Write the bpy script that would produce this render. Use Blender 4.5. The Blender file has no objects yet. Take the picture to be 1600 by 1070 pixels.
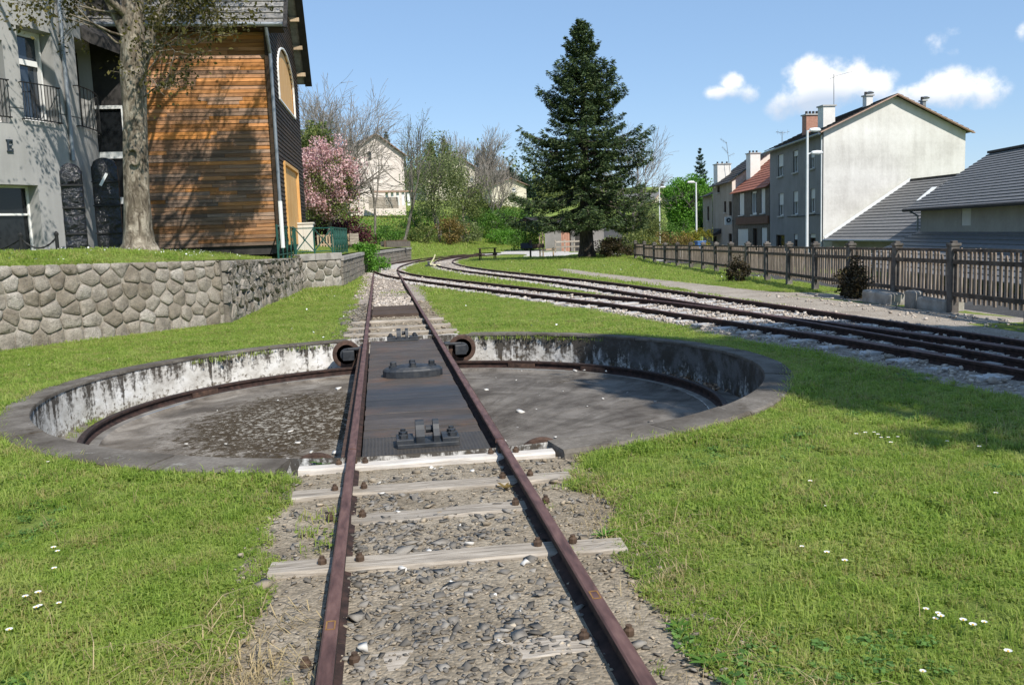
import bpy, math, random
import numpy as np
from mathutils import Vector, Matrix, noise as mnoise
R = math.radians
S = bpy.context.scene
C = S.collection
PI = math.pi
# ------------------------------------------------------------------ camera
CAM = np.array([-0.271, 0.0, 1.585])
FPX, YAW, PITCH, ROLL = 1394.8, 0.14395, 0.12078, -0.0357
def _basis():
    cy, sy, cp, sp = math.cos(YAW), math.sin(YAW), math.cos(PITCH), math.sin(PITCH)
    f = np.array([sy*cp, cy*cp, -sp]); r = np.array([cy, -sy, 0.0]); u = np.cross(r, f)
    c, s = math.cos(ROLL), math.sin(ROLL)
    return c*r+s*u, -s*r+c*u, f
RV, UV, FV = _basis()
cam_d = bpy.data.cameras.new('camera'); cam = bpy.data.objects.new('camera', cam_d); C.objects.link(cam)
cam_d.sensor_width = 36; cam_d.lens = FPX/1600*36; cam_d.clip_start = 0.05; cam_d.clip_end = 6000
mm = Matrix.Identity(4)
for i in range(3):
    mm[i][0], mm[i][1], mm[i][2], mm[i][3] = RV[i], UV[i], -FV[i], CAM[i]
cam.matrix_world = mm
S.camera = cam
def ray(px, py):
    return FV + RV*((px-800)/FPX) - UV*((py-535)/FPX)
def at(px, py, Y):                       # point seen at that pixel of the photograph, Y metres down the track
    d = ray(px, py); return CAM + d*(Y/d[1])
def G(px, py, z=0.0):                    # point of the level plane z
    d = ray(px, py); return CAM + d*((z-CAM[2])/d[2])
# ------------------------------------------------------------------ sun, sky, exposure
SUN_AZ, SUN_EL = 24.0, 46.0              # degrees to the right of straight behind the viewer, and up
sdir = Vector((math.sin(R(SUN_AZ))*math.cos(R(SUN_EL)), -math.cos(R(SUN_AZ))*math.cos(R(SUN_EL)), math.sin(R(SUN_EL))))
sl = bpy.data.lights.new('sun', 'SUN'); sl.energy = 4.4; sl.angle = R(0.53); sl.color = (1, 0.945, 0.86)
so = bpy.data.objects.new('sun', sl); C.objects.link(so)
so.rotation_euler = sdir.to_track_quat('Z', 'Y').to_euler(); so.location = (20, -40, 60)
S.view_settings.view_transform = 'Standard'; S.view_settings.look = 'None'
S.view_settings.gamma = 1; S.view_settings.use_curve_mapping = False
S.view_settings.exposure = 0.38
W = bpy.data.worlds.new('World'); S.world = W; W.use_nodes = True
def make_world():
    nt = W.node_tree; N = nt.nodes; L = nt.links
    for n in list(N): N.remove(n)
    out = N.new('ShaderNodeOutputWorld'); bg = N.new('ShaderNodeBackground'); L.new(bg.outputs[0], out.inputs[0])
    sky = N.new('ShaderNodeTexSky'); sky.sky_type = 'NISHITA'; sky.sun_disc = False
    sky.sun_elevation = R(SUN_EL); sky.sun_rotation = math.atan2(sdir.x, sdir.y)
    sky.air_density = 1.0; sky.dust_density = 0.5; sky.ozone_density = 2.0; sky.altitude = 900
    bg.inputs[1].default_value = 0.105
    tc = N.new('ShaderNodeTexCoord')
    def vm(op, a, b=None):
        n = N.new('ShaderNodeVectorMath'); n.operation = op
        L.new(a, n.inputs[0])
        if b is not None:
            if hasattr(b, 'links'): L.new(b, n.inputs[1])
            else: n.inputs[1].default_value = b
        return n
    def mt(op, a, b=None, c=None):
        n = N.new('ShaderNodeMath'); n.operation = op
        for i, v in enumerate((a, b, c)):
            if v is None: continue
            if hasattr(v, 'links'): L.new(v, n.inputs[i])
            else: n.inputs[i].default_value = v
        return n.outputs[0]
    d = vm('NORMALIZE', tc.outputs['Generated']).outputs[0]
    nz = N.new('ShaderNodeTexNoise'); nz.inputs['Scale'].default_value = 34; nz.inputs['Detail'].default_value = 9; nz.inputs['Roughness'].default_value = 0.60
    L.new(d, nz.inputs['Vector'])
    nb = N.new('ShaderNodeTexNoise'); nb.inputs['Scale'].default_value = 9; nb.inputs['Detail'].default_value = 3
    L.new(d, nb.inputs['Vector'])
    # (px, py, half width px, half height px, strength) : each cumulus is a few puffs
    puffs = [(1300, 132, 88, 44, 1.0), (1268, 120, 50, 36, 1.0), (1354, 134, 54, 34, 1.0), (1228, 162, 40, 30, .8), (1285, 156, 80, 32, .9),
             (1495, 140, 70, 38, 1.0), (1440, 150, 60, 26, 1.0), (1530, 142, 46, 32, .95), (1568, 140, 20, 18, .55),
             (1145, 128, 26, 22, .9), (1124, 146, 26, 16, .85), (1168, 146, 28, 20, .8), (1148, 146, 34, 14, .8),
             (1468, 68, 36, 26, .55), (1500, 50, 34, 20, .55), (1492, 78, 36, 18, .5), (1596, 50, 14, 22, .8),
             (1030, 188, 40, 8, .22), (1528, 250, 30, 16, .35), (1600, 255, 30, 24, .5)]
    tot = None; body = None
    up = Vector((0, 0, 1))
    for (px, py, hw, hh, st) in puffs:
        c = Vector(ray(px, py)).normalized(); a = c.cross(up).normalized(); b = a.cross(c).normalized()
        k = 1394.8*math.sqrt(1+((px-800)/1394.8)**2+((py-535)/1394.8)**2)
        u = mt('MULTIPLY', vm('DOT_PRODUCT', d, tuple(a)).outputs['Value'], k/hw)
        v = mt('MULTIPLY', vm('DOT_PRODUCT', d, tuple(b)).outputs['Value'], k/hh)
        f = mt('GREATER_THAN', vm('DOT_PRODUCT', d, tuple(c)).outputs['Value'], 0.5)
        r2 = mt('ADD', mt('MULTIPLY', u, u), mt('MULTIPLY', v, v))
        g = mt('MULTIPLY', mt('MULTIPLY', mt('POWER', 2.0, mt('MULTIPLY', r2, -1.3)), st), f)
        tot = g if tot is None else mt('MAXIMUM', tot, g)
        low = mt('MULTIPLY', g, v)
        body = low if body is None else mt('ADD', body, low)
    mr = N.new('ShaderNodeMapRange'); mr.interpolation_type = 'SMOOTHSTEP'
    L.new(mt('ADD', tot, mt('MULTIPLY', mt('SUBTRACT', nz.outputs[0], 0.5), mt('MINIMUM', mt('MULTIPLY', tot, 2.4), 1.5))), mr.inputs['Value'])
    mr.inputs['From Min'].default_value = 0.38; mr.inputs['From Max'].default_value = 0.94
    hz = N.new('ShaderNodeMapRange')
    L.new(mt('ADD', body, mt('MULTIPLY', mt('SUBTRACT', nb.outputs[0], .5), 1.6)), hz.inputs['Value'])
    hz.inputs['From Min'].default_value = -0.9; hz.inputs['From Max'].default_value = 0.35
    cm = N.new('ShaderNodeMix'); cm.data_type = 'RGBA'
    L.new(hz.outputs[0], cm.inputs[0]); cm.inputs[6].default_value = (4.6, 5.4, 6.6, 1); cm.inputs[7].default_value = (8.8, 8.8, 8.8, 1)
    mx = N.new('ShaderNodeMix'); mx.data_type = 'RGBA'
    L.new(mr.outputs[0], mx.inputs[0]); L.new(cm.outputs[2], mx.inputs[7])
    # slight milky veil of the spring sky
    ml = N.new('ShaderNodeMix'); ml.data_type = 'RGBA'; ml.inputs[0].default_value = 0.45
    L.new(sky.outputs[0], ml.inputs[6]); ml.inputs[7].default_value = (2.6, 4.4, 7.2, 1)
    L.new(ml.outputs[2], mx.inputs[6])
    L.new(mx.outputs[2], bg.inputs[0])
make_world()
S.cycles.max_bounces = 6; S.cycles.transparent_max_bounces = 8; S.cycles.caustics_reflective = False; S.cycles.caustics_refractive = False
try: S.cycles.use_denoising = True
except Exception: pass
# ------------------------------------------------------------------ materials
def lin(h):
    if isinstance(h, tuple): return h if len(h) == 4 else (*h, 1)
    return tuple(((int(h[i:i+2], 16)/255)/12.92 if int(h[i:i+2], 16)/255 <= .04045 else ((int(h[i:i+2], 16)/255+.055)/1.055)**2.4) for i in (0, 2, 4))+(1,)
MATS = {}
class Sh:
    def __init__(s, name):
        s.m = bpy.data.materials.new(name); s.m.use_nodes = True
        s.nt = s.m.node_tree; s.N = s.nt.nodes; s.L = s.nt.links
        s.b = s.N['Principled BSDF']
    def set(s, sock, v):
        if hasattr(v, 'links'): s.L.new(v, sock)
        else: sock.default_value = v
    def vec(s, coord='Object', scale=(1, 1, 1), rnd=True):
        if coord == 'Position':
            o = s.N.new('ShaderNodeNewGeometry').outputs['Position']
        else:
            o = s.N.new('ShaderNodeTexCoord').outputs[coord]
            if rnd:
                oi = s.N.new('ShaderNodeObjectInfo')
                a = s.N.new('ShaderNodeVectorMath'); a.operation = 'MULTIPLY_ADD'
                s.L.new(oi.outputs['Random'], a.inputs[0]); a.inputs[1].default_value = (37, 53, 71); s.L.new(o, a.inputs[2]); o = a.outputs[0]
        if scale != (1, 1, 1):
            m = s.N.new('ShaderNodeVectorMath'); m.operation = 'MULTIPLY'; s.L.new(o, m.inputs[0]); m.inputs[1].default_value = scale; o = m.outputs[0]
        return o
    def noise(s, v, scale, detail=5, rough=.55, dist=0):
        n = s.N.new('ShaderNodeTexNoise'); s.L.new(v, n.inputs['Vector'])
        n.inputs['Scale'].default_value = scale; n.inputs['Detail'].default_value = detail; n.inputs['Roughness'].default_value = rough; n.inputs['Distortion'].default_value = dist
        return n.outputs[0]
    def ramp(s, f, stops):
        r = s.N.new('ShaderNodeValToRGB'); e = r.color_ramp.elements
        while len(e) > 1: e.remove(e[-1])
        e[0].position = stops[0][0]; e[0].color = lin(stops[0][1])
        for p, c in stops[1:]:
            q = e.new(p); q.color = lin(c)
        s.L.new(f, r.inputs[0]); return r.outputs[0]
    def mr(s, f, a, b, lo=0., hi=1., smooth=False):
        n = s.N.new('ShaderNodeMapRange'); s.set(n.inputs[0], f)
        n.inputs[1].default_value = a; n.inputs[2].default_value = b; n.inputs[3].default_value = lo; n.inputs[4].default_value = hi
        if smooth: n.interpolation_type = 'SMOOTHSTEP'
        return n.outputs[0]
    def mix(s, f, a, b, mode='MIX'):
        n = s.N.new('ShaderNodeMix'); n.data_type = 'RGBA'; n.blend_type = mode
        s.set(n.inputs[0], f); s.set(n.inputs[6], a if hasattr(a, 'links') else lin(a)); s.set(n.inputs[7], b if hasattr(b, 'links') else lin(b)); return n.outputs[2]
    def math(s, op, a, b=0.):
        n = s.N.new('ShaderNodeMath'); n.operation = op; s.set(n.inputs[0], a); s.set(n.inputs[1], b); return n.outputs[0]
    def sep(s, v):
        n = s.N.new('ShaderNodeSeparateXYZ'); s.L.new(v, n.inputs[0]); return n.outputs
    def rnd(s, island=False):
        if island: return s.N.new('ShaderNodeNewGeometry').outputs['Random Per Island']
        return s.N.new('ShaderNodeObjectInfo').outputs['Random']
    def hsv(s, col, val=None, sat=None, hue=None):
        n = s.N.new('ShaderNodeHueSaturation'); s.L.new(col, n.inputs['Color'])
        if val is not None: s.set(n.inputs['Value'], val)
        if sat is not None: s.set(n.inputs['Saturation'], sat)
        if hue is not None: s.set(n.inputs['Hue'], hue)
        return n.outputs[0]
    def bump(s, h, strength=.4, dist=.02):
        n = s.N.new('ShaderNodeBump'); n.inputs['Strength'].default_value = strength; n.inputs['Distance'].default_value = dist
        s.L.new(h, n.inputs['Height']); s.L.new(n.outputs[0], s.b.inputs['Normal'])
    def fin(s, col, rough=.8, metal=0., spec=.35):
        s.set(s.b.inputs['Base Color'], col if hasattr(col, 'links') else lin(col)); s.set(s.b.inputs['Roughness'], rough)
        s.b.inputs['Metallic'].default_value = metal; s.b.inputs['Specular IOR Level'].default_value = spec
        MATS[s.m.name] = s.m; return s.m
def M(name, *cols, scale=5., stretch=(1, 1, 1), rough=.8, bump=.0, bd=.01, rand=0., metal=0., coord='Object', island=False, spec=.3, detail=6, lo=.3, hi=.7):
    s = Sh(name); v = s.vec(coord, stretch, rnd=(coord != 'Position'))
    n = s.noise(v, scale, detail)
    if len(cols) == 1: c = s.mix(n, cols[0], cols[0])
    else: c = s.ramp(n, [(lo+(hi-lo)*i/(len(cols)-1), k) for i, k in enumerate(cols)])
    if rand: c = s.hsv(c, val=s.mr(s.rnd(island), 0, 1, 1-rand, 1+rand))
    if bump: s.bump(s.noise(v, scale*2.2, 6, .65), bump, bd)
    return s.fin(c, rough, metal, spec)
# rails, timber, iron
M('rail_rust', (.06, .03, .025), (.115, .06, .05), (.17, .095, .078), scale=9, stretch=(3, .6, 3), rough=.62, bump=.12, bd=.003, spec=.4)
M('rail_side', (.016, .011, .01), (.04, .024, .02), (.07, .038, .03), scale=14, rough=.85, bump=.2, bd=.004)
M('ring_rail_rust', (.025, .018, .016), (.06, .04, .034), scale=9, rough=.7)
def wood(name, a, b, c, stretch, rand=.12, bump=.5):
    s = Sh(name); v = s.vec('Object', stretch)
    n = s.noise(v, 6, 8, .7, .4); n2 = s.noise(s.vec('Object'), 3.0, 3)
    col = s.ramp(n, [(.3, a), (.5, b), (.72, c)])
    col = s.hsv(col, val=s.math('MULTIPLY', s.mr(s.rnd(), 0, 1, 1-rand, 1+rand), s.mr(n2, .25, .75, .78, 1.15)))
    s.bump(n, bump, .006); return s.fin(col, .85, 0, .2)
wood('sleeper_wood', (.10, .085, .07), (.34, .295, .24), (.50, .455, .395), (.6, 9, 9), .14)
wood('white_beam_wood', (.36, .315, .26), (.58, .535, .48), (.68, .645, .595), (.7, 9, 9), .05)
wood('dark_plank', (.035, .025, .02), (.075, .054, .042), (.11, .08, .062), (.5, 8, 8), .2)
wood('fence_wood', (.10, .078, .06), (.235, .19, .155), (.36, .30, .25), (10, 10, .8), .22)
wood('fence_rail_wood', (.05, .038, .03), (.11, .085, .066), (.17, .14, .115), (1, 1, 1), .2)
wood('table_wood', (.06, .04, .03), (.11, .075, .055), (.17, .125, .095), (1, 6, 6), .1)
wood('pale_wood', (.30, .22, .14), (.44, .33, .22), (.55, .43, .30), (5, 5, 1), .1)
def deck_mat():
    s = Sh('deck_timber'); v = s.vec('Object', (.55, 9, 9)); n = s.noise(v, 5, 8, .7, .3)
    p = s.vec('Position'); big = s.noise(p, 1.1, 4, .6, .6)
    col = s.ramp(n, [(.3, (.032, .026, .022)), (.52, (.078, .063, .052)), (.75, (.135, .108, .088))])
    blue = s.ramp(n, [(.3, (.018, .02, .024)), (.7, (.05, .056, .066))])
    y = s.sep(p)[1]
    band = s.math('ADD', s.mr(s.math('ABSOLUTE', s.math('SUBTRACT', y, 8.6)), .25, .95, .65, 0), s.mr(s.rnd(), 0, 1, -.25, .35))
    f = s.mr(s.math('ADD', band, s.math('SUBTRACT', big, .5)), .2, .6, 0, .9)
    rust = s.mr(s.noise(p, 2.3, 5, .6), .52, .70, 0, .5)
    col = s.mix(rust, col, (.13, .066, .036)); col = s.mix(f, col, blue)
    col = s.hsv(col, val=s.mr(s.rnd(), 0, 1, .85, 1.2))
    s.bump(n, .35, .004); s.fin(col, s.mr(big, .3, .7, .5, .8), 0, .35)
deck_mat()
M('cast_iron', (.012, .014, .017), (.026, .03, .036), (.05, .05, .05), scale=12, rough=.55, bump=.25, bd=.003, spec=.5)
M('rusty_iron', (.03, .02, .016), (.075, .046, .034), (.12, .07, .05), scale=14, rough=.75, bump=.2, bd=.003)
M('bolt_rust', (.045, .03, .022), (.11, .07, .045), scale=20, rough=.8)
M('weld_mark', (.30, .17, .05), (.2, .1, .04), scale=30)
def chequer():
    s = Sh('chequer_plate'); v = s.vec('Object', (1, 1, 1), False)
    vo = s.N.new('ShaderNodeTexVoronoi'); vo.inputs['Scale'].default_value = 38; vo.inputs['Randomness'].default_value = .15; s.L.new(v, vo.inputs['Vector'])
    n = s.noise(v, 7, 5)
    col = s.ramp(n, [(.3, (.02, .02, .021)), (.6, (.05, .045, .04)), (.8, (.09, .065, .045))])
    col = s.mix(s.mr(vo.outputs[0], .25, .55, 0, .6), col, (.10, .085, .07))
    s.bump(vo.outputs[0], .8, .006); s.fin(col, .6, .2, .4)
chequer()
# stone and concrete
def stone_mat(name, a, b, c, lichen=.25):
    s = Sh(name); v = s.vec('Object'); n = s.noise(v, 3.2, 7, .62); f = s.noise(v, 46, 4, .7)
    col = s.ramp(n, [(.28, a), (.5, b), (.74, c)])
    col = s.hsv(col, val=s.mr(s.rnd(), 0, 1, .72, 1.26), sat=s.mr(s.rnd(), 0, 1, 1.25, .75))
    col = s.mix(s.mr(f, .42, .68, 0, .55), col, (.10, .09, .08))
    col = s.mix(s.mr(s.noise(v, 12, 6, .7), .52, .66, 0, .5), col, (.12, .11, .10))
    l = s.mr(s.noise(v, 5.5, 6, .7), .60, .72, 0, lichen); col = s.mix(l, col, (.50, .47, .42))
    s.bump(s.math('ADD', s.math('MULTIPLY', n, 1.8), s.math('ADD', s.math('MULTIPLY', s.noise(v, 13, 5, .7), .9), s.math('MULTIPLY', f, .5))), .9, .03); s.fin(col, .92, 0, .2)
stone_mat('granite', (.19, .163, .13), (.32, .28, .228), (.44, .395, .33), .4)
stone_mat('rough_granite', (.14, .122, .10), (.25, .22, .182), (.36, .32, .27), .3)
stone_mat('pier_granite', (.24, .215, .18), (.34, .31, .265), (.45, .415, .365), .3)
M('mortar_dark', (.09, .08, .066), (.16, .14, .115), scale=6, bump=.4)
M('mortar_mid', (.15, .13, .105), (.24, .21, .17), (.36, .33, .28), scale=4, bump=.4)
M('mortar_pale', (.42, .39, .34), (.55, .52, .46), scale=6, bump=.4)
M('coping_granite', (.22, .205, .185), (.32, .30, .275), (.42, .395, .36), scale=4, bump=.4, rand=.12, rough=.9)
def kerb_mat():
    s = Sh('kerb_concrete'); v = s.vec('Object', rnd=False); n = s.noise(v, 2.2, 8, .65); f = s.noise(v, 30, 5, .7)
    col = s.ramp(n, [(.3, (.075, .063, .05)), (.52, (.16, .142, .12)), (.72, (.25, .225, .195))])
    col = s.hsv(col, val=s.mr(s.rnd(), 0, 1, .85, 1.15))
    col = s.mix(s.mr(s.noise(v, 4.2, 7, .7), .62, .68, 0, .6), col, (.42, .41, .38))
    col = s.mix(s.mr(s.noise(v, 3.1, 7, .72), .56, .66, 0, .75), col, (.05, .036, .02))
    col = s.mix(s.mr(f, .4, .7, .4, 0), col, (.05, .042, .035))
    s.bump(f, .5, .008); s.fin(col, .92, 0, .2)
kerb_mat()
def lime_mat():
    s = Sh('lime_wash'); v = s.vec('Object', rnd=False)
    xyz = s.sep(v)
    ang = s.N.new('ShaderNodeMath'); ang.operation = 'ARCTAN2'; s.L.new(xyz[1], ang.inputs[0]); s.L.new(xyz[0], ang.inputs[1])
    cmb = s.N.new('ShaderNodeCombineXYZ'); s.L.new(s.math('MULTIPLY', ang.outputs[0], 3.8), cmb.inputs[0]); s.L.new(s.math('MULTIPLY', xyz[2], 1.0), cmb.inputs[1])
    st = s.N.new('ShaderNodeVectorMath'); st.operation = 'MULTIPLY'; s.L.new(cmb.outputs[0], st.inputs[0]); st.inputs[1].default_value = (1, .16, 1)
    streak = s.noise(st.outputs[0], 5.0, 7, .7); blot = s.noise(cmb.outputs[0], 3.0, 7, .68); fine = s.noise(cmb.outputs[0], 16, 6, .72)
    col = s.ramp(blot, [(.32, (.36, .335, .30)), (.5, (.60, .58, .54)), (.66, (.76, .75, .73))])
    # vertical mould streaks hanging from the coping: shape of their own, stronger to the right-hand half
    side = s.mr(xyz[0], .9, 3.4, .0, .20)
    top = s.mr(xyz[2], -.42, .0, .0, .22)
    m = s.math('ADD', s.math('ADD', s.math('ADD', streak, .03), top), s.math('ADD', side, s.math('MULTIPLY', s.math('SUBTRACT', fine, .5), .55)))
    jt = s.math('FRACT', s.math('ADD', s.math('MULTIPLY', ang.outputs[0], 2.55), s.math('MULTIPLY', blot, .03)))
    m = s.math('ADD', m, s.mr(jt, .012, .05, .16, 0))
    col = s.mix(s.mr(m, .66, .78, 0, .92), col, (.032, .024, .016))
    col = s.mix(s.mr(s.math('ADD', fine, s.mr(xyz[2], -.40, -.24, .14, 0)), .58, .68, 0, .8), col, (.10, .075, .045))
    col = s.mix(s.mr(s.math('ADD', blot, side), .66, .78, 0, .7), col, (.16, .155, .15))
    s.bump(s.math('ADD', blot, fine), .5, .015); s.fin(col, .9, 0, .2)
lime_mat()
def pit_floor_mat():
    s = Sh('pit_concrete'); v = s.vec('Object', rnd=False); xyz = s.sep(v)
    wn = s.noise(v, 1.4, 8, .65, .5); n = s.noise(v, 10, 8, .74); f = s.noise(v, 60, 5, .8)
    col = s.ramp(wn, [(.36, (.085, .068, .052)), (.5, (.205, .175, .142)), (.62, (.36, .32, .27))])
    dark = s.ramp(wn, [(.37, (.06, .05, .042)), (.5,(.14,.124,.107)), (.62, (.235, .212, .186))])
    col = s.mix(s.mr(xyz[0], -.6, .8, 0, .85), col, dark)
    # sweeping trowel lines on the right half
    st = s.N.new('ShaderNodeVectorMath'); st.operation = 'MULTIPLY'
    rt = s.N.new('ShaderNodeVectorRotate'); rt.inputs['Angle'].default_value = R(-32); s.L.new(v, rt.inputs['Vector']); s.L.new(rt.outputs[0], st.inputs[0]); st.inputs[1].default_value = (.35, 5, 1)
    sw = s.noise(st.outputs[0], 2.2, 6, .65)
    col = s.mix(s.mr(sw, .35, .7, 0, .4), col, (.19, .178, .165))
    an = s.N.new('ShaderNodeMath'); an.operation = 'ARCTAN2'; s.L.new(s.math('ADD', xyz[1], 4.2), an.inputs[0]); s.L.new(s.math('ADD', xyz[0], 1.2), an.inputs[1])
    cb = s.N.new('ShaderNodeCombineXYZ'); s.L.new(s.math('MULTIPLY', an.outputs[0], 16), cb.inputs[0]); s.L.new(s.math('MULTIPLY', s.math('ADD', xyz[1], xyz[0]), .35), cb.inputs[1])
    rs_ = s.noise(cb.outputs[0], 1.4, 7, .7, .2)
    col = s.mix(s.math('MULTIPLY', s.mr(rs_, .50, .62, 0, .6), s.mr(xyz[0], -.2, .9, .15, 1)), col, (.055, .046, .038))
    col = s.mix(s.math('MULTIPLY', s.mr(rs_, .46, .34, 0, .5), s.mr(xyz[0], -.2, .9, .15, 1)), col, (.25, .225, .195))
    # moss with pale lichen, a patch on the left half
    dx = s.math('ADD', xyz[0], 1.35); dy = s.math('ADD', xyz[1], .15)
    dd = s.math('SQRT', s.math('ADD', s.math('MULTIPLY', s.math('MULTIPLY', dx, dx), .75), s.math('MULTIPLY', s.math('MULTIPLY', dy, dy), .30)))
    patch = s.mr(dd, .4, 1.75, .27, -.12)
    dx2 = s.math('SUBTRACT', xyz[0], 2.2); dy2 = s.math('SUBTRACT', xyz[1], 1.5)
    dd2 = s.math('SQRT', s.math('ADD', s.math('MULTIPLY', dx2, dx2), s.math('MULTIPLY', dy2, dy2)))
    patch = s.math('MAXIMUM', patch, s.mr(dd2, .2, 1.0, .08, -.12))
    moss = s.math('ADD', s.math('ADD', s.math('MULTIPLY', n, .75), s.math('MULTIPLY', f, .25)), patch)
    col = s.mix(s.mr(moss, .58, .66, 0, .95), col, s.ramp(f, [(.3, (.022, .014, .006)), (.55, (.05, .032, .012)), (.75, (.10, .068, .024))]))
    lic = s.math('ADD', s.noise(v, 17, 7, .78, .2), s.math('MULTIPLY', patch, .38))
    col = s.mix(s.mr(lic, .625, .665, 0, .85), col, (.50, .46, .39))
    col = s.mix(s.mr(f, .35, .7, .35, 0), col, (.05, .042, .034))
    s.bump(s.math('ADD', s.math('MULTIPLY', n, .8), f), .6, .015); s.fin(col, .92, 0, .2)
pit_floor_mat()
M('ledge_concrete', (.10, .088, .075), (.17, .155, .135), (.26, .24, .215), scale=5, bump=.4, coord='Position')
# ground
def soil_mat():
    s = Sh('lawn_soil'); p = s.vec('Position')
    n = s.noise(p, .35, 6, .6); n2 = s.noise(p, 2.2, 6, .65); f = s.noise(p, 55, 5, .7); mid = s.noise(p, 11, 5, .7)
    col = s.ramp(n2, [(.28, (.115, .175, .03)), (.5, (.18, .245, .048)), (.72, (.25, .295, .08))])
    col = s.mix(s.mr(n, .42, .66, 0, .5), col, (.23, .25, .08))
    col = s.mix(s.mr(f, .45, .75, 0, .5), col, (.06, .095, .018))
    col = s.mix(s.mr(mid, .58, .70, 0, .45), col, (.30, .26, .12))
    s.bump(s.math('ADD', f, mid), .7, .04); s.fin(col, .95, 0, .1)
soil_mat()
def bed_mat(name, a, b, c, sc=38, d=.02):
    s = Sh(name); p = s.vec('Position'); vo = s.N.new('ShaderNodeTexVoronoi'); vo.inputs['Scale'].default_value = sc; s.L.new(p, vo.inputs['Vector'])
    n = s.noise(p, 1.6, 6, .65); f = s.noise(p, 60, 4, .7)
    col = s.ramp(n, [(.3, a), (.5, b), (.7, c)])
    cc = s.sep(vo.outputs['Color'])
    col = s.hsv(col, val=s.mr(cc[0], 0, 1, .68, 1.28))
    col = s.mix(s.mr(f, .5, .8, 0, .35), col, (.10, .09, .075))
    s.bump(s.math('ADD', s.math('MULTIPLY', vo.outputs['Distance'], -1.2), f), .8, d); s.fin(col, .95, 0, .15)
bed_mat('earth_bed', (.20, .165, .12), (.28, .235, .175), (.35, .30, .23), 55, .008)
bed_mat('pale_ballast_bed', (.29, .245, .20), (.395, .34, .29), (.48, .425, .37), 24, .03)
bed_mat('dirt_path', (.30, .255, .205), (.385, .335, .275), (.45, .40, .335), 60, .012)
bed_mat('gravel_road', (.46, .43, .39), (.54, .51, .47), (.60, .57, .53), 50, .01)
bed_mat('street_asphalt', (.05, .05, .05), (.07, .068, .066), (.09, .088, .085), 60, .008)
M('slate_stone', (.125, .112, .095), (.195, .178, .155), (.265, .245, .215), scale=9, rand=.40, island=True, rough=.95, bump=.3, spec=.08)
M('tan_stone', (.22, .18, .13), (.31, .26, .195), (.40, .345, .27), scale=9, rand=.3, island=True, rough=.95, bump=.3, spec=.1)
M('pale_stone', (.33, .275, .225), (.44, .385, .33), (.54, .485, .43), scale=9, rand=.32, island=True, rough=.9, bump=.3)
M('white_stone', (.55, .53, .49), (.68, .66, .62), scale=9, rand=.2, island=True, rough=.9)
M('pale_sleeper', (.36, .345, .33), (.47, .455, .44), (.56, .545, .53), scale=6, rand=.1, bump=.3)
# buildings
def cladding(name, orange, brown, grey, dark, weather):
    s = Sh(name); v = s.vec('Object', (.5, .5, 8)); n = s.noise(v, 4.5, 8, .7, .3); p = s.vec('Position')
    big = s.noise(p, .8, 5, .6); z = s.sep(p)[2]
    col = s.ramp(n, [(.28, brown), (.5, orange), (.72, tuple(min(1, k*1.45) for k in orange))])
    g = s.ramp(n, [(.3, dark), (.7, grey)])
    w = s.math('ADD', s.mr(z, 1.4, 6.8, weather, weather-.72), s.math('ADD', s.math('MULTIPLY', s.math('SUBTRACT', big, .5), 1.0), s.mr(s.rnd(), 0, 1, -.26, .26)))
    col = s.mix(s.mr(w, .1, .75, 0, .92), col, g)
    r2 = s.math('FRACT', s.math('MULTIPLY', s.rnd(), 17.3)); col = s.hsv(col, val=s.mr(r2, 0, 1, .60, 1.5), sat=s.mr(s.rnd(), 0, 1, 1.15, .8)); s.bump(n, .5, .006); s.fin(col, .75, 0, .25)
cladding('orange_cladding', (.41, .20, .088), (.22, .092, .040), (.25, .178, .122), (.080, .053, .037), .80)
cladding('black_cladding', (.042, .028, .018), (.015, .010, .007), (.045, .034, .026), (.014, .011, .008), .6)
M('fresh_plywood', (.56, .29, .09), (.66, .37, .13), (.72, .45, .18), scale=3, stretch=(2, 2, .4), rough=.6)
def conc():
    s = Sh('smooth_concrete'); p = s.vec('Position'); n = s.noise(p, .7, 7, .6); st = s.noise(s.vec('Position', (3, 3, .3)), 1.5, 5, .6); f = s.noise(p, 40, 4, .7)
    col = s.ramp(s.math('ADD', s.math('MULTIPLY', n, .6), s.math('MULTIPLY', st, .4)), [(.3, (.26, .26, .25)), (.5, (.33, .328, .318)), (.7, (.385, .38, .368))])
    s.bump(f, .15, .006); s.fin(col, .8, 0, .3)
conc()
M('white_frame', (.74, .74, .72), (.80, .80, .78), scale=3, rough=.45)
def glass(name, c, rough=.03, sp=.9):
    s = Sh(name); p = s.vec('Position'); n = s.noise(p, .9, 2); s.bump(n, .06, .05); s.fin(c, rough, 0, sp)
glass('dark_glass', (.012, .014, .016), .06, .45); glass('blue_glass', (.03, .04, .055), .05, .9)
M('black_iron', (.012, .012, .012), (.022, .022, .022), scale=6, rough=.5)
def plastic():
    s = Sh('black_plastic_sheet'); v = s.vec('Object'); n = s.noise(v, 3.2, 5, .6, 1.2); n2 = s.noise(v, 9, 4, .6, .6)
    s.bump(s.math('ADD', n, s.math('MULTIPLY', n2, .4)), 1.0, .12); s.fin((.010, .011, .014), .16, 0, .65)
plastic()
M('slate_roof', (.16, .155, .145), (.235, .225, .21), (.31, .30, .28), scale=7, rand=.12, rough=.8, bump=.3)
M('roof_dark', (.03, .028, .027), (.055, .05, .047), scale=5, rand=.1)
M('zinc', (.22, .245, .27), (.32, .35, .38), scale=4, rough=.4, metal=.5)
M('gate_green', (.008, .055, .042), (.012, .085, .065), scale=5, rough=.45, spec=.5)
M('cabinet_beige', (.56, .54, .48), (.63, .61, .55), scale=3, rough=.5)
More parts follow.
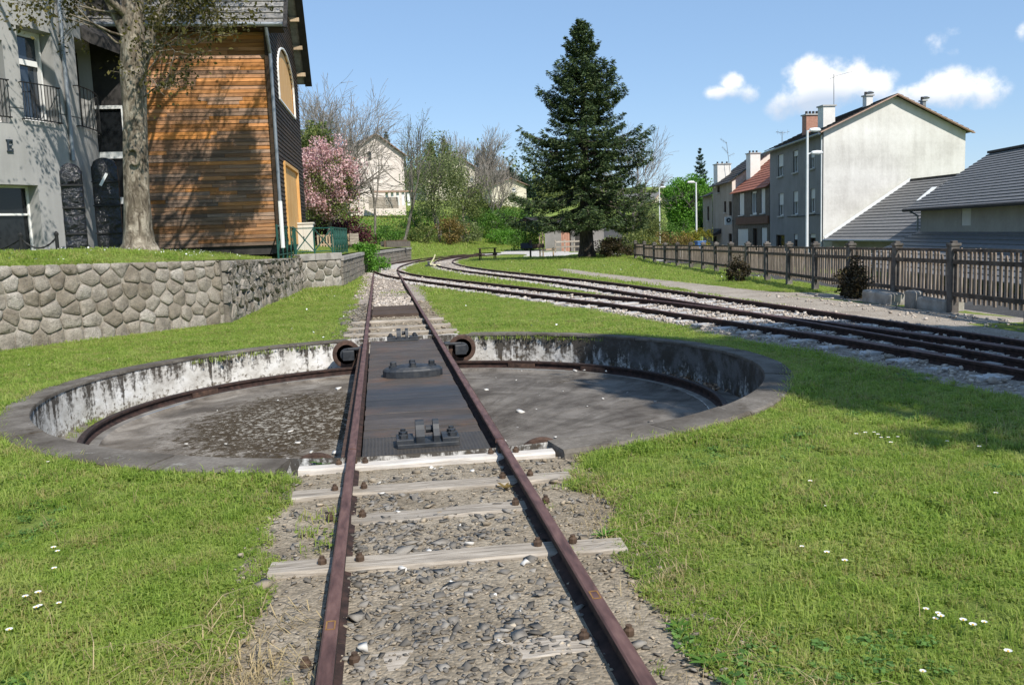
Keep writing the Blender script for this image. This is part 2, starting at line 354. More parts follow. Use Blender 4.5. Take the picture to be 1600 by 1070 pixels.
def plaster(name, a, b, c, sc=.6, bump=.15):
    s = Sh(name); p = s.vec('Position'); n = s.noise(p, sc, 8, .65); st = s.noise(s.vec('Position', (2, 2, .35)), 1.0, 5, .6); f = s.noise(p, 9, 6, .7)
    z = s.math('ADD', s.math('MULTIPLY', n, .55), s.math('ADD', s.math('MULTIPLY', st, .2), s.math('MULTIPLY', f, .25)))
    col = s.ramp(z, [(.36, a), (.5, b), (.64, c)]); s.bump(f, bump, .02); s.fin(col, .92, 0, .15)
def gable_mat():
    s = Sh('gable_render'); p = s.vec('Position'); n = s.noise(p, .55, 8, .68); f = s.noise(p, 7, 6, .7); st = s.noise(s.vec('Position', (2.2, 2.2, .22)), 1.2, 6, .65); bd = s.noise(s.vec('Position', (.06, .06, 1)), .55, 4, .6); fl = s.noise(p, 26, 4, .75)
    z = s.math('ADD', s.math('ADD', s.math('MULTIPLY', n, .35), s.math('MULTIPLY', bd, .30)), s.math('ADD', s.math('MULTIPLY', st, .2), s.math('MULTIPLY', f, .15)))
    col = s.ramp(z, [(.38, (.43, .415, .385)), (.5, (.575, .56, .525)), (.60, (.66, .65, .62))]); col = s.mix(s.mr(fl, .56, .72, 0, .35), col, (.40, .385, .35)); s.bump(f, .3, .03); s.fin(col, .92, 0, .15)
gable_mat()
plaster('white_render', (.49, .475, .44), (.575, .56, .525), (.64, .63, .60))
plaster('grey_render', (.21, .20, .195), (.25, .24, .235), (.29, .28, .275))
plaster('beige_render', (.27, .235, .195), (.33, .29, .245), (.40, .36, .31))
plaster('pink_render', (.60, .53, .47), (.68, .60, .54), (.74, .67, .61))
plaster('cream_render', (.52, .47, .36), (.60, .55, .44), (.68, .63, .52))
plaster('annexe_render', (.28, .265, .24), (.35, .33, .30), (.42, .40, .365))
plaster('barn_render', (.16, .15, .145), (.21, .20, .19), (.27, .255, .245))
stone_mat('house_stone', (.085, .072, .058), (.15, .13, .105), (.22, .195, .16), .15)
M('red_tile', (.22, .075, .045), (.32, .115, .07), (.40, .16, .10), scale=5, rand=.16, rough=.8, bump=.3)
M('grey_tile', (.125, .123, .122), (.16, .158, .156), (.195, .19, .188), scale=6, rand=.07, rough=.62, bump=.2)
M('chimney_white', (.66, .64, .60), (.75, .73, .69), scale=3)
M('chimney_brick', (.34, .17, .12), (.45, .25, .185), scale=8)
M('verge_brown', (.34, .22, .165), (.42, .28, .215), scale=4, rough=.6)
M('shutter_white', (.55, .55, .54), (.63, .63, .62), scale=3, rough=.5)
M('sill_stone', (.36, .35, .33), (.45, .44, .42), scale=5)
M('lamp_white', (.62, .64, .64), (.72, .74, .74), scale=2, rough=.4)
M('antenna_metal', (.20, .20, .20), (.30, .30, .30), scale=4, rough=.5, metal=.6)
M('sign_white', (.66, .68, .66), (.72, .74, .72), scale=4); M('sign_dark', (.02, .03, .04), (.03, .045, .06), scale=4)
M('shop_board', (.10, .05, .03), (.16, .085, .055), scale=6, stretch=(1, 1, .3)); M('blind_cream', (.42, .36, .25), (.5, .44, .32), scale=4)
M('blue_plastic', (.05, .14, .35), (.07, .18, .42), scale=3, rough=.4)
M('lever_paint', (.62, .58, .34), (.74, .71, .50), scale=8, rough=.5)
M('concrete_post', (.07, .06, .052), (.125, .11, .098), (.21, .19, .168), scale=5, rand=.16, bump=.4, rough=.92)
M('rubble', (.20, .18, .155), (.31, .285, .25), (.41, .385, .345), scale=5, rand=.2, bump=.4)
# plants
def bark(name, a, b, c, sc=7.):
    s = Sh(name); v = s.vec('Object', (1, 1, .38), False); n = s.noise(v, sc, 7, .68, .8); l = s.noise(s.vec('Object', rnd=False), 4, 6, .7)
    vo = s.N.new('ShaderNodeTexVoronoi'); vo.inputs['Scale'].default_value = sc*1.6; s.L.new(v, vo.inputs['Vector'])
    col = s.ramp(n, [(.38, a), (.5, b), (.62, c)])
    col = s.mix(s.mr(l, .40, .46, .75, 0), col, tuple(k*.55 for k in b))
    col = s.mix(s.mr(l, .58, .68, 0, .55), col, tuple(min(1, k*1.5) for k in c))
    s.bump(s.math('ADD', n, s.math('MULTIPLY', vo.outputs[0], .5)), .9, .035); s.fin(col, .92, 0, .15)
bark('pale_bark', (.075, .06, .044), (.19, .16, .12), (.34, .30, .24)); bark('grey_bark', (.09, .08, .066), (.17, .152, .128), (.25, .225, .195)); bark('fir_bark', (.04, .033, .027), (.08, .066, .053), (.125, .105, .085))
bark('twig_bark', (.19, .165, .14), (.28, .25, .215), (.36, .325, .285))
def leaf(name, cols, trans=.35, rough=.6, pos=.35, spread=.3):
    s = Sh(name); r = s.rnd(True); p = s.vec('Position'); n = s.noise(p, pos, 4, .6)
    f = s.math('ADD', s.math('MULTIPLY', r, .6), s.math('MULTIPLY', n, .4))
    col = s.ramp(f, [(.2+.6*i/(max(1, len(cols)-1)), c) for i, c in enumerate(cols)])
    col = s.hsv(col, val=s.mr(r, 0, 1, 1-spread, 1+spread))
    m = s.fin(col, rough, 0, .3)
    tr = s.N.new('ShaderNodeBsdfTranslucent'); s.L.new(s.hsv(col, val=1.25, sat=1.1), tr.inputs[0])
    ms = s.N.new('ShaderNodeMixShader'); ms.inputs[0].default_value = trans
    s.L.new(s.b.outputs[0], ms.inputs[1]); s.L.new(tr.outputs[0], ms.inputs[2]); s.L.new(ms.outputs[0], s.N['Material Output'].inputs[0]); return m
leaf('fir_needles', [(.028, .050, .018), (.045, .076, .028), (.068, .105, .038), (.10, .130, .042)], .12, .55, .5, .35)
leaf('far_conifer', [(0.0224, 0.0544, 0.0288), (0.0416, 0.0832, 0.0448)], .1)
leaf('tree_leaf_olive', [(.05, .045, .012), (.09, .085, .02), (.13, .11, .03)], .4)
leaf('green_leaf', [(0.0473, 0.1148, 0.0162), (0.081, 0.1755, 0.027), (0.1283, 0.243, 0.0405)], .35)
leaf('bright_leaf', [(0.0688, 0.1812, 0.02), (0.1063, 0.25, 0.03), (0.15, 0.3125, 0.0425)], .35)
leaf('grey_green_leaf', [(0.105, 0.133, 0.056), (0.161, 0.196, 0.077), (0.224, 0.252, 0.105)], .35)
leaf('olive_shrub_leaf', [(0.0798, 0.116, 0.0319), (0.1305, 0.1668, 0.0464), (0.203, 0.2175, 0.0653)], .35)
leaf('rust_shrub_leaf', [(0.12, 0.102, 0.03), (0.192, 0.132, 0.042), (0.24, 0.18, 0.06)], .3)
leaf('purple_leaf', [(0.049, 0.014, 0.0196), (0.084, 0.0224, 0.0308), (0.126, 0.042, 0.042)], .25)
leaf('pink_blossom', [(.50, .26, .27), (.64, .40, .40), (.76, .57, .56), (.30, .15, .10)], .3, .6, .8, .15)
leaf('yellow_shrub_leaf', [(.12, .16, .02), (.20, .20, .03), (.32, .24, .03)], .35)
leaf('dry_leaf', [(.16, .09, .05), (.26, .17, .11), (.36, .26, .18)], .1)
leaf('straw', [(.22, .16, .075), (.32, .25, .13), (.40, .32, .18)], .3)
leaf('weed_blade', [(.07, .16, .03), (.11, .22, .045), (.16, .27, .07)], .3)
leaf('dark_shrub_leaf', [(.02, .022, .010), (.05, .035, .018), (.07, .055, .022)], .2)
def grass_mat(name, cols, straw):
    s = Sh(name); r = s.rnd(); p = s.vec('Position'); n = s.noise(p, .8, 5, .6); n2 = s.noise(p, 3.5, 4, .6)
    n3 = s.noise(p, 1.9, 4, .6)
    f = s.math('ADD', s.math('MULTIPLY', r, .30), s.math('ADD', s.math('MULTIPLY', n, .45), s.math('ADD', s.math('MULTIPLY', n2, .30), s.math('MULTIPLY', s.math('SUBTRACT', n3, .5), .7))))
    col = s.ramp(f, [(.25, cols[0]), (.5, cols[1]), (.78, cols[2])])
    isl = s.rnd(True)
    col = s.mix(s.mr(s.math('ADD', isl, s.math('MULTIPLY', s.math('SUBTRACT', n2, .5), 1.3)), 1-straw, 1-straw+.12, 0, .85), col, (.33, .275, .12))
    col = s.hsv(col, val=s.mr(isl, 0, 1, .72, 1.25))
    s.fin(col, .55, 0, .3)
    tr = s.N.new('ShaderNodeBsdfTranslucent'); s.L.new(s.hsv(col, val=1.3), tr.inputs[0])
    ms = s.N.new('ShaderNodeMixShader'); ms.inputs[0].default_value = .5
    s.L.new(s.b.outputs[0], ms.inputs[1]); s.L.new(tr.outputs[0], ms.inputs[2]); s.L.new(ms.outputs[0], s.N['Material Output'].inputs[0])
grass_mat('grass_blade', [(.165, .262, .036), (.275, .37, .066), (.395, .435, .13)], .12)
M('petal_white', (.74, .74, .72), (.80, .80, .78), scale=3); M('daisy_yellow', (.6, .38, .03), (.7, .45, .05), scale=3)
# ------------------------------------------------------------------ mesh helpers
def org(o):
    return Vector((0, 0, 0)) if o is None else Vector(ORG.get(o.name, (0, 0, 0)))
ORG = {}
def link(name, me, mat, parent):
    o = bpy.data.objects.new(name, me); C.objects.link(o)
    if mat: me.materials.append(MATS[mat])
    if parent is not None:
        o.parent = parent; ORG[o.name] = tuple(org(parent))
    return o
def np_mesh(name, V, F, mat, parent=None, smooth=False):
    V = np.asarray(V, np.float32); F = np.asarray(F, np.int32); og = np.array(org(parent), np.float32); V = V-og
    me = bpy.data.meshes.new(name); k = F.shape[1]
    me.vertices.add(len(V)); me.vertices.foreach_set('co', V.ravel())
    me.loops.add(F.size); me.loops.foreach_set('vertex_index', F.ravel())
    me.polygons.add(len(F)); me.polygons.foreach_set('loop_start', np.arange(0, F.size, k, dtype=np.int32))
    me.polygons.foreach_set('loop_total', np.full(len(F), k, np.int32))
    if smooth: me.polygons.foreach_set('use_smooth', np.ones(len(F), bool))
    me.update(calc_edges=True); return link(name, me, mat, parent)
class MB:
    def __init__(s): s.v = []; s.f = []
    def add(s, vs, fs):
        k = len(s.v); s.v += [tuple(map(float, q)) for q in vs]; s.f += [tuple(i+k for i in q) for q in fs]; return s
    def hexa(s, p):            # 8 points: bottom 4 ccw, top 4 ccw
        return s.add(p, [(0, 3, 2, 1), (4, 5, 6, 7), (0, 1, 5, 4), (1, 2, 6, 5), (2, 3, 7, 6), (3, 0, 4, 7)])
    def box(s, c, d, rz=0., tilt=None):
        x, y, z = d[0]/2, d[1]/2, d[2]/2
        m = Matrix.Rotation(rz, 3, 'Z')
        if tilt is not None: m = m @ tilt
        return s.hexa([Vector(c)+m @ Vector(q) for q in ((-x, -y, -z), (x, -y, -z), (x, y, -z), (-x, y, -z), (-x, -y, z), (x, -y, z), (x, y, z), (-x, y, z))])
    def beam(s, p0, p1, w, h, up=(0, 0, 1)):
        p0, p1 = Vector(p0), Vector(p1); d = (p1-p0).normalized(); a = d.cross(Vector(up))
        if a.length < 1e-4: a = d.cross(Vector((0, 1, 0)))
        a.normalize(); b = a.cross(d); a = a*(w/2); b = b*(h/2)
        return s.hexa([p0-a-b, p0+a-b, p1+a-b, p1-a-b, p0-a+b, p0+a+b, p1+a+b, p1-a+b])
    def tube(s, path, r, n=8, caps=True):
        path = [Vector(p) for p in path]; rs = r if isinstance(r, (list, tuple)) else [r]*len(path)
        k = len(s.v); ref = None
        for i, p in enumerate(path):
            d = (path[min(i+1, len(path)-1)]-path[max(i-1, 0)]).normalized()
            if ref is None: ref = d.orthogonal().normalized()
            ref = (ref-d*ref.dot(d)).normalized(); b = d.cross(ref)
            for j in range(n):
                t = 2*PI*j/n; s.v.append(tuple(p+(ref*math.cos(t)+b*math.sin(t))*rs[i]))
        for i in range(len(path)-1):
            for j in range(n):
                a = k+i*n+j; b2 = k+i*n+(j+1) % n; s.f.append((a, b2, b2+n, a+n))
        if caps:
            s.f.append(tuple(k+j for j in reversed(range(n)))); s.f.append(tuple(k+(len(path)-1)*n+j for j in range(n)))
        return s
    def lathe(s, prof, c, n=20, axis='z'):   # profile of (radius, height)
        k = len(s.v)
        for (r, h) in prof:
            for j in range(n):
                t = 2*PI*j/n; q = (r*math.cos(t), r*math.sin(t), h)
                if axis == 'y': q = (q[0], q[2], q[1])
                if axis == 'x': q = (q[2], q[0], q[1])
                s.v.append((c[0]+q[0], c[1]+q[1], c[2]+q[2]))
        for i in range(len(prof)-1):
            for j in range(n):
                a = k+i*n+j; b = k+i*n+(j+1) % n
                s.f.append((a, b, b+n, a+n) if axis != 'y' else (a, a+n, b+n, b))
        s.f.append(tuple(k+j for j in (reversed(range(n)) if axis != 'y' else range(n))))
        s.f.append(tuple(k+(len(prof)-1)*n+j for j in (range(n) if axis != 'y' else reversed(range(n))))); return s
    def prism(s, poly, vec):
        n = len(poly); P = [Vector(p) for p in poly]; v = Vector(vec)
        return s.add(P+[p+v for p in P], [tuple(reversed(range(n))), tuple(range(n, 2*n))]+[(i, (i+1) % n, n+(i+1) % n, n+i) for i in range(n)])
    def build(s, name, mat, parent=None, smooth=False, bevel=0.):
        og = org(parent); me = bpy.data.meshes.new(name)
        me.from_pydata([(a-og.x, b-og.y, c-og.z) for a, b, c in s.v], [], s.f); me.validate()
        if smooth:
            for p in me.polygons: p.use_smooth = True
        o = link(name, me, mat, parent)
        if bevel:
            md = o.modifiers.new('bevel', 'BEVEL'); md.width = bevel; md.segments = 2; md.limit_method = 'ANGLE'
        return o
def fixn(o):
    import bmesh
    bm = bmesh.new(); bm.from_mesh(o.data); bmesh.ops.recalc_face_normals(bm, faces=bm.faces); bm.to_mesh(o.data); bm.free(); return o
def tag(o, label=None, cat=None, group=None, kind=None):
    if label: o['label'] = label
    if cat: o['category'] = cat
    if group: o['group'] = group
    if kind: o['kind'] = kind
    return o
def thing(name, label, cat, loc, group=None):
    o = bpy.data.objects.new(name, None); C.objects.link(o); o.location = loc; o.empty_display_size = .2; ORG[o.name] = tuple(loc)
    return tag(o, label, cat, group)
def recenter(o, loc):                       # put a lone mesh's origin at its base
    o.data.transform(Matrix.Translation(-Vector(loc))); o.location = loc; ORG[o.name] = tuple(loc); return o
def dup(root, loc, rz=0., sc=1., label=None, group=None):
    r = root.copy(); C.objects.link(r); r.location = loc; r.rotation_euler = (0, 0, rz); r.scale = (sc, sc, sc)
    if label: r['label'] = label
    if group: r['group'] = group
    for ch in list(root.children):
        c = ch.copy(); C.objects.link(c); c.parent = r
        for g in ch.children:
            d = g.copy(); C.objects.link(d); d.parent = c
    return r
def frustums(segs, n=5):                    # array (N,8): p0 p1 r0 r1 -> separate tapered tubes
    A = np.asarray(segs, np.float64); p0, p1, r0, r1 = A[:, :3], A[:, 3:6], A[:, 6], A[:, 7]
    d = p1-p0; d /= np.maximum(np.linalg.norm(d, axis=1, keepdims=True), 1e-9)
    ref = np.where(np.abs(d[:, 2:3]) > .9, np.array([[1., 0, 0]]), np.array([[0, 0, 1.]]))
    a = np.cross(d, ref); a /= np.linalg.norm(a, axis=1, keepdims=True); b = np.cross(d, a)
    t = np.arange(n)*2*PI/n; ring = a[:, None]*np.cos(t)[None, :, None]+b[:, None]*np.sin(t)[None, :, None]
    V = np.concatenate([p0[:, None]+ring*r0[:, None, None], p1[:, None]+ring*r1[:, None, None]], 1)
    N = len(A); base = (np.arange(N)*2*n)[:, None]; j = np.arange(n)[None]; k = (j+1) % n
    F = np.stack([base+j, base+n+j, base+n+k, base+k], -1).reshape(-1, 4)
    return V.reshape(-1, 3), F
def leaves(P, size, rng, aspect=.55, flat=0., axis=None, jitter=.35):
    N = len(P); ax = rng.normal(size=(N, 3))
    if axis is not None: ax = axis+ax*jitter
    ax /= np.linalg.norm(ax, axis=1, keepdims=True)
    nn = rng.normal(size=(N, 3)); nn[:, 2] += flat; b = np.cross(nn, ax); b /= np.maximum(np.linalg.norm(b, axis=1, keepdims=True), 1e-9)
    s = (size*rng.uniform(.6, 1.35, N))[:, None]
    V = np.stack([P-ax*s*.5, P+b*s*aspect*.5-ax*s*.05, P+ax*s*.5, P-b*s*aspect*.5-ax*s*.05], 1)
    return V.reshape(-1, 3), np.arange(4*N).reshape(-1, 4)
# ================================================================== terrain
PC = np.array([0.04, 10.02]); RIN, ROUT = 3.83, 4.12     # turntable pit: centre, wall radius, coping radius
HL = [(-400, 62), (2, 62), (12, 84), (45, 112), (500, 260)]
WALL = [(-9.3, 12.0), (-6.31, 15.39), (-3.41, 18.64), (-2.91, 30.59), (-1.60, 31.75), (-1.22, 38.0), (-0.75, 45.4), (0.3, 53.0), (1.5, 60.0), (2.0, 63.0)]
FENCE = [(8.75, 6.0), (9.1, 12.0), (9.22, 13.6), (9.44, 15.5), (9.78, 19.0), (10.7, 25.0), (11.9, 33.5), (12.72, 45.0)]
def seg_dist(x, y, poly, signed=False):
    x = np.asarray(x, float); y = np.asarray(y, float); best = np.full(x.shape, 1e9); sg = np.zeros(x.shape)
    for (x0, y0), (x1, y1) in zip(poly[:-1], poly[1:]):
        dx, dy = x1-x0, y1-y0; t = np.clip(((x-x0)*dx+(y-y0)*dy)/(dx*dx+dy*dy), 0, 1)
        d = np.hypot(x-x0-t*dx, y-y0-t*dy); m = d < best; best = np.where(m, d, best)
        sg = np.where(m, np.sign(dx*(y-y0)-dy*(x-x0)), sg)
    return best*sg if signed else best
def vnoise(x, y, s, seed=0):
    o = np.zeros(np.shape(x))
    rs = np.random.RandomState(seed)
    for k in range(5):
        a = rs.uniform(0, 2*PI); f = s*rs.uniform(.6, 1.9); ph = rs.uniform(0, 2*PI)
        o = o+np.sin((np.cos(a)*x+np.sin(a)*y)*f+ph)
    return o/5
def sst(t): t = np.clip(t, 0, 1); return t*t*(3-2*t)
def Hz(x, y):
    x = np.asarray(x, float); y = np.asarray(y, float)
    s = seg_dist(x, y, HL, True); s = np.maximum(s, 0)
    h = .17*np.minimum(s, 40)+.075*np.clip(s-40, 0, 110)+.02*np.clip(s-150, 0, 400)
    h = h+vnoise(x, y, .22, 3)*.35*sst(s/14)
    f = seg_dist(x, y, FENCE+[(14, 60), (16, 80)], True)       # right of the fence the street lies lower
    h = h-1.1*sst((-f-.4)/2.2)*(1-sst((y-70)/18))
    g = sst((np.hypot(x-10.6, y-48)-2)/8); h = h+.16*(1-g)     # low mound under the fir
    return h
def wall_x(y): return np.interp(y, [p[1] for p in WALL], [p[0] for p in WALL])
def Zp(x, y):
    d = np.clip(wall_x(y)-x, 0, 50)
    e = np.interp(y, [12, 18.6, 24, 30.6, 34.7, 45, 62], [1.36, 1.28, 1.16, 1.06, 1.06, 1.02, .96])
    return e+.27*sst(d/2.6)
nr, na = 120, 200
rr = ROUT-.03+np.concatenate([[0], np.cumsum(np.geomspace(.12, 60, nr-1))]); aa = np.arange(na)*2*PI/na
X = PC[0]+rr[:, None]*np.cos(aa); Y = PC[1]+rr[:, None]*np.sin(aa)
V = np.stack([X, Y, Hz(X, Y)], -1).reshape(-1, 3)
i, j = np.meshgrid(np.arange(nr-1), np.arange(na), indexing='ij'); k = (j+1) % na
F = np.stack([i*na+j, (i+1)*na+j, (i+1)*na+k, i*na+k], -1).reshape(-1, 4)
tag(np_mesh('ground', V, F, 'lawn_soil', None, True), kind='structure')
ys = np.concatenate([np.arange(9.0, 46, .5), np.arange(46, 74, 1.0)]); ts = np.array([0, .15, .35, .6, .9, 1.3, 1.8, 2.5, 3.5, 5, 8, 14, 24, 40, 60])
YY, TT = np.meshgrid(ys, ts, indexing='ij'); XX = wall_x(YY)-.14-TT; ZZ = Zp(XX, YY); hh = Hz(XX, YY)
ZZ = np.where(hh > ZZ-.05, hh-.06, ZZ)
n1, n2 = YY.shape; i, j = np.meshgrid(np.arange(n1-1), np.arange(n2-1), indexing='ij')
F = np.stack([i*n2+j, (i+1)*n2+j, (i+1)*n2+j+1, i*n2+j+1], -1).reshape(-1, 4)
tag(np_mesh('upper_lawn', np.stack([XX, YY, ZZ], -1).reshape(-1, 3), F, 'lawn_soil', None, True), kind='structure')
# ================================================================== tracks
def smooth(pts, step=.35):
    P = [Vector((*p, 0)) for p in pts]; P = [P[0]*2-P[1]]+P+[P[-1]*2-P[-2]]; out = []
    for a, b, c, d in zip(P, P[1:], P[2:], P[3:]):
        n = max(2, int((c-b).length/step))
        for q in range(n):
            t = q/n; out.append(.5*((2*b)+(c-a)*t+(2*a-5*b+4*c-d)*t*t+(3*b-a-3*c+d)*t**3))
    out.append(P[-2]); return np.array([(p.x, p.y) for p in out])
def offset(P, d):
    t = np.gradient(P, axis=0); t /= np.linalg.norm(t, axis=1, keepdims=True); return P+np.stack([t[:, 1], -t[:, 0]], 1)*d
LINE_A = smooth([(6.6, -6), (6.55, 0), (6.47, 5), (6.3, 7.8), (6.10, 9.9), (5.80, 12.1), (4.87, 17.5), (4.38, 19.3), (2.75, 26.0), (1.37, 32.0), (.62, 36.0), (.15, 40), (.05, 43), (.28, 47.3), (.78, 51.5), (1.85, 57.6), (4.3, 65.5), (7.2, 71.4)])
LINE_B = smooth([(6.85, -6), (6.82, 0), (6.78, 5), (6.70, 9.5), (6.55, 13), (6.40, 15.9), (6.14, 19.5), (5.72, 24.6), (5.25, 28.4), (4.0, 36.6), (3.42, 42.5), (3.25, 47.5), (3.5, 53), (4.3, 58.6), (6.0, 64.2), (8.2, 68.0)])
LINE_T0 = np.array([(0, y) for y in np.arange(-1.5, 6.31, .4)]+[(0, 6.30)]); LINE_T1 = np.array([(0, y) for y in np.arange(13.74, 40.6, .5)])
RAILP = [(-.05, .0), (.05, .0), (.05, .012), (.009, .028), (.009, .068), (.029, .078), (.029, .104), (.022, .11), (-.022, .11), (-.029, .104), (-.029, .078), (-.009, .068), (-.009, .028), (-.05, .012)]
def rail(P, z0, parent, name='rail', zf=None, label=None):
    t = np.gradient(P, axis=0); t /= np.linalg.norm(t, axis=1, keepdims=True); nn = np.stack([t[:, 1], -t[:, 0]], 1)
    k = len(RAILP); V = []
    for p, q in zip(P, nn):
        for (a, h) in RAILP: V.append((p[0]+q[0]*a, p[1]+q[1]*a, z0+h+(0 if zf is None else zf(p[1]))))
    F = []; n = len(P)
    for i in range(n-1):
        for j in range(k): F.append((i*k+j, i*k+(j+1) % k, (i+1)*k+(j+1) % k, (i+1)*k+j))
    m = MB(); m.add(V, F+[tuple(range(k)), tuple(reversed(range((n-1)*k, n*k)))])
    o = m.build(name, 'rail_rust', parent); o.data.materials.append(MATS['rail_side'])
    for i, p in enumerate(o.data.polygons):
        if i < len(F) and (i % k) not in (6, 7, 8): p.material_index = 1
    fixn(o)
    if label: o['label'] = label
    return o
rng = random.Random(5); nrng = np.random.default_rng(11)
def sleeper(parent, x, y, w, d, h, z, rz, mat, name='sleeper'):
    m = MB(); nx = 7; c, s_ = math.cos(rz), math.sin(rz)   # worn, slightly bowed timber
    V = []; ph = rng.uniform(0, 6)
    for i in range(nx):
        u = -w/2+w*i/(nx-1); wob = .012*math.sin(i*1.7+ph)*rng.uniform(.4, 1)
        e = rng.uniform(-.006, .006)
        for (a, b) in ((-d/2+wob, -h), (-d/2+wob*.8, -.012), (-d/2+.012+wob, e), (d/2-.012+wob, e*.5), (d/2+wob, -.012), (d/2, -h)):
            V.append((x+c*u-s_*a, y+s_*u+c*a, z+b))
    F = []
    for i in range(nx-1):
        for j in range(6): F.append((i*6+j, i*6+(j+1) % 6, (i+1)*6+(j+1) % 6, (i+1)*6+j))
    m.add(V, F+[tuple(range(6)), tuple(reversed(range((nx-1)*6, nx*6)))]); return fixn(m.build(name, mat, parent))
# near approach track
t0 = thing('railway_track', 'short rusty rail track leading from the viewer to the turntable over worn timber sleepers', 'railway track', (0, 3, 0))
for s_ in (-1, 1): rail(offset(LINE_T0, .53*s_), 0, t0)
for (y, z, w, mat, dz) in ((6.13, .045, 1.78, 'white_beam_wood', .0), (5.53, .032, 1.76, 'sleeper_wood', -.012), (4.98, .022, 1.15, 'sleeper_wood', .03), (4.24, .034, 1.74, 'sleeper_wood', -.03), (3.22, .012, .9, 'sleeper_wood', -.02), (2.2, .02, 1.7, 'sleeper_wood', 0)):
    sleeper(t0, 0, y, w, .175 if mat != 'white_beam_wood' else .13, .14, z, dz, mat)
    for sx in (-.62, -.44, .44, .62):
        MB().lathe([(.022, 0), (.022, .022), (.013, .03), (.013, .04)], (sx, y+.02, z), 7).build('sleeper_screw', 'bolt_rust', t0)
for (x, y) in ((-.53, 3.37), (.53, 3.42), (-.53, 2.7)):      # yellowish ground weld marks on the rail heads
    q = MB()
    for a in (-1, 1):
        q.box((x+a*.016, y, .1112), (.006, .075, .0016)); q.box((x, y+a*.037, .1112), (.03, .006, .0016))
    q.build('weld_mark', 'weld_mark', t0)
for s_ in (-1, 1):
    for q in (-1, 1):
        MB().box((s_*.53+q*.026, 6.22, .05), (.018, .16, .05)).build('fishplate', 'bolt_rust', t0)
# far lead track
t1 = thing('railway_track', 'rusty straight rail track running from the far edge of the turntable to the points', 'railway track', (0, 20, 0))
for s_ in (-1, 1): rail(offset(LINE_T1, .53*s_), 0, t1)
for (y, z, w, mat) in ((13.98, .05, 1.75, 'white_beam_wood'), (14.75, .052, 1.85, 'sleeper_wood'), (15.75, .05, 1.8, 'sleeper_wood'), (16.95, .05, 1.72, 'sleeper_wood'), (24.0, .01, 1.5, 'sleeper_wood'), (25.4, .008, 1.5, 'sleeper_wood'), (27.0, .008, 1.5, 'sleeper_wood'), (29.0, .01, 1.5, 'sleeper_wood'), (31.2, .01, 1.5, 'sleeper_wood'), (33.6, .01, 1.5, 'sleeper_wood')):
    sleeper(t1, .02, y, w, .2, .14, z, rng.uniform(-.02, .02), mat)
for (y, d) in ((18.55, .95), (19.75, 1.2)):
    MB().box((.0, y, .035), (.93, d, .07)).build('crossing_board', 'dark_plank', t1)
for s_ in (-1, 1):
    for q in (-1, 1): MB().box((s_*.53+q*.026, 13.86, .05), (.018, .2, .05)).build('fishplate', 'bolt_rust', t1)
# the two curved tracks on the right
def curved(line, label, zb, origin):
    t = thing('railway_track', label, 'railway track', (*origin, 0))
    for s_ in (-1, 1): rail(offset(line, .525*s_), zb, t)
    L = np.concatenate([[0], np.cumsum(np.linalg.norm(np.diff(line, axis=0), axis=1))]); tg = np.gradient(line, axis=0)
    d = 6.0
    while d < min(L[-1], 62):
        x, y = np.interp(d, L, line[:, 0]), np.interp(d, L, line[:, 1]); tx, ty = np.interp(d, L, tg[:, 0]), np.interp(d, L, tg[:, 1])
        MB().box((x, y, zb-.018+rng.uniform(-.006, .008)), (1.72, .22, .09), math.atan2(ty, tx)-PI/2+rng.uniform(-.02, .02)).build('sleeper', 'pale_sleeper', t)
        d += .66
    return t
tA = curved(LINE_A, 'nearer of the two rusty curved tracks in pale ballast, joining the turntable track', .012, (5, 15))
tB = curved(LINE_B, 'farther rusty curved track in pale ballast, beside the trodden path and the fence', .0135, (6.4, 15))
gA = offset(LINE_A, -.525+.07); gB = offset(LINE_B, .525-.07); gC = offset(LINE_A, .525+.075)
for g, (y0, y1), par in ((gA, (8.6, 12.0), tA), (gC, (8.2, 12.6), tB)):
    mk = (g[:, 1] > y0) & (g[:, 1] < y1); rail(g[mk], .012, par, 'check_rail')
# beds
def bed(name, line, w, z, mat, y0=-9, y1=99, jit=.12, seed=1):
    mk = (line[:, 1] >= y0) & (line[:, 1] <= y1); P = line[mk]; rs = np.random.RandomState(seed)
    a = offset(P, -w*.5); b = offset(P, w*.5); n = len(P)
    def wob(k): return vnoise(np.arange(n)*.6, np.zeros(n), 1.2, seed+k)*jit
    t = offset(P, 1)-P; a = a+t*wob(1)[:, None]; b = b+t*wob(2)[:, None]
    za = Hz(a[:, 0], a[:, 1]); zb = Hz(b[:, 0], b[:, 1]); zc = Hz(P[:, 0], P[:, 1])
    cols = [np.c_[a, za+.001], np.c_[a*.8+b*.2, zc+z], np.c_[P, zc+z], np.c_[a*.2+b*.8, zc+z], np.c_[b, zb+.001]]
    V = np.stack(cols, 1).reshape(-1, 3); i, j = np.meshgrid(np.arange(n-1), np.arange(4), indexing='ij')
    F = np.stack([i*5+j, i*5+j+1, (i+1)*5+j+1, (i+1)*5+j], -1).reshape(-1, 4)
    return tag(np_mesh(name, V, F, mat), kind='structure')
bed('track_bed', np.array([(0, y) for y in np.arange(-1.5, 6.16, .2)]), 2.1, .010, 'earth_bed', jit=.16, seed=4)
bed('track_bed', np.array([(0, y) for y in np.arange(13.88, 22.3, .2)]), 2.0, .008, 'earth_bed', jit=.16, seed=6)
bed('track_bed', np.array([(0, y) for y in np.arange(22.1, 42, .4)]), 2.0, .012, 'pale_ballast_bed', jit=.2, seed=7)
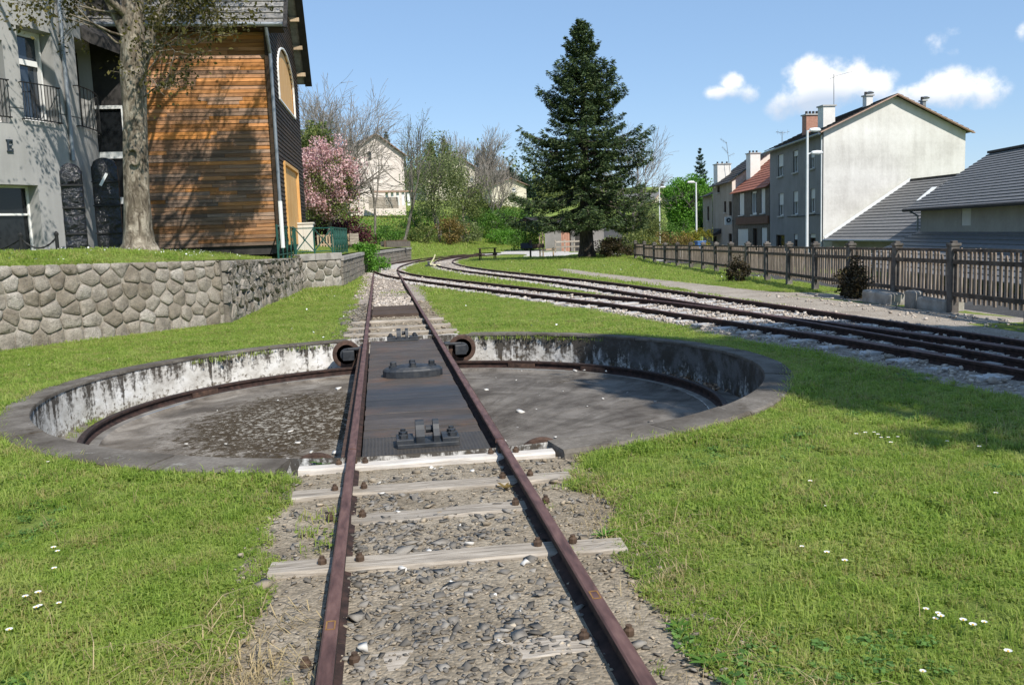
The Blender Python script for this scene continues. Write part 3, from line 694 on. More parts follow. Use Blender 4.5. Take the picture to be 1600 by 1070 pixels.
for y0_, y1_, w_, k_ in ((0, 14.2, 2.4, 0), (14, 22.3, 2.05, 1), (22, 82, 1.75, 2)):
    bed('track_bed', LINE_A, w_, .0165+.001*k_, 'pale_ballast_bed', y0_, y1_, seed=8)
    bed('track_bed', LINE_B, w_, .0215+.001*k_, 'pale_ballast_bed', y0_, y1_, seed=9)
def patch(name, pts, z, mat, seed=0):
    P = smooth(pts+[pts[0]], .6)[:-1]; c = P.mean(0); n = len(P)
    V = [(c[0], c[1], float(Hz(c[0], c[1]))+z)]; F = []
    for r_ in (.5, 1.0):
        Q = c+(P-c)*r_; zz = Hz(Q[:, 0], Q[:, 1])+z; V += [(*q, w) for q, w in zip(Q, zz)]
    for i in range(n):
        k = (i+1) % n; F.append((0, 1+i, 1+k, 1+k)); F.append((1+i, 1+n+i, 1+n+k, 1+k))
    m = MB(); m.add(V, [tuple(dict.fromkeys(f)) for f in F]); return tag(m.build(name, mat), kind='structure')
PATH = [(7.6, 4), (10.9, 4), (11.0, 9), (11.1, 13.5), (10.9, 17), (10.2, 19.0), (9.2, 19.6), (8.9, 20.4), (8.6, 24), (8.2, 29), (7.9, 33.5), (7.75, 38), (7.3, 38.2), (7.0, 34), (7.1, 29), (7.35, 24), (7.4, 19), (7.5, 14), (7.6, 9)]
patch('dirt_path', PATH, .006, 'dirt_path')
ROADP = [(4.6, 66), (7.5, 74), (12, 82.5), (20, 88), (34, 92), (34, 80), (21, 70), (14, 62), (11.2, 56.8), (9.9, 56.6), (9.4, 60), (10.6, 66), (9.4, 69), (7.2, 67.5)]
patch('gravel_road', ROADP, .035, 'gravel_road')
bed('street', np.array([(17.6+.1*(y-20), y) for y in np.arange(6, 120, 3.)]), 6.5, .03, 'street_asphalt', 0, 130, .02, 3)
# ---------------------------------------------------------------- ballast stones
BOX_V = np.array([(x, y, z) for z in (-1, 1) for y in (-1, 1) for x in (-1, 1)], float)*.72
BOX_F = np.array([(0, 2, 1), (1, 2, 3), (4, 5, 6), (5, 7, 6), (0, 1, 4), (1, 5, 4), (2, 6, 3), (3, 6, 7), (0, 4, 2), (2, 4, 6), (1, 3, 5), (3, 7, 5)])
def stones(name, XY, size, mat, zf=None, flat=.6, sink=.25, parent=None):
    N = len(XY); P = np.zeros((N, 3)); P[:, :2] = XY
    sz = size*nrng.lognormal(0, .38, N); P[:, 2] = (Hz(XY[:, 0], XY[:, 1]) if zf is None else zf(XY))+sz*flat*(.5-sink)
    V = BOX_V[None]*(1+nrng.uniform(-.5, .32, (N, 8, 1)))+nrng.normal(0, .12, (N, 8, 3))
    sc = np.stack([nrng.uniform(.7, 1.25, N), nrng.uniform(.6, 1.0, N), flat*nrng.uniform(.6, 1.1, N)], 1)
    V = V*sc[:, None]*sz[:, None, None]*.5
    a = nrng.uniform(0, 2*PI, N); c, s_ = np.cos(a)[:, None], np.sin(a)[:, None]; tl = nrng.normal(0, .28, (N, 1))
    x, y, z = V[..., 0], V[..., 1], V[..., 2]; x, z = x*np.cos(tl)-z*np.sin(tl), x*np.sin(tl)+z*np.cos(tl)
    V = np.stack([x*c-y*s_, x*s_+y*c, z], -1)+P[:, None]
    F = (np.arange(N)*8)[:, None, None]+BOX_F[None]
    return tag(np_mesh(name, V.reshape(-1, 3), F.reshape(-1, 3), mat, parent), kind='stuff')
def rnd_xy(n, x0, x1, y0, y1): return np.c_[nrng.uniform(x0, x1, n), nrng.uniform(y0, y1, n)]
def bedz(XY): return np.full(len(XY), .012)
A = rnd_xy(3000, -.49, .49, 1.2, 5.95); A = A[(vnoise(A[:, 0], A[:, 1], 4, 21)+nrng.normal(0, .2, len(A)) > -.12)]
stones('ballast_stones', A, .030, 'slate_stone', bedz, .34, .36)
A = rnd_xy(420, -.47, .47, 1.2, 5.95); stones('ballast_stones', A, .046, 'slate_stone', bedz, .26, .38)
A = rnd_xy(2600, -1.05, 1.05, 1.2, 6.05); stones('tan_pebbles', A, .016, 'tan_stone', bedz, .5)
A = rnd_xy(1400, -.95, .98, 1.2, 6.05); A = A[np.abs(A[:, 0]) > .6]; stones('ballast_stones', A[:700], .028, 'slate_stone', bedz, .34, .36)
A = rnd_xy(60, -.95, .95, 1.6, 6.0); stones('tan_pebbles', A[:26], .055, 'tan_stone', bedz, .5)
stones('white_pebbles', np.r_[rnd_xy(34, -.9, .9, 1.8, 6.0), [[.14, 2.62], [.12, 2.66]]], .035, 'white_stone', bedz, .6)
A = rnd_xy(1500, -.95, .95, 14.0, 22.2); A = A[np.abs(np.abs(A[:, 0])-.53) > .08]; stones('ballast_stones', A, .036, 'tan_stone', bedz, .5)
A = rnd_xy(1300, -.47, .47, 20.4, 24.0); stones('pale_ballast', A, .055, 'pale_stone', bedz, .7)
A = rnd_xy(900, -1.0, .47, 24, 42); stones('pale_ballast', A, .06, 'pale_stone', bedz, .6)
A = rnd_xy(1100, -1.1, -.6, 14.2, 22); stones('ballast_stones', A, .036, 'slate_stone', bedz, .6)
def along(line, n, w, y0, y1):
    L = np.concatenate([[0], np.cumsum(np.linalg.norm(np.diff(line, axis=0), axis=1))]); m = (line[:, 1] > y0) & (line[:, 1] < y1)
    d = nrng.uniform(L[m].min(), L[m].max(), n); tg = np.gradient(line, axis=0); tg /= np.linalg.norm(tg, axis=1, keepdims=True)
    P = np.c_[np.interp(d, L, line[:, 0]), np.interp(d, L, line[:, 1])]; t = np.c_[np.interp(d, L, tg[:, 0]), np.interp(d, L, tg[:, 1])]
    return P+np.c_[t[:, 1], -t[:, 0]]*nrng.uniform(-w/2, w/2, n)[:, None]
RAILS = [offset(l, s_*.525) for l in (LINE_A, LINE_B) for s_ in (-1, 1)]
def clear(P, d=.06):
    for r_ in RAILS: P = P[seg_dist(P[:, 0], P[:, 1], [tuple(q) for q in r_[::2]]) > d]
    return P
stones('pale_ballast', clear(along(LINE_A, 4200, 2.15, 4, 18)), .036, 'pale_stone', lambda q: np.full(len(q), .03), .75)
stones('pale_ballast', clear(along(LINE_B, 4200, 2.15, 4, 22)), .036, 'pale_stone', lambda q: np.full(len(q), .034), .75)
stones('pale_ballast', clear(along(LINE_A, 3600, 1.6, 18, 46)), .042, 'pale_stone', lambda q: np.full(len(q), .026), .7)
stones('pale_ballast', clear(along(LINE_B, 3600, 1.6, 22, 56)), .042, 'pale_stone', lambda q: np.full(len(q), .03), .7)
stones('white_pebbles', np.c_[nrng.uniform(8.2, 9.2, 260), nrng.uniform(6, 19, 260)], .05, 'rubble' if False else 'pale_stone', bedz, .6)
# ================================================================== turntable pit
pit = thing('turntable_pit', 'round sunken turntable pit with whitewashed wall and dark concrete rim', 'turntable pit', (PC[0], PC[1], 0))
ZR, ZF = .075, -.45
NK = 26
for q in range(NK):                                          # coping ring in slabs
    a0 = 2*PI*q/NK+.1; a1 = a0+2*PI/NK-.0035; m = MB(); n = 6; V = []
    dz = rng.uniform(-.006, .006)
    for i in range(n+1):
        a = a0+(a1-a0)*i/n; c, s_ = math.cos(a), math.sin(a)
        for (r_, z) in ((RIN-.012, ZR-.035), (RIN-.012, ZR-.012+dz), (RIN-.008, ZR+dz), (ROUT-.02, ZR-.01+dz), (ROUT, ZR-.03), (ROUT, -.1)):
            V.append((PC[0]+c*r_, PC[1]+s_*r_, z))
    F = [(i*6+j, (i+1)*6+j, (i+1)*6+j+1, i*6+j+1) for i in range(n) for j in range(5)]
    m.add(V, F+[(0, 1, 2, 3, 4, 5), tuple(reversed(range(n*6, n*6+6)))])
    am = (a0+a1)/2
    if abs(math.cos(am))*RIN < 1.0: continue                 # the tracks cross the rim here
    fixn(m.build('coping_slab', 'kerb_concrete', pit))
m = MB()
def arc(r0, z0, r1, z1, n=120):
    V = []
    for i in range(n):
        a = 2*PI*i/n; V += [(PC[0]+math.cos(a)*r0, PC[1]+math.sin(a)*r0, z0), (PC[0]+math.cos(a)*r1, PC[1]+math.sin(a)*r1, z1)]
    return V, [(2*i, 2*((i+1) % n), 2*((i+1) % n)+1, 2*i+1) for i in range(n)]
b = MB(); b.add(*arc(RIN, ZR-.005, RIN, ZF)); o = fixn(b.build('pit_wall', 'lime_wash', pit, True)); o.data.flip_normals()
b = MB(); b.add(*arc(RIN+.005, ZF+.02, 3.55, ZF+.03)); b.add(*arc(3.55, ZF+.03, 3.53, ZF+.055)); b.add(*arc(3.53, ZF+.055, 3.28, ZF+.06)); fixn(b.build('ring_ledge', 'ledge_concrete', pit))
prof = [(3.28, ZF+.06), (3.25, ZF+.03), (2.9, ZF+.045), (2.4, ZF+.075), (1.8, ZF+.10), (1.1, ZF+.12), (.4, ZF+.13), (.01, ZF+.13)]
n = 96; V = []
for (r_, z) in prof:
    for i in range(n):
        a = 2*PI*i/n; x, y = math.cos(a)*r_, math.sin(a)*r_
        V.append((PC[0]+x, PC[1]+y, z+.012*float(vnoise(x, y, 2.2, 5))))
F = [(i*n+j, (i+1)*n+j, (i+1)*n+(j+1) % n, i*n+(j+1) % n) for i in range(len(prof)-1) for j in range(n)]
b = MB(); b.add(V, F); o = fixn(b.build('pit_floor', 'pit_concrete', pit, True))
ring = np.array([(PC[0]+3.43*math.cos(t), PC[1]+3.43*math.sin(t)) for t in np.linspace(0, 2*PI, 181)])
o = rail(ring, ZF+.05, pit, 'ring_rail'); o.data.materials[0] = MATS['ring_rail_rust']
for a in (142, 40, 60):
    m = MB(); c, s_ = math.cos(R(a)), math.sin(R(a))
    m.box((PC[0]+3.392*c, PC[1]+3.392*s_, ZF+.095), (.02, .42, .06), R(a)); m.build('fishplate', 'rusty_iron', pit)
a = nrng.uniform(R(2), R(75), 520); r_ = nrng.uniform(3.5, 3.8, 520)
P = np.c_[PC[0]+np.cos(a)*r_, PC[1]+np.sin(a)*r_, np.full(520, ZF+.05)+nrng.uniform(0, .04, 520)]
V, F = leaves(P, .06, nrng, .6, 1.2); tag(np_mesh('dry_leaves', V, F, 'dry_leaf'), kind='stuff')
A = np.c_[PC[0]+nrng.uniform(-2.8, 2.8, 60), PC[1]+nrng.uniform(-2.6, 2.6, 60)]
A = A[np.abs(A[:, 0]) > .75]; stones('pit_crumbs', A, .035, 'white_stone', lambda q: np.full(len(q), ZF+.10), .5)
# ================================================================== turntable deck
tt = thing('turntable', 'rusty railed turntable bridge decked with dark timber boards across the pit', 'turntable', (PC[0], PC[1], ZF+.1))
TY0, TY1 = 6.34, 13.70
for s_ in (-1, 1):
    rail(np.array([(s_*.53, y) for y in np.linspace(TY0, TY1, 16)]), .0, tt)
    g = MB(); g.box((s_*.56, (TY0+TY1)/2, -.012), (.13, TY1-TY0, .02)); g.box((s_*.60, (TY0+TY1)/2, -.15), (.014, TY1-TY0-.1, .255)); g.box((s_*.60, (TY0+TY1)/2, -.285), (.16, TY1-TY0-.3, .016))
    g.build('girder', 'rusty_iron', tt)
y = TY0+.62
while y < TY1-.1:
    w = min(rng.choice((.19, .22, .24, .26)), TY1-.06-y)
    MB().box((rng.uniform(-.004, .004), y+w/2, .018+rng.uniform(-.003, .003)), (.93, w-.006, .05)).build('deck_board', 'deck_timber', tt, bevel=.004); y += w
MB().box((0, TY0+.31, .034), (.93, .60, .012)).build('chequer_plate', 'chequer_plate', tt)
MB().box((0, TY0+.008, -.01), (.93, .014, .07)).build('end_plate', 'rusty_iron', tt)
# pivot casting
pb = MB(); k = []
for i in range(24):
    t = 2*PI*i/24; k.append((.335*math.copysign(abs(math.cos(t))**.8, math.cos(t)), .20*math.copysign(abs(math.sin(t))**.8, math.sin(t))))
V = []; 
for sc, z in ((1, .043), (1, .115), (.93, .135), (.80, .138), (.74, .152), (.40, .168)): V += [(PC[0]+x*sc, PC[1]+yv*sc, z) for x, yv in k]
pb.add(V, [(a*24+i, a*24+(i+1) % 24, a*24+24+(i+1) % 24, a*24+24+i) for a in range(5) for i in range(24)]+[tuple(range(120, 144))])
pv = fixn(pb.build('pivot_casting', 'cast_iron', tt))
for (x, yv) in ((-.215, .0), (.215, .0), (0, .10), (0, -.10)):
    MB().lathe([(.052, .135), (.052, .165), (.036, .166), (.036, .20), (.028, .207)], (PC[0]+x, PC[1]+yv, 0), 6).build('pivot_bolt', 'cast_iron', pv)
def lock_bracket(y, flip):
    m = MB(); m.box((PC[0]-.02, y, .055), (.46, .24, .035)); m.box((PC[0]-.19, y, .085), (.13, .22, .04)); m.box((PC[0]+.15, y, .085), (.13, .22, .04))
    o = m.build('lock_bracket', 'cast_iron', tt, bevel=.006)
    for x in (-.085, .045):
        q = MB(); pr = [(x+PC[0]-.02, y-.10, .07)]
        pts = [(-.10, .07), (.11, .07), (.11, .12)]+[(.02+.085*math.cos(t), .14+.085*math.sin(t)) for t in np.linspace(-.2, PI-.3, 8)]+[(-.10, .12)]
        q.prism([(PC[0]+x-.022, y+a, z) for a, z in pts], (.044+.02*(x < 0), 0, 0)); fixn(q.build('lug', 'cast_iron', o))
    m = MB(); m.lathe([(.028, 0), (.028, .10)], (PC[0]-.03, y+.02, .15), 10, 'x'); m.build('locking_pin', 'cast_iron', o)
    for x, yy in ((-.2, -.05), (.165, -.05), (-.2, .07), (.165, .07)):
        MB().lathe([(.034, .10), (.034, .13), (.02, .135), (.02, .15)], (PC[0]+x, y+yy, 0), 6).build('bracket_bolt', 'cast_iron', o)
lock_bracket(TY0+.28, 1); lock_bracket(TY1-.14, -1)
for sx in (-1, 1):
    for y in (TY0+.40, TY1-.30):
        c = (PC[0]+sx*.86, y, ZF+.16+(.19 if y > 8 else .095)); w0 = MB(); n = 28      # spoked wheel, axle along the bridge
        w0.lathe([(.19, -.05), (.208, -.045), (.208, -.03), (.19, -.028), (.183, .045), (.15, .045), (.145, -.05)], c, n, 'y')
        wh = fixn(w0.build('wheel', 'rusty_iron', tt))
        sp = MB()
        for i in range(8):
            t = 2*PI*i/8; sp.beam((c[0]+.05*math.cos(t), y-.01, c[2]+.05*math.sin(t)), (c[0]+.17*math.cos(t), y-.01, c[2]+.17*math.sin(t)), .045, .035, (0, 1, 0)); 
        sp.build('spokes', 'cast_iron', wh)
        hb = MB(); hb.lathe([(.085, -.10), (.095, -.09), (.095, .07), (.06, .10)], c, 16, 'y'); fixn(hb.build('hub', 'cast_iron', wh))
        bx = MB(); bx.box((c[0]-sx*.03, y-.10, c[2]-.01), (.17, .10, .15)); bx.box((c[0]-sx*.14, y-.03, c[2]+.08), (.26, .16, .04)); bx.build('axle_box', 'cast_iron', tt, bevel=.012)
# ================================================================== stone retaining walls
def clip(poly, px, py, nx, ny):
    out = []
    for i in range(len(poly)):
        a, b = poly[i], poly[(i+1) % len(poly)]; da = (a[0]-px)*nx+(a[1]-py)*ny; db = (b[0]-px)*nx+(b[1]-py)*ny
        if da <= 0: out.append(a)
        if da*db < 0:
            t = da/(da-db); out.append((a[0]+(b[0]-a[0])*t, a[1]+(b[1]-a[1])*t))
    return out
def stone_face(root, p0, p1, zb, zt0, zt1, cw, ch, gap, depth, mat, core, seed, batter=0., jit=.33, rough=1.):
    r_ = random.Random(seed); L = math.dist(p0, p1); ux, uy = (p1[0]-p0[0])/L, (p1[1]-p0[1])/L; nx, ny = uy, -ux
    H = max(zt0, zt1)-zb; rows = max(2, round(H/ch)); seeds = []
    for i in range(rows):
        u = -cw*r_.random()
        while u < L+cw:
            w = cw*r_.uniform(.62, 1.5); seeds.append((u+w/2, (i+.5)*H/rows+r_.uniform(-jit, jit)*ch*.7)); u += w
    def top(u): return zt0+(zt1-zt0)*u/L-zb
    def pos(u, v, d): 
        k = d-batter*v
        return (p0[0]+ux*u+nx*k, p0[1]+uy*u+ny*k, zb+v)
    m = MB(); m.add([pos(0, -.3, -.5), pos(L, -.3, -.5), pos(L, -.3, .0), pos(0, -.3, .0), pos(0, top(0)-.02, -.5), pos(L, top(L)-.02, -.5), pos(L, top(L)-.02, .0), pos(0, top(0)-.02, .0)], [(0, 3, 2, 1), (4, 5, 6, 7), (0, 1, 5, 4), (1, 2, 6, 5), (2, 3, 7, 6), (3, 0, 4, 7)])
    fixn(m.build('wall_core', core, root))
    cnt = 0
    for (su, sv) in seeds:
        poly = [(0, -.12), (L, -.12), (L, top(L)), (0, top(0))]
        for (qu, qv) in seeds:
            du, dv = qu-su, qv-sv
            if (du or dv) and abs(du) < 3*cw and abs(dv) < 3*ch:
                poly = clip(poly, (su+qu)/2, (sv+qv)/2, du, dv)
                if len(poly) < 3: break
        if len(poly) < 3: continue
        cu = sum(p[0] for p in poly)/len(poly); cv = sum(p[1] for p in poly)/len(poly)
        size = max(math.dist(p, (cu, cv)) for p in poly)
        if size < .05: continue
        # cut the corners a little, then pull in by the joint
        q = []
        for i in range(len(poly)):
            a, b = poly[i], poly[(i+1) % len(poly)]; l = math.dist(a, b)
            if l < .02: continue
            for t in (.14, .86): q.append((a[0]+(b[0]-a[0])*t, a[1]+(b[1]-a[1])*t))
        if len(q) < 6: continue
        k = len(q); V = []; f = r_.uniform(.75, 1.25)*depth; tu, tv = r_.uniform(-.3, .3), r_.uniform(-.3, .3)
        for inset, d in ((gap/2, -.02), (gap/2+.004, f*.45), (gap/2+.022, f*.85), (.42*size, f*1.05)):
            for (u, v) in q:
                l = math.dist((u, v), (cu, cv)); g = max(0, 1-inset/l)
                jj = r_.uniform(-.2, .2)*f*rough if d > 0 else 0
                V.append(pos(cu+(u-cu)*g, cv+(v-cv)*g, d+jj*(1 if d < f else .7)+((u-cu)*tu+(v-cv)*tv)*.35*(d > 0)))
        V.append(pos(cu, cv, f*1.08))
        F = [(a*k+i, a*k+(i+1) % k, a*k+k+(i+1) % k, a*k+k+i) for a in range(3) for i in range(k)]+[(3*k+i, 3*k+(i+1) % k, 4*k) for i in range(k)]
        b = MB(); b.add(V, F); b.build('stone', mat, root, rough < 1.1); cnt += 1
    return cnt
rw = thing('retaining_wall', 'rough grey-brown boulder retaining wall holding up the lawn in front of the building', 'stone wall', (-3.41, 18.64, 0))
WC = (-3.41, 18.64); d = Vector((WC[0]+6.31, WC[1]-15.39)).normalized()
P0 = (WC[0]-d.x*5.6, WC[1]-d.y*5.6)
stone_face(rw, P0, WC, -.02, 1.40, 1.27, .285, .245, .012, .036, 'granite', 'mortar_mid', 3, .04, .36, .8)
stone_face(rw, WC, (-2.91, 30.59), -.02, 1.27, 1.05, .42, .26, .03, .11, 'rough_granite', 'mortar_dark', 5, .0, .25, 1.3)
pw = thing('retaining_wall', 'pale crazy-jointed stone wall with a dressed granite coping under the green railing', 'stone wall', (-2.2, 32.6, 0))
stone_face(pw, (-2.91, 30.60), (-1.60, 31.75), -.02, .92, .92, .42, .36, .03, .045, 'pier_granite', 'mortar_pale', 8)
for q, (a, b) in enumerate(((0, .36), (.365, .72), (.725, 1.02))):
    p = Vector((-2.91, 30.6, 0)).lerp(Vector((-1.6, 31.75, 0)), a); e = Vector((-2.91, 30.6, 0)).lerp(Vector((-1.6, 31.75, 0)), b)
    MB().beam(p+Vector((-.16, .19, 1.04)), e+Vector((-.16, .19, 1.04)), .62, .23).build('coping_stone', 'coping_granite', pw, bevel=.02)
fw = thing('retaining_wall', 'long low stone wall with flat coping curving away beside the far rails', 'stone wall', (-1.0, 45, 0))
fp = [(-1.60, 31.82), (-1.22, 38.0), (-.80, 45.2), (-.72, 45.9), (.35, 53.0), (1.5, 60.0), (1.9, 62.5)]
sb = MB(); cp = MB()
for (a, b) in zip(fp[:-1], fp[1:]):
    L = math.dist(a, b); dx, dy = (b[0]-a[0])/L, (b[1]-a[1])/L; rz = math.atan2(dy, dx); up = 1.0 if a[1] < 45 else .92
    MB().beam((a[0]-dy*.25, a[1]+dx*.25, .42), (b[0]-dy*.25, b[1]+dx*.25, .42), .42, .9).build('wall_core', 'mortar_pale', fw)
    for r_ in range(4):
        u = -.2*(r_ % 2)
        while u < L:
            w = rng.uniform(.38, .62); c0 = max(0, u)+.012; c1 = min(L, u+w)-.012; u += w
            if c1-c0 < .1: continue
            c = (c0+c1)/2; sb.box((a[0]+dx*c+dy*.02*rng.uniform(-.5, 1), a[1]+dy*c-dx*.02*rng.uniform(-.5, 1), .0+.11+r_*.215), (c1-c0, .14, .195), rz)
    u = 0
    while u < L-.05:
        w = min(1.25, L-u); MB().box((a[0]+dx*(u+w/2)-dy*.16, a[1]+dy*(u+w/2)+dx*.16, up-.06), (w-.012, .56, .13), rz).build('coping_stone', 'coping_granite', fw); u += w
tag(sb.build('stonework', 'pier_granite', fw), kind='stuff')
# ================================================================== fence on the right
def along_fence(d):
    L = np.concatenate([[0], np.cumsum([math.dist(a, b) for a, b in zip(FENCE[:-1], FENCE[1:])])])
    return float(np.interp(d, L, [p[0] for p in FENCE])), float(np.interp(d, L, [p[1] for p in FENCE])), L[-1]
fe = thing('paling_fence', 'weathered wooden paling fence between concrete posts beside the dirt path', 'fence', (9.3, 14, 0))
def fy(y): return 0.0
_, _, FL = along_fence(0)
BAY = 2.05; off = 7.64-6.0-4*.41                             # posts fall at 13.6 m, 15.5 m ...
dposts = []; dd = .0
d0 = 1.62
while d0 < FL+.01: dposts.append(d0); d0 += BAY
slat_mb = None; nsl = 0; far = MB()
def fh(y): return float(np.interp(y, [6, 14, 25, 45], [1.14, 1.10, 1.0, .80]))
for q, d in enumerate(dposts):
    x, y, _ = along_fence(d); x2, y2, _ = along_fence(d+.1); a = math.atan2(y2-y, x2-x); h = fh(y); z = float(Hz(x, y))
    m = MB(); w = .145; tl = Matrix.Rotation(R(rng.uniform(-1.3, 1.3)), 3, 'X')
    m.box((x, y, z+h/2+.0), (w, w, h+.1), a, tl); m.box((x, y, z+h+.045), (w+.035, w+.035, .05), a, tl); m.box((x, y, z+h+.085), (w-.05, w-.05, .05), a, tl)
    m.build('post', 'concrete_post', fe, bevel=.012)
    if q == len(dposts)-1: break
    xn, yn, _ = along_fence(dposts[q+1]); an = math.atan2(yn-y, xn-x); ux, uy = math.cos(an), math.sin(an); L = math.dist((x, y), (xn, yn)); hn = fh(yn)
    for zr, w_ in ((.30, .07), (.80, .07), (.98, .05)):
        MB().beam((x+ux*.05-uy*.03, y+uy*.05+ux*.03, z+h*zr/1.0*.98), (xn-ux*.05-uy*.03, yn-uy*.05+ux*.03, z+hn*zr*.98), .05, w_).build('fence_rail', 'fence_rail_wood', fe)
    ns = 15; 
    for i in range(ns):
        t = (i+.7)/(ns+.4)*L; px, py = x+ux*t+uy*.012, y+uy*t-ux*.012; hh = h+(hn-h)*t/L
        top = hh*rng.uniform(.94, 1.0)*(rng.uniform(.86, .94) if rng.random() < .05 else 1); bot = .20+rng.uniform(-.02, .03); lean = rng.gauss(0, .022)
        m = far if nsl >= 297 else MB(); w = .062; s_ = (w/2, .011)
        V = []
        for (z_, ww) in ((bot, 1), (top-.06, 1), (top, .25)):
            for (aa, bb) in ((-1, -1), (1, -1), (1, 1), (-1, 1)):
                V.append((px+ux*(aa*s_[0]*ww+lean*z_)+uy*bb*s_[1], py+uy*(aa*s_[0]*ww+lean*z_)-ux*bb*s_[1], z+z_))
        F = [(3, 2, 1, 0)]+[(k*4+j, k*4+(j+1) % 4, k*4+4+(j+1) % 4, k*4+4+j) for k in range(2) for j in range(4)]+[(8, 9, 10, 11)]
        m.add(V, F)
        if nsl < 297: m.build('slat', 'fence_wood', fe)
        nsl += 1
if far.v: tag(far.build('slat', 'fence_wood', fe), kind='stuff')
for (px, py, Y, sx, sy, sz, lb) in ((1380, 462, 16.3, .55, .9, .26, 'pale stone block lying under the fence behind the dark bush'), (1420, 470, 15.2, .22, .3, .34, 'small pale stone wedged upright at the foot of a fence post'), (1455, 472, 14.6, .4, 1.0, .24, 'long pale stone slab lying under the fence between two posts')):
    p = G(px, py+14, 0); m = MB(); m.box((p[0]+.22, p[1]+.2, sz/2-.02), (sx, sy, sz), rng.uniform(-.1, .1), Matrix.Rotation(R(rng.uniform(-5, 5)), 3, 'X'))
    o = tag(m.build('stone_block', 'rubble', None, bevel=.04), lb, 'stone'); recenter(o, (p[0]+.22, p[1]+.2, 0))
# ================================================================== plants
def leafcloud(c, rad, n, clumps, rg, spread=.36, bottom=-1.):
    """points gathered in clumps spread through an ellipsoid"""
    q = rg.normal(size=(clumps, 3)); q /= np.linalg.norm(q, axis=1, keepdims=True); q *= rg.uniform(.25, 1, (clumps, 1))**.5*.86
    q[:, 2] = np.maximum(q[:, 2], bottom)
    idx = rg.integers(0, clumps, n); p = q[idx]+np.clip(rg.normal(size=(n, 3)), -1.5, 1.5)*spread*rg.uniform(.5, 1.1, (clumps, 1))[idx]*.5
    p[:, 2] = np.maximum(p[:, 2], bottom-.1)
    return np.asarray(c)+p*np.asarray(rad)
def rot(v, ax, a):
    return (Matrix.Rotation(a, 3, ax) @ v)
def branch(rg, p, d, L, r, depth, segs, tips, spread=.6, up=.15, kids=(3, 5), nseg=4, wob=.12, taper=.55, first=.35, shrink=(.55, .8), minr=.004):
    p = Vector(p); d = Vector(d).normalized(); pts = [p.copy()]; rs = [r]
    for i in range(nseg):
        d = (d+Vector((rg.gauss(0, wob), rg.gauss(0, wob), rg.gauss(0, wob)+up*.5))).normalized()
        q = p+d*(L/nseg); r1 = max(minr, r*(1-(1-taper)*(i+1)/nseg))
        segs.append((*p, *q, rs[-1], r1)); p = q; pts.append(p.copy()); rs.append(r1)
    if depth == 0:
        tips.append((p.copy(), d.copy())); tips.append(((pts[-2]+p)/2, d.copy())); return
    for k in range(rg.randint(*kids)):
        t = first+(1-first)*((k+rg.random())/kids[1]) if k else 1.0
        t = min(1, t); f = t*nseg; i = min(nseg-1, int(f)); q = pts[i].lerp(pts[i+1], f-i)
        dd = (pts[i+1]-pts[i]).normalized(); ax = dd.orthogonal().normalized(); ax.rotate(Matrix.Rotation(rg.uniform(0, 2*PI), 3, dd))
        nd = dd.copy(); nd.rotate(Matrix.Rotation(spread*rg.uniform(.55, 1.25)*(.5 if k == 0 else 1), 3, ax))
        branch(rg, q, nd, L*rg.uniform(*shrink), max(minr, rs[i]*rg.uniform(.5, .72)), depth-1, segs, tips, spread, up, kids, max(2, nseg-1), wob, taper, .25, shrink, minr)
def tree(name, label, cat, base, h, seed, leafmat=None, barkmat='grey_bark', depth=4, r=.16, leaf=.1, perleaf=6, scatter=.25, trunk=.35, spread=.6, up=.18, kids=(3, 5), stems=1, lean=(0, 0), group=None, shrink=(.55, .8), wob=.1, minr=.006):
    rg = random.Random(seed); ng = np.random.default_rng(seed); base = Vector(base)
    root = thing(name, label, cat, base, group); segs, tips = [], []
    for k in range(stems):
        d = Vector((lean[0]+(rg.gauss(0, .16) if stems > 1 else 0), lean[1]+(rg.gauss(0, .16) if stems > 1 else 0), 1))
        branch(rg, base+Vector((rg.gauss(0, .18), rg.gauss(0, .18), -.1)) if stems > 1 else base+Vector((0, 0, -.1)), d, h*trunk, r, depth, segs, tips, spread, up, kids, 5, wob, .72, .45, shrink, minr)
    A = np.array(segs)
    top = A[:, 5].max()-base.z; s_ = h/top                    # bring it to its height
    A[:, :6] = (A[:, :6].reshape(-1, 2, 3)-np.array(base))*np.array([s_**.5, s_**.5, s_])[None, None]+np.array(base)[None, None] if False else ((A[:, :6].reshape(-1, 3)-np.array(base))*s_+np.array(base)).reshape(-1, 6)
    big = A[:, 6] > r*.45
    V, F = frustums(A[big], 8); np_mesh('trunk', V, F, barkmat, root, True)
    V, F = frustums(A[~big], 4); o = np_mesh('branches', V, F, barkmat if leafmat else 'twig_bark', root, True); tag(o, kind='stuff')
    if leafmat:
        T = np.array([((p-base)*s_+base)[:] for p, _ in tips]); P = np.repeat(T, perleaf, 0)+ng.normal(size=(len(T)*perleaf, 3))*scatter
        V, F = leaves(P, leaf, ng, .6); np_mesh('crown', V, F, leafmat, root)
    return root
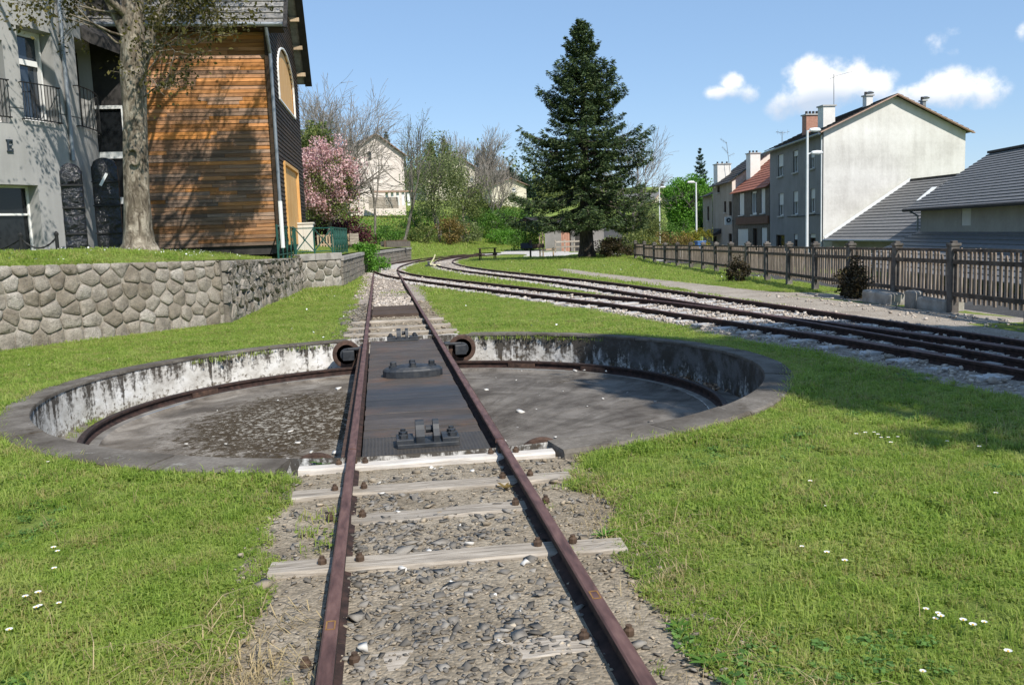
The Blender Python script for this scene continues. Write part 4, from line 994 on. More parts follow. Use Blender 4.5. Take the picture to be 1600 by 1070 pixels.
def shrub(label, base, rad, mat, n, seed, leaf=.12, clumps=28, name='shrub', cat='shrub', group=None, stems=5, bottom=-.75):
    ng = np.random.default_rng(seed); rg = random.Random(seed); b = Vector(base); root = thing(name, label, cat, b, group)
    P = leafcloud((b.x, b.y, b.z+rad[2]*.8), rad, n, clumps, ng, .42, bottom); V, F = leaves(P, leaf, ng, .65); np_mesh('foliage', V, F, mat, root)
    segs = []
    for k in range(stems):
        a = rg.uniform(0, 2*PI); e = Vector((math.cos(a)*rad[0]*.6, math.sin(a)*rad[1]*.6, rad[2]*rg.uniform(.7, 1.5)))
        m_ = b+e*.5+Vector((0, 0, rad[2]*.2)); segs.append((*(b-Vector((0, 0, .1))), *m_, .035*rad[2], .022*rad[2])); segs.append((*m_, *(b+e), .022*rad[2], .01*rad[2]))
    V, F = frustums(segs, 5); np_mesh('stem', V, F, 'grey_bark', root); return root
def conifer(name, label, base, h, rad, seed, mat='fir_needles', whorls=42, per=9, trunk_r=.3, bare=.06, fine=1., droop=.25, cat='fir tree', group=None, needle=.16, shape=None):
    rg = random.Random(seed); ng = np.random.default_rng(seed); b = np.array(base, float); root = thing(name, label, cat, tuple(b), group)
    m = MB(); zs = [-.2, .15, .5, 1.2, h*.3, h*.6, h*.85, h]; rr_ = [trunk_r*1.5, trunk_r*1.25, trunk_r, trunk_r*.9, trunk_r*.66, trunk_r*.4, trunk_r*.17, .015]
    m.tube([(b[0]+.0*z, b[1], b[2]+z) for z in zs], rr_, 10); m.build('trunk', 'fir_bark', root, True)
    P, AX, SG = [], [], []
    for w in range(whorls):
        t = (w+rg.random()*.8)/whorls; z = h*(bare+(1-bare)*t**.92)
        f = (shape(t) if shape else (1-t)**.85)*rad
        for k in range(per if t < .75 else max(4, per-3)):
            a = 2*PI*k/per+w*2.4+rg.uniform(-.3, .3); L = f*rg.uniform(.68, 1.14)+.12
            e = .10-.42*droop*(1-t)*2+.75*t*t+rg.uniform(-.1, .1)
            n = max(3, int(L/.28)); u = np.linspace(0, 1, n+1)
            rx = L*u*math.cos(e); rz = L*u*math.sin(e)-droop*L*.55*np.sin(u*PI*.75)*(1-t)+.20*L*np.clip(u-.55, 0, 1)**1.3*1.6
            pts = np.stack([b[0]+rx*math.cos(a), b[1]+rx*math.sin(a), b[2]+z+rz], 1)
            for q in range(n): SG.append((*pts[q], *pts[q+1], .028*(1-u[q])*L/2+.006, .028*(1-u[q+1])*L/2+.004))
            ns = int((5+L*13)*fine); uu = ng.uniform(.12, 1.0, ns)**.8
            c = np.stack([np.interp(uu, u, pts[:, i]) for i in range(3)], 1)
            side = np.array([-math.sin(a), math.cos(a), 0]); out = np.array([math.cos(a), math.sin(a), 0])
            sg = np.where(ng.random(ns) < .5, 1, -1)[:, None]; wd = (.34*L*(1-uu*.72))[:, None]*ng.uniform(.1, 1, (ns, 1))
            dirs = out*.75+side*sg*.9+np.array([0, 0, -.28])
            c = c+dirs/np.linalg.norm(dirs, axis=1, keepdims=True)*wd+ng.normal(size=(ns, 3))*.035
            P.append(c); AX.append(dirs/np.linalg.norm(dirs, axis=1, keepdims=True))
            tip = pts[-1][None]+ng.normal(size=(3, 3))*.05; P.append(tip); AX.append(np.repeat((out+np.array([0, 0, .2]))[None], 3, 0))
    P = np.concatenate(P); AX = np.concatenate(AX)
    P = np.repeat(P, 3, 0)+ng.normal(size=(len(P)*3, 3))*needle*.35; AX = np.repeat(AX, 3, 0)
    V, F = leaves(P, needle*2.0, ng, .26, 1.5, AX, .3); np_mesh('crown', V, F, mat, root)
    V, F = frustums(SG, 4); tag(np_mesh('branches', V, F, 'fir_bark', root), kind='stuff'); return root
def fz(x, y): return float(Hz(x, y))
# the big fir
conifer('fir_tree', 'big dark green fir standing alone on the grass near the picnic table', (11.0, 48.0, .14), 12.45, 4.7, 4, trunk_r=.42, bare=.168, whorls=38, per=10, fine=3.0, droop=.25, needle=.095,
        shape=lambda t: (1-t)**.86*(.90+.17*math.sin(t*23))*(.78+.22*min(1, t*7)) if t < .97 else .05)
# street tree in front of the timber house
def plane_tree():
    b = Vector((-5.55, 21.0, 1.49)); root = thing('deciduous_tree', 'old tree with pale flaking bark and sparse young leaves on the upper lawn', 'tree', b)
    rg = random.Random(9); ng = np.random.default_rng(9); prof = [(-.25, .52, 0, 0), (.0, .42, 0, 0), (.2, .34, .0, 0), (.5, .29, .01, 0), (1.2, .27, .05, .0), (2.2, .25, .10, .02), (3.1, .245, .16, .03), (3.9, .265, .20, .03), (4.5, .25, .24, .05), (5.2, .23, .28, .05), (6.4, .19, .34, .1), (7.4, .15, .38, .15)]
    m = MB(); n = 18; V = []
    for i, (z, r_, ox, oy) in enumerate(prof):
        for j in range(n):
            t = 2*PI*j/n; k = 1+.06*math.sin(3*t+z*1.3)+.05*math.sin(5*t-z*2.1)+rg.uniform(-.03, .03)+(.18*max(0, math.cos(4*t+1)) if z < .1 else 0)
            V.append((b.x+ox+r_*k*math.cos(t), b.y+oy+r_*k*math.sin(t), b.z+z))
    m.add(V, [(i*n+j, i*n+(j+1) % n, (i+1)*n+(j+1) % n, (i+1)*n+j) for i in range(len(prof)-1) for j in range(n)]+[tuple(range((len(prof)-1)*n, len(prof)*n))])
    m.build('trunk', 'pale_bark', root, True)
    m = MB(); c = Vector((b.x+.14, b.y-.27, b.z+2.05))       # the grown-over wound on the trunk
    m.tube([c+Vector((.10*math.cos(t)+.02*math.sin(2*t), -.02-.02*math.sin(t*2), .17*math.sin(t))) for t in np.linspace(-2.6, 2.4, 12)], [.03, .045, .05, .05, .05, .048, .045, .05, .05, .045, .04, .025], 7); m.build('burl', 'pale_bark', root, True)
    segs, tips = [], []
    o = Vector((b.x+.24, b.y+.03, b.z))
    specs = [(3.6, (.30, -.15, 1.0), 4.4, .13, 4), (4.3, (-.26, .1, 1.0), 4.6, .14, 4), (5.6, (.8, .1, .85), 3.0, .08, 3), (5.6, (-.6, .3, .9), 3.0, .08, 3), (4.4, (-.9, .0, .35), 1.5, .025, 2), (4.6, (-.8, -.5, .2), 1.8, .03, 3), (4.9, (-1., .3, .15), 1.7, .03, 2), (5.1, (-.7, -.5, .1), 1.4, .025, 2), (5.4, (.2, .5, 1.1), 4.0, .13, 4), (5.6, (.5, -.4, .9), 3.0, .08, 3), (5.0, (-.4, -.7, .7), 3.0, .09, 3),
             (3.8, (.75, -.45, .42), 1.4, .026, 3), (4.1, (1.0, -.1, .30), 1.6, .028, 3), (3.3, (.8, -.5, .1), 1.0, .022, 2), (3.5, (.3, -.9, .35), 1.2, .03, 2), (4.9, (1.0, -.1, .22), 1.9, .03, 3), (4.4, (.9, -.45, .05), 1.7, .028, 3), (6.1, (-.1, .1, 1.), 4.0, .14, 4)]
    for z, d, L, r_, dep in specs: branch(rg, o+Vector((0, 0, z)), d, L, r_, dep, segs, tips, .62, .10, (3, 5), 4, .14, .6, .25, (.5, .75), .005)
    A = np.array(segs)
    def keep(P, pr):                         # crown thinned where its shadow would land on the round wall
        L = (22.6-P[:, 1])/.914; xs, zs = P[:, 0]-.407*L, P[:, 2]-1.035*L
        return ~((xs < -7.4) & (xs > -10) & (zs > 2.7) & (zs < 9) & (ng.random(len(P)) < pr))
    A = A[keep(A[:, 3:6], .9) | (A[:, 6] > .06)]; V, F = frustums(A, 5); tag(np_mesh('branches', V, F, 'pale_bark', root, True), kind='stuff')
    T = np.array([p[:] for p, _ in tips]); k = 7; P = np.repeat(T, k, 0)+ng.normal(size=(len(T)*k, 3))*.12
    P = np.r_[P, leafcloud((-2.0, 21.3, 9.75), (1.15, 1.0, 1.45), 13000, 34, ng, .38), leafcloud((-6.55, 20.9, 7.0), (.9, .6, .85), 1900, 18, ng, .5), leafcloud((-4.6, 21, 10.6), (2.4, 1.6, 1.6), 2400, 26, ng, .5)]  # first clump, unseen above the view, added to shade the timber wall
    P = P[keep(P, .8)]; V, F = leaves(P, .085, ng, .62); np_mesh('crown', V, F, 'tree_leaf_olive', root)
plane_tree()
# ================================================================== buildings: helpers
def hit(px, py, P, D):                     # pixel ray on the vertical plane through P along D -> distance along D, height
    d = ray(px, py); n = np.array([D[1], -D[0]]); t = ((P[0]-CAM[0])*n[0]+(P[1]-CAM[1])*n[1])/(d[0]*n[0]+d[1]*n[1])
    q = CAM+d*t; return (q[0]-P[0])*D[0]+(q[1]-P[1])*D[1], q[2]
def unit(a, b):
    L = math.dist(a[:2], b[:2]); return ((b[0]-a[0])/L, (b[1]-a[1])/L), L
def wall_open(root, P, D, L, z0, z1, ops, depth, mat, n_in, name='wall', th=.3):
    """vertical wall from P along D with real openings; n_in points indoors"""
    us = sorted({0, L, *[max(0, min(L, v)) for o in ops for v in o[:2]]}); zs = sorted({z0, z1, *[max(z0, min(z1, v)) for o in ops for v in o[2:4]]})
    m = MB(); pt = lambda u, z, k=0: (P[0]+D[0]*u+n_in[0]*k, P[1]+D[1]*u+n_in[1]*k, z)
    for a, b in zip(us[:-1], us[1:]):
        for c, d in zip(zs[:-1], zs[1:]):
            mu, mz = (a+b)/2, (c+d)/2
            if any(o[0] < mu < o[1] and o[2] < mz < o[3] for o in ops): continue
            m.add([pt(a, c), pt(b, c), pt(b, d), pt(a, d)], [(0, 1, 2, 3)])
    for o in ops:
        a, b, c, d = max(0, o[0]), min(L, o[1]), max(z0, o[2]), min(z1, o[3])
        for e, f in (((a, c), (b, c)), ((b, c), (b, d)), ((b, d), (a, d)), ((a, d), (a, c))):
            m.add([pt(*e), pt(*f), pt(*f, depth), pt(*e, depth)], [(0, 1, 2, 3)])
    return m.build(name, mat, root)
def window(root, P, D, n_in, o, depth, shutter=0., frame='white_frame', pane='dark_glass', sill=True, mullion=True, fw=.06, transom=None, name='window'):
    pt = lambda u, z, k=0: Vector((P[0]+D[0]*u+n_in[0]*k, P[1]+D[1]*u+n_in[1]*k, z)); a, b, c, d = o
    m = MB(); k = depth-.05
    for e, f in (((a, c+fw/2), (b, c+fw/2)), ((a, d-fw/2), (b, d-fw/2))): m.beam(pt(*e, k), pt(*f, k), .05, fw)
    for u in (a+fw/2, b-fw/2)+(((a+b)/2,) if mullion else ()): m.beam(pt(u, c+fw, k), pt(u, d-fw, k), fw, .05, (D[0], D[1], 0))
    if transom: m.beam(pt(a+fw, transom, k), pt(b-fw, transom, k), .05, fw)
    w = m.build(name, frame, root)
    g = MB(); g.add([pt(a, c, depth), pt(b, c, depth), pt(b, d, depth), pt(a, d, depth)], [(0, 1, 2, 3)]); g.build('pane', pane, w)
    if shutter > 0:
        s_ = MB(); h = (d-c)*shutter; s_.beam(pt(a+.02, d-h/2, k-.06), pt(b-.02, d-h/2, k-.06), .03, h); s_.build('roller_shutter', 'shutter_white', w)
    if sill: MB().beam(pt(a-.08, c-.05, -.03), pt(b+.08, c-.05, -.03), .16, .09).build('sill', 'sill_stone', w)
    return w
def slope(root, e0, e1, r0, r1, n, mat, th=.05, name='roof_course', over=.06):
    """courses from the eave e0-e1 up to the ridge r0-r1, each lapping the one below"""
    e0, e1, r0, r1 = map(Vector, (e0, e1, r0, r1)); nv = (e1-e0).cross(r0-e0).normalized()
    if nv.z < 0: nv = -nv
    for i in range(n):
        a, b = i/n, min(1, (i+1+over*3)/n); p = [e0.lerp(r0, a), e1.lerp(r1, a), e1.lerp(r1, b), e0.lerp(r0, b)]
        lo = [p[0]+nv*.0, p[1]+nv*.0, p[2]-nv*th*.9, p[3]-nv*th*.9]; hi = [p[0]+nv*th, p[1]+nv*th, p[2]+nv*.006, p[3]+nv*.006]
        m = MB(); m.hexa(lo+hi); fixn(m.build(name, mat, root))
def chimney(root, px0, px1, pyt, pyb, Y, mat, pots=0, depth=.7):
    a, b = at(px0, pyt, Y), at(px1, pyt, Y); zb = at(px0, pyb, Y)[2]-.8; w = b[0]-a[0]; cx, cy = (a[0]+b[0])/2, Y+depth/2
    c = MB().box((cx, cy, (a[2]+zb)/2), (w, depth, a[2]-zb)).build('chimney', mat, root)
    MB().box((cx, cy, a[2]+.03), (w+.14, depth+.14, .08)).build('chimney_cap', 'sill_stone', c)
    for i in range(pots): MB().lathe([(.09, 0), (.08, .22)], (cx-w*.35+w*.7*i/max(1, pots-1), cy, a[2]+.05), 8).build('chimney_pot', 'roof_dark', c)
def antenna(root, px, pyb, pyt, Y, rows, tilt=0.):
    a, b = at(px, pyb, Y), at(px, pyt, Y); m = MB(); b[0] = a[0]+tilt; m.tube([a-np.array([0, 0, .6]), (b[0], a[1], b[2])], .022, 6)
    for (f, l, ang, nel) in rows:
        z = a[2]+(b[2]-a[2])*f; c = Vector((a[0]+tilt*f, a[1], z)); e = c+Vector((l*math.cos(ang), -.2*l, l*math.sin(ang))); m.tube([c, e], .014, 5)
        for k in range(nel):
            q = c.lerp(e, (k+.5)/nel); m.tube([q-Vector((0, .3, 0)), q+Vector((0, .3, 0))], .008, 4); m.tube([q-Vector((0, 0, .16)), q+Vector((0, 0, .16))], .007, 4)
    m.build('antenna', 'antenna_metal', root)
# ================================================================== timber house on the left
TB = thing('timber_house', 'two-storey house clad in orange weathered boards with a dark boarded gable', 'house', (-3.15, 27.0, 1.4))
X0, YF, ZB, ZE = -3.15, 27.0, 1.40, 7.72
XL = -7.0
_g = at(471, 250, 36.0); GD, _ = unit((X0, YF), (_g[0], _g[1])); GP = (X0, YF)
MB().box(((X0+XL)/2-.05, YF+4.6, (ZB+ZE)/2-.1), (X0-XL-.35, 8.9, ZE-ZB+.1)).build('wall_core', 'roof_dark', TB)
npl = 0; zz = ZB+.12; pitch = .106
while zz < ZE+.02:
    x = XL; 
    while x < X0-.02:
        w = min(rng.uniform(.7, 2.4), X0-.02-x); 
        if X0-.02-x-w < .5: w = X0-.02-x
        m = MB(); d0, d1 = .036, .020; y0 = YF+.10; j = rng.uniform(-.005, .005)
        m.hexa([(x+.003, y0-d0+j, zz), (x+w-.003, y0-d0+j, zz), (x+w-.003, y0, zz), (x+.003, y0, zz), (x+.003, y0-d1+j, zz+pitch-.003), (x+w-.003, y0-d1+j, zz+pitch-.003), (x+w-.003, y0, zz+pitch-.003), (x+.003, y0, zz+pitch-.003)])
        m.build('plank', 'orange_cladding', TB); x += w; npl += 1
    zz += pitch
# gable planks with a door and an arched opening
gu = lambda px, py: hit(px, py, GP, GD)
dl, dtop = gu(441, 254); dr, _ = gu(462, 268); ol, ob = gu(434, 150); orr, ob2 = gu(459, 186); _, ot = gu(446, 88)
dl, dr = max(.8, dl), max(dl+1.3, dr); ol = max(.9, ol); ob = ob2
GW = 9.03; ow = (orr-ol)/2; oc = (ol+orr)/2
GL0 = (GP[0]+.0, GP[1])
def gpt(u, z, k=0): return Vector((X0+GD[0]*u+k, YF+GD[1]*u, z))
RZ = ZE+4.75; zz = ZB+.12; gp = .135
def arch_half(z):
    if z < ob or z > ot: return None
    mid = ob+(ot-ob)*.45
    return ow if z < mid else ow*math.sqrt(max(0, 1-((z-mid)/(ot-mid))**2))
while zz < RZ-.2:
    zc = zz+gp/2; t = max(0, (zc-ZE)/(RZ-ZE)); iv = [(GW/2*t, GW-GW/2*t)]
    cut = []
    if zc < dtop: cut.append((dl, dr))
    a = arch_half(zc)
    if a: cut.append((oc-a, oc+a))
    for c0, c1 in cut: iv = [q for a0, a1 in iv for q in ((a0, min(a1, c0)), (max(a0, c1), a1)) if q[1]-q[0] > .04]
    for a0, a1 in iv:
        m = MB(); p = [gpt(a0, zz, .0), gpt(a0, zz, .045), gpt(a1, zz, .045), gpt(a1, zz, .0), gpt(a0, zz+gp-.008, .0), gpt(a0, zz+gp-.008, .022), gpt(a1, zz+gp-.008, .022), gpt(a1, zz+gp-.008, .0)]
        m.hexa(p); fixn(m.build('plank', 'black_cladding', TB))
    zz += gp
g = MB(); g.add([gpt(0, ZB, -.012), gpt(GW, ZB, -.012), gpt(GW, ZE, -.012), gpt(GW/2, RZ-.2, -.012), gpt(0, ZE, -.012)], [(0, 1, 2, 3, 4)]); 
MB().beam(gpt(.02, ZB+.1, .025), gpt(.02, ZE-.1, .025), .12, .09, (0, 1, 0)).build('corner_board', 'black_cladding', TB)
# arched plywood panel and door, each set back in a bright wooden lining
ar = [(oc-ow, ob), (oc+ow, ob)]+[(oc+ow*math.cos(t), ob+(ot-ob)*.45+(ot-ob)*.55*math.sin(t)) for t in np.linspace(0, PI, 15)]
m = MB(); k = len(ar); m.add([gpt(u, z, .06) for u, z in ar]+[gpt(u, z, -.02) for u, z in ar], [(i, (i+1) % k, k+(i+1) % k, k+i) for i in range(k)]); fr = m.build('window_surround', 'fresh_plywood', TB)
m = MB(); m.add([gpt(u, z, -.008) for u, z in ar], [tuple(range(k))]); m.build('panel', 'fresh_plywood', fr)
m = MB()
for (a0, b0), (a1, b1) in zip(ar, ar[1:]+ar[:1]): m.beam(gpt(a0, b0, .055), gpt(a1, b1, .055), .05, .06, (1, 0, 0))
m.build('rim', 'white_frame', fr)
m = MB(); q = [(dl, ZB+.1), (dl, dtop), (dr, dtop), (dr, ZB+.1)]
for (a0, b0), (a1, b1) in zip(q[:-1], q[1:]): m.beam(gpt(a0, b0, .03), gpt(a1, b1, .03), .10, .13, (1, 0, 0))
dd_ = m.build('door_frame', 'fresh_plywood', TB)
for i in range(4):
    a0 = dl+.06+(dr-dl-.12)*i/4; a1 = dl+.06+(dr-dl-.12)*(i+1)/4-.012
    m = MB(); m.hexa([gpt(a0, ZB+.1, -.011), gpt(a0, ZB+.1, .008), gpt(a1, ZB+.1, .008), gpt(a1, ZB+.1, -.011), gpt(a0, dtop-.06, -.011), gpt(a0, dtop-.06, .008), gpt(a1, dtop-.06, .008), gpt(a1, dtop-.06, -.011)]); fixn(m.build('door_board', 'fresh_plywood', dd_))
# roof
ov = .55; e_y, e_z = YF-.42, ZE-.10; rf = MB()
xr, xl2 = X0+ov, XL-2.2; ym = YF+4.5
slope(TB, (xl2, e_y, e_z), (xr, e_y, e_z), (xl2, ym, RZ+.1), (xr, ym, RZ+.1), 24, 'slate_roof', .05)
m = MB(); m.hexa([(xl2, YF+9.4, e_z), (xr, YF+9.4, e_z), (xr, ym, RZ), (xl2, ym, RZ), (xl2, YF+9.4, e_z+.08), (xr, YF+9.4, e_z+.08), (xr, ym, RZ+.09), (xl2, ym, RZ+.09)]); fixn(m.build('roof', 'slate_roof', TB))
for y0 in (e_y, YF+9.42):
    MB().beam((xr-.02, y0, e_z-.06), (xr-.02, ym, RZ-.02), .05, .26, (1, 0, 0)).build('verge_board', 'roof_dark', TB)
for i in range(6):
    t = .08+i*.17; y0 = YF+9.3+(ym-YF-9.3)*t; z0 = e_z-.10+(RZ-e_z)*t
    MB().beam((X0-.2, y0, z0), (xr-.08, y0, z0), .10, .14).build('purlin', 'pale_wood', TB)
MB().beam((xl2, e_y+.3, e_z-.06), (xr, e_y+.3, e_z-.06), .66, .03).build('soffit', 'black_cladding', TB)
MB().tube([(xl2, e_y-.07, e_z+.01), (xr, e_y-.07, e_z+.01)], .065, 8).build('gutter', 'zinc', TB)
MB().tube([(X0+.10, e_y-.05, e_z-.05), (X0+.10, e_y+.05, e_z-.25), (X0+.12, YF-.04, e_z-.7), (X0+.12, YF-.04, ZB+1.35)], .05, 8).build('downpipe', 'zinc', TB)
MB().tube([(X0+.12, YF-.04, ZB+1.37), (X0+.12, YF-.04, ZB+.02)], .062, 8).build('downpipe_shoe', 'white_frame', TB)
# ================================================================== concrete drum building on the left
DC, DR_ = (-11.95, 25.4), 4.33
CB = thing('concrete_building', 'smooth grey concrete round-fronted building with tall white-framed windows', 'building', (DC[0]+3.2, DC[1]-2.5, 1.45))
def dang(px, py=300):
    d = ray(px, py); ox, oy = CAM[0]-DC[0], CAM[1]-DC[1]; a = d[0]**2+d[1]**2; b = 2*(ox*d[0]+oy*d[1]); c = ox*ox+oy*oy-DR_**2; q = b*b-4*a*c
    t = (-b-math.sqrt(max(q, 0)))/(2*a); p = CAM+d*t; return math.atan2(p[1]-DC[1], p[0]-DC[0]), p[2]
def dpt(t, z, r_=DR_): return Vector((DC[0]+r_*math.cos(t), DC[1]+r_*math.sin(t), z))
def dbox(px0, py0, px1, py1):
    t0, z1 = dang(px0, (py0+py1)/2); t1, _ = dang(px1, (py0+py1)/2); m_ = (px0+px1)/2
    return (t0, t1, dang(m_, py1)[1], dang(m_, py0)[1])
w1 = dbox(32, 47, 86, 190); w2 = dbox(-40, 60, 9, 190); w3 = dbox(122, 70, 148, 200); w4 = dbox(-60, 288, 64, 389); w4 = (w4[0], w4[1], 1.45, w4[3])
ops = [w1, w2, w3, w4]
T0, T1 = -2.3, .55; ts_ = sorted({*np.arange(T0, T1, .05), T1, *[v for o in ops for v in o[:2]]}); zs_ = sorted({1.3, 12., *[v for o in ops for v in o[2:]], 4.9, 4.93})
m = MB()
for a, b in zip(ts_[:-1], ts_[1:]):
    for c, d in zip(zs_[:-1], zs_[1:]):
        tm, zm = (a+b)/2, (c+d)/2
        if any(o[0] < tm < o[1] and o[2] < zm < o[3] for o in ops): continue
        r_ = DR_-.02 if 4.9 < zm < 4.93 else DR_
        m.add([dpt(a, c, r_), dpt(b, c, r_), dpt(b, d, r_), dpt(a, d, r_)], [(0, 1, 2, 3)])
for o in ops:
    a, b, c, d = o; tt_ = [a+(b-a)*i/5 for i in range(6)]
    for p, q in zip(tt_[:-1], tt_[1:]):
        for z in (c, d): m.add([dpt(p, z), dpt(q, z), dpt(q, z, DR_-.42), dpt(p, z, DR_-.42)], [(0, 1, 2, 3)])
    for t in (a, b): m.add([dpt(t, c), dpt(t, d), dpt(t, d, DR_-.42), dpt(t, c, DR_-.42)], [(0, 1, 2, 3)])
m.build('wall', 'smooth_concrete', CB, False)
MB().box((DC[0]-.5, DC[1]+.3, 5), (5.4, 4.4, 7)).build('inner_core', 'roof_dark', CB)
def dwin(o, frame, tr, pane='dark_glass', fw=.10, rin=.34):
    a, b, c, d = o; A, B = dpt(a, 0, DR_-rin), dpt(b, 0, DR_-rin); L = math.dist(A[:2], B[:2]); D = ((B.x-A.x)/L, (B.y-A.y)/L); n = (-D[1], D[0])
    return window(CB, (A.x, A.y), D, n, (0, L, c, d), .08, 0, frame, pane, False, False, fw, tr)
dwin(w1, 'white_frame', w1[2]+(w1[3]-w1[2])*.66, 'blue_glass', .13); dwin(w2, 'white_frame', None, 'dark_glass'); dwin(w3, 'black_iron', None); dwin(w4, 'white_frame', w4[2]+(w4[3]-w4[2])*.6, fw=.05)
def drail(px0, px1, z0, z1, nb):
    t0, _ = dang(px0, 170); t1, _ = dang(px1, 170); m = MB()
    P = [dpt(t0+(t1-t0)*i/8, 0, DR_+.10) for i in range(9)]
    for z in (z0, z1): m.tube([p+Vector((0, 0, z)) for p in P], .016, 6)
    for i in range(nb): p = dpt(t0+(t1-t0)*(i+.5)/nb, 0, DR_+.10); m.tube([p+Vector((0, 0, z0)), p+Vector((0, 0, z1))], .010, 5)
    for t in (t0, t1): m.tube([dpt(t, z1, DR_-.02), dpt(t, z1, DR_+.10)], .014, 5); m.tube([dpt(t, z0, DR_-.02), dpt(t, z0, DR_+.10)], .014, 5)
    m.build('balcony_railing', 'black_iron', CB)
drail(33, 91, w1[2]+.02, w1[2]+.86, 12); drail(-30, 14, w1[2]+.02, w1[2]+.86, 8); drail(117, 149, w3[2]-.02, w3[2]+.98, 9)
t_, _ = dang(111, 250); MB().tube([dpt(t_, 3.8, DR_+.06), dpt(t_, 11.5, DR_+.06)], .05, 8).build('downpipe', 'zinc', CB)
t0_, zt = dang(8.5, 218); t1_, zb_ = dang(20, 238); m = MB()
def lbar(u0, u1, v0, v1):
    a, b = t0_+(t1_-t0_)*u0, t0_+(t1_-t0_)*u1; c, d = zb_+(zt-zb_)*v0, zb_+(zt-zb_)*v1
    m.hexa([dpt(a, c, DR_+.005), dpt(a, c, DR_+.045), dpt(b, c, DR_+.045), dpt(b, c, DR_+.005), dpt(a, d, DR_+.005), dpt(a, d, DR_+.045), dpt(b, d, DR_+.045), dpt(b, d, DR_+.005)])
lbar(.12, .36, 0, 1); lbar(.36, 1, 0, .17); lbar(.36, .8, .42, .56); lbar(.36, 1, .83, 1); lbar(0, .12, 0, .1); lbar(0, .12, .9, 1); lbar(.86, 1, .17, .28); lbar(.86, 1, .72, .83)
fixn(m.build('letter', 'sign_dark', CB))
# glazed link between drum and timber house
xa, xb, yl = -9.0, -7.02, 26.6
m = MB(); m.box(((xa+xb)/2, yl+.4, 8.5), (xb-xa, .3, 6.0)); m.build('link_shade_wall', 'roof_dark', CB)  # shade on the set-back wall is put into its dark colour
zl = [1.45, 2.9, 4.15, 5.5]
for a, b in zip(zl[:-1], zl[1:]): window(CB, (xa, yl), (1, 0), (0, 1), (0, .85, a, b), .12, 0, 'white_frame', 'dark_glass', False, False, .09); window(CB, (xa+.85, yl), (1, 0), (0, 1), (0, 1.1, a, b), .12, 0, 'white_frame', 'dark_glass', False, False, .09)
MB().hexa([(-12, 23.4, 9.5), (-7.4, 25.4, 6.9), (-6.5, 27.0, 6.7), (-12, 27, 9.5), (-12, 23.4, 9.9), (-7.4, 25.4, 7.2), (-6.5, 27.0, 7.0), (-12, 27, 9.9)]).build('link_shade_slab', 'roof_dark', CB)  # added dark slab standing in for the slanting shade above the link
# wrapped panels, bollards and chain on the lawn
def wrapped(label, px, Y, w, h, rz, strip=False, th=.16):
    p = at(px, 386, Y); z = float(Zp(p[0], Y)); root = thing('wrapped_panel', label, 'wrapped panel', (p[0], Y, z)); m = MB(); nu, nv = 9, 24; V = []
    for side in (-1, 1):
        for j in range(nv+1):
            for i in range(nu+1):
                u, v = i/nu-.5, j/nv; ww = w*(1-.18*max(0, v-.93)/.07) ; pinch = .018*math.sin(v*26+1.7*side)+rng.uniform(-.016, .016)
                V.append((p[0]+u*ww*math.cos(rz), Y+u*ww*math.sin(rz)+side*(th/2+pinch)*(1-.5*abs(u*2)**4), z-.05+v*h-.10*(v > .93)*abs(u*2)**2))
    k = (nu+1)*(nv+1); F = [(s_*k+j*(nu+1)+i, s_*k+j*(nu+1)+i+1, s_*k+(j+1)*(nu+1)+i+1, s_*k+(j+1)*(nu+1)+i) for s_ in (0, 1) for j in range(nv) for i in range(nu)]
    for j in range(nv):
        for i in (0, nu): F.append((j*(nu+1)+i, (j+1)*(nu+1)+i, k+(j+1)*(nu+1)+i, k+j*(nu+1)+i))
    for i in range(nu): F.append((nv*(nu+1)+i, nv*(nu+1)+i+1, k+nv*(nu+1)+i+1, k+nv*(nu+1)+i))
    m.add(V, F); fixn(m.build('plastic_wrap', 'black_plastic_sheet', root, True))
    for f in (.22, .5, .74): MB().box((p[0], Y, z+h*f), (w+.02, th+.05, .035), rz).build('tape', 'black_iron', root)
    if strip: MB().beam((p[0]-.10, Y-th*.75, z+h*.70), (p[0]+.08, Y-th*.75, z+h*.82), .01, .07).build('white_strip', 'white_frame', root)
wrapped('narrow upright panel wrapped in shiny black plastic in front of the round concrete wall', 121, 22.0, .44, 2.12, .25)
wrapped('wider upright panel wrapped in black plastic right behind the tree trunk, with a white strip', 174, 24.4, .62, 2.5, .05, True)
bl = []
for i, (px, lb) in enumerate(((34, 'black iron bollard with a chain, before the dark glazed doorway'), (90, 'black iron bollard with a chain, before the plain concrete wall'))):
    p = at(px, 388, 20.6); z = float(Zp(p[0], 20.6)); root = thing('bollard', lb, 'bollard', (p[0], 20.6, z), 'chained bollards by the concrete building')
    MB().tube([(p[0], 20.6, z-.05), (p[0], 20.6, z+.42)], .038, 10).build('post', 'black_iron', root); MB().lathe([(.05, .40), (.05, .44), (.03, .47), (.01, .49)], (p[0], 20.6, z), 10).build('cap', 'black_iron', root); bl.append(Vector((p[0], 20.6, z+.36)))
ch = MB()
for a, b in ((Vector((-9.1, 20.9, bl[0].z)), bl[0]), (bl[0], bl[1])):
    for i in range(14):
        t, t2 = i/14, (i+.9)/14; q = [a.lerp(b, s_)-Vector((0, 0, .22*4*s_*(1-s_))) for s_ in (t, t2)]; ch.tube(q, .016 if i % 2 else .022, 5)
tag(recenter(ch.build('chain', 'black_iron'), bl[0]), 'sagging black chain hung between the two bollards', 'chain')
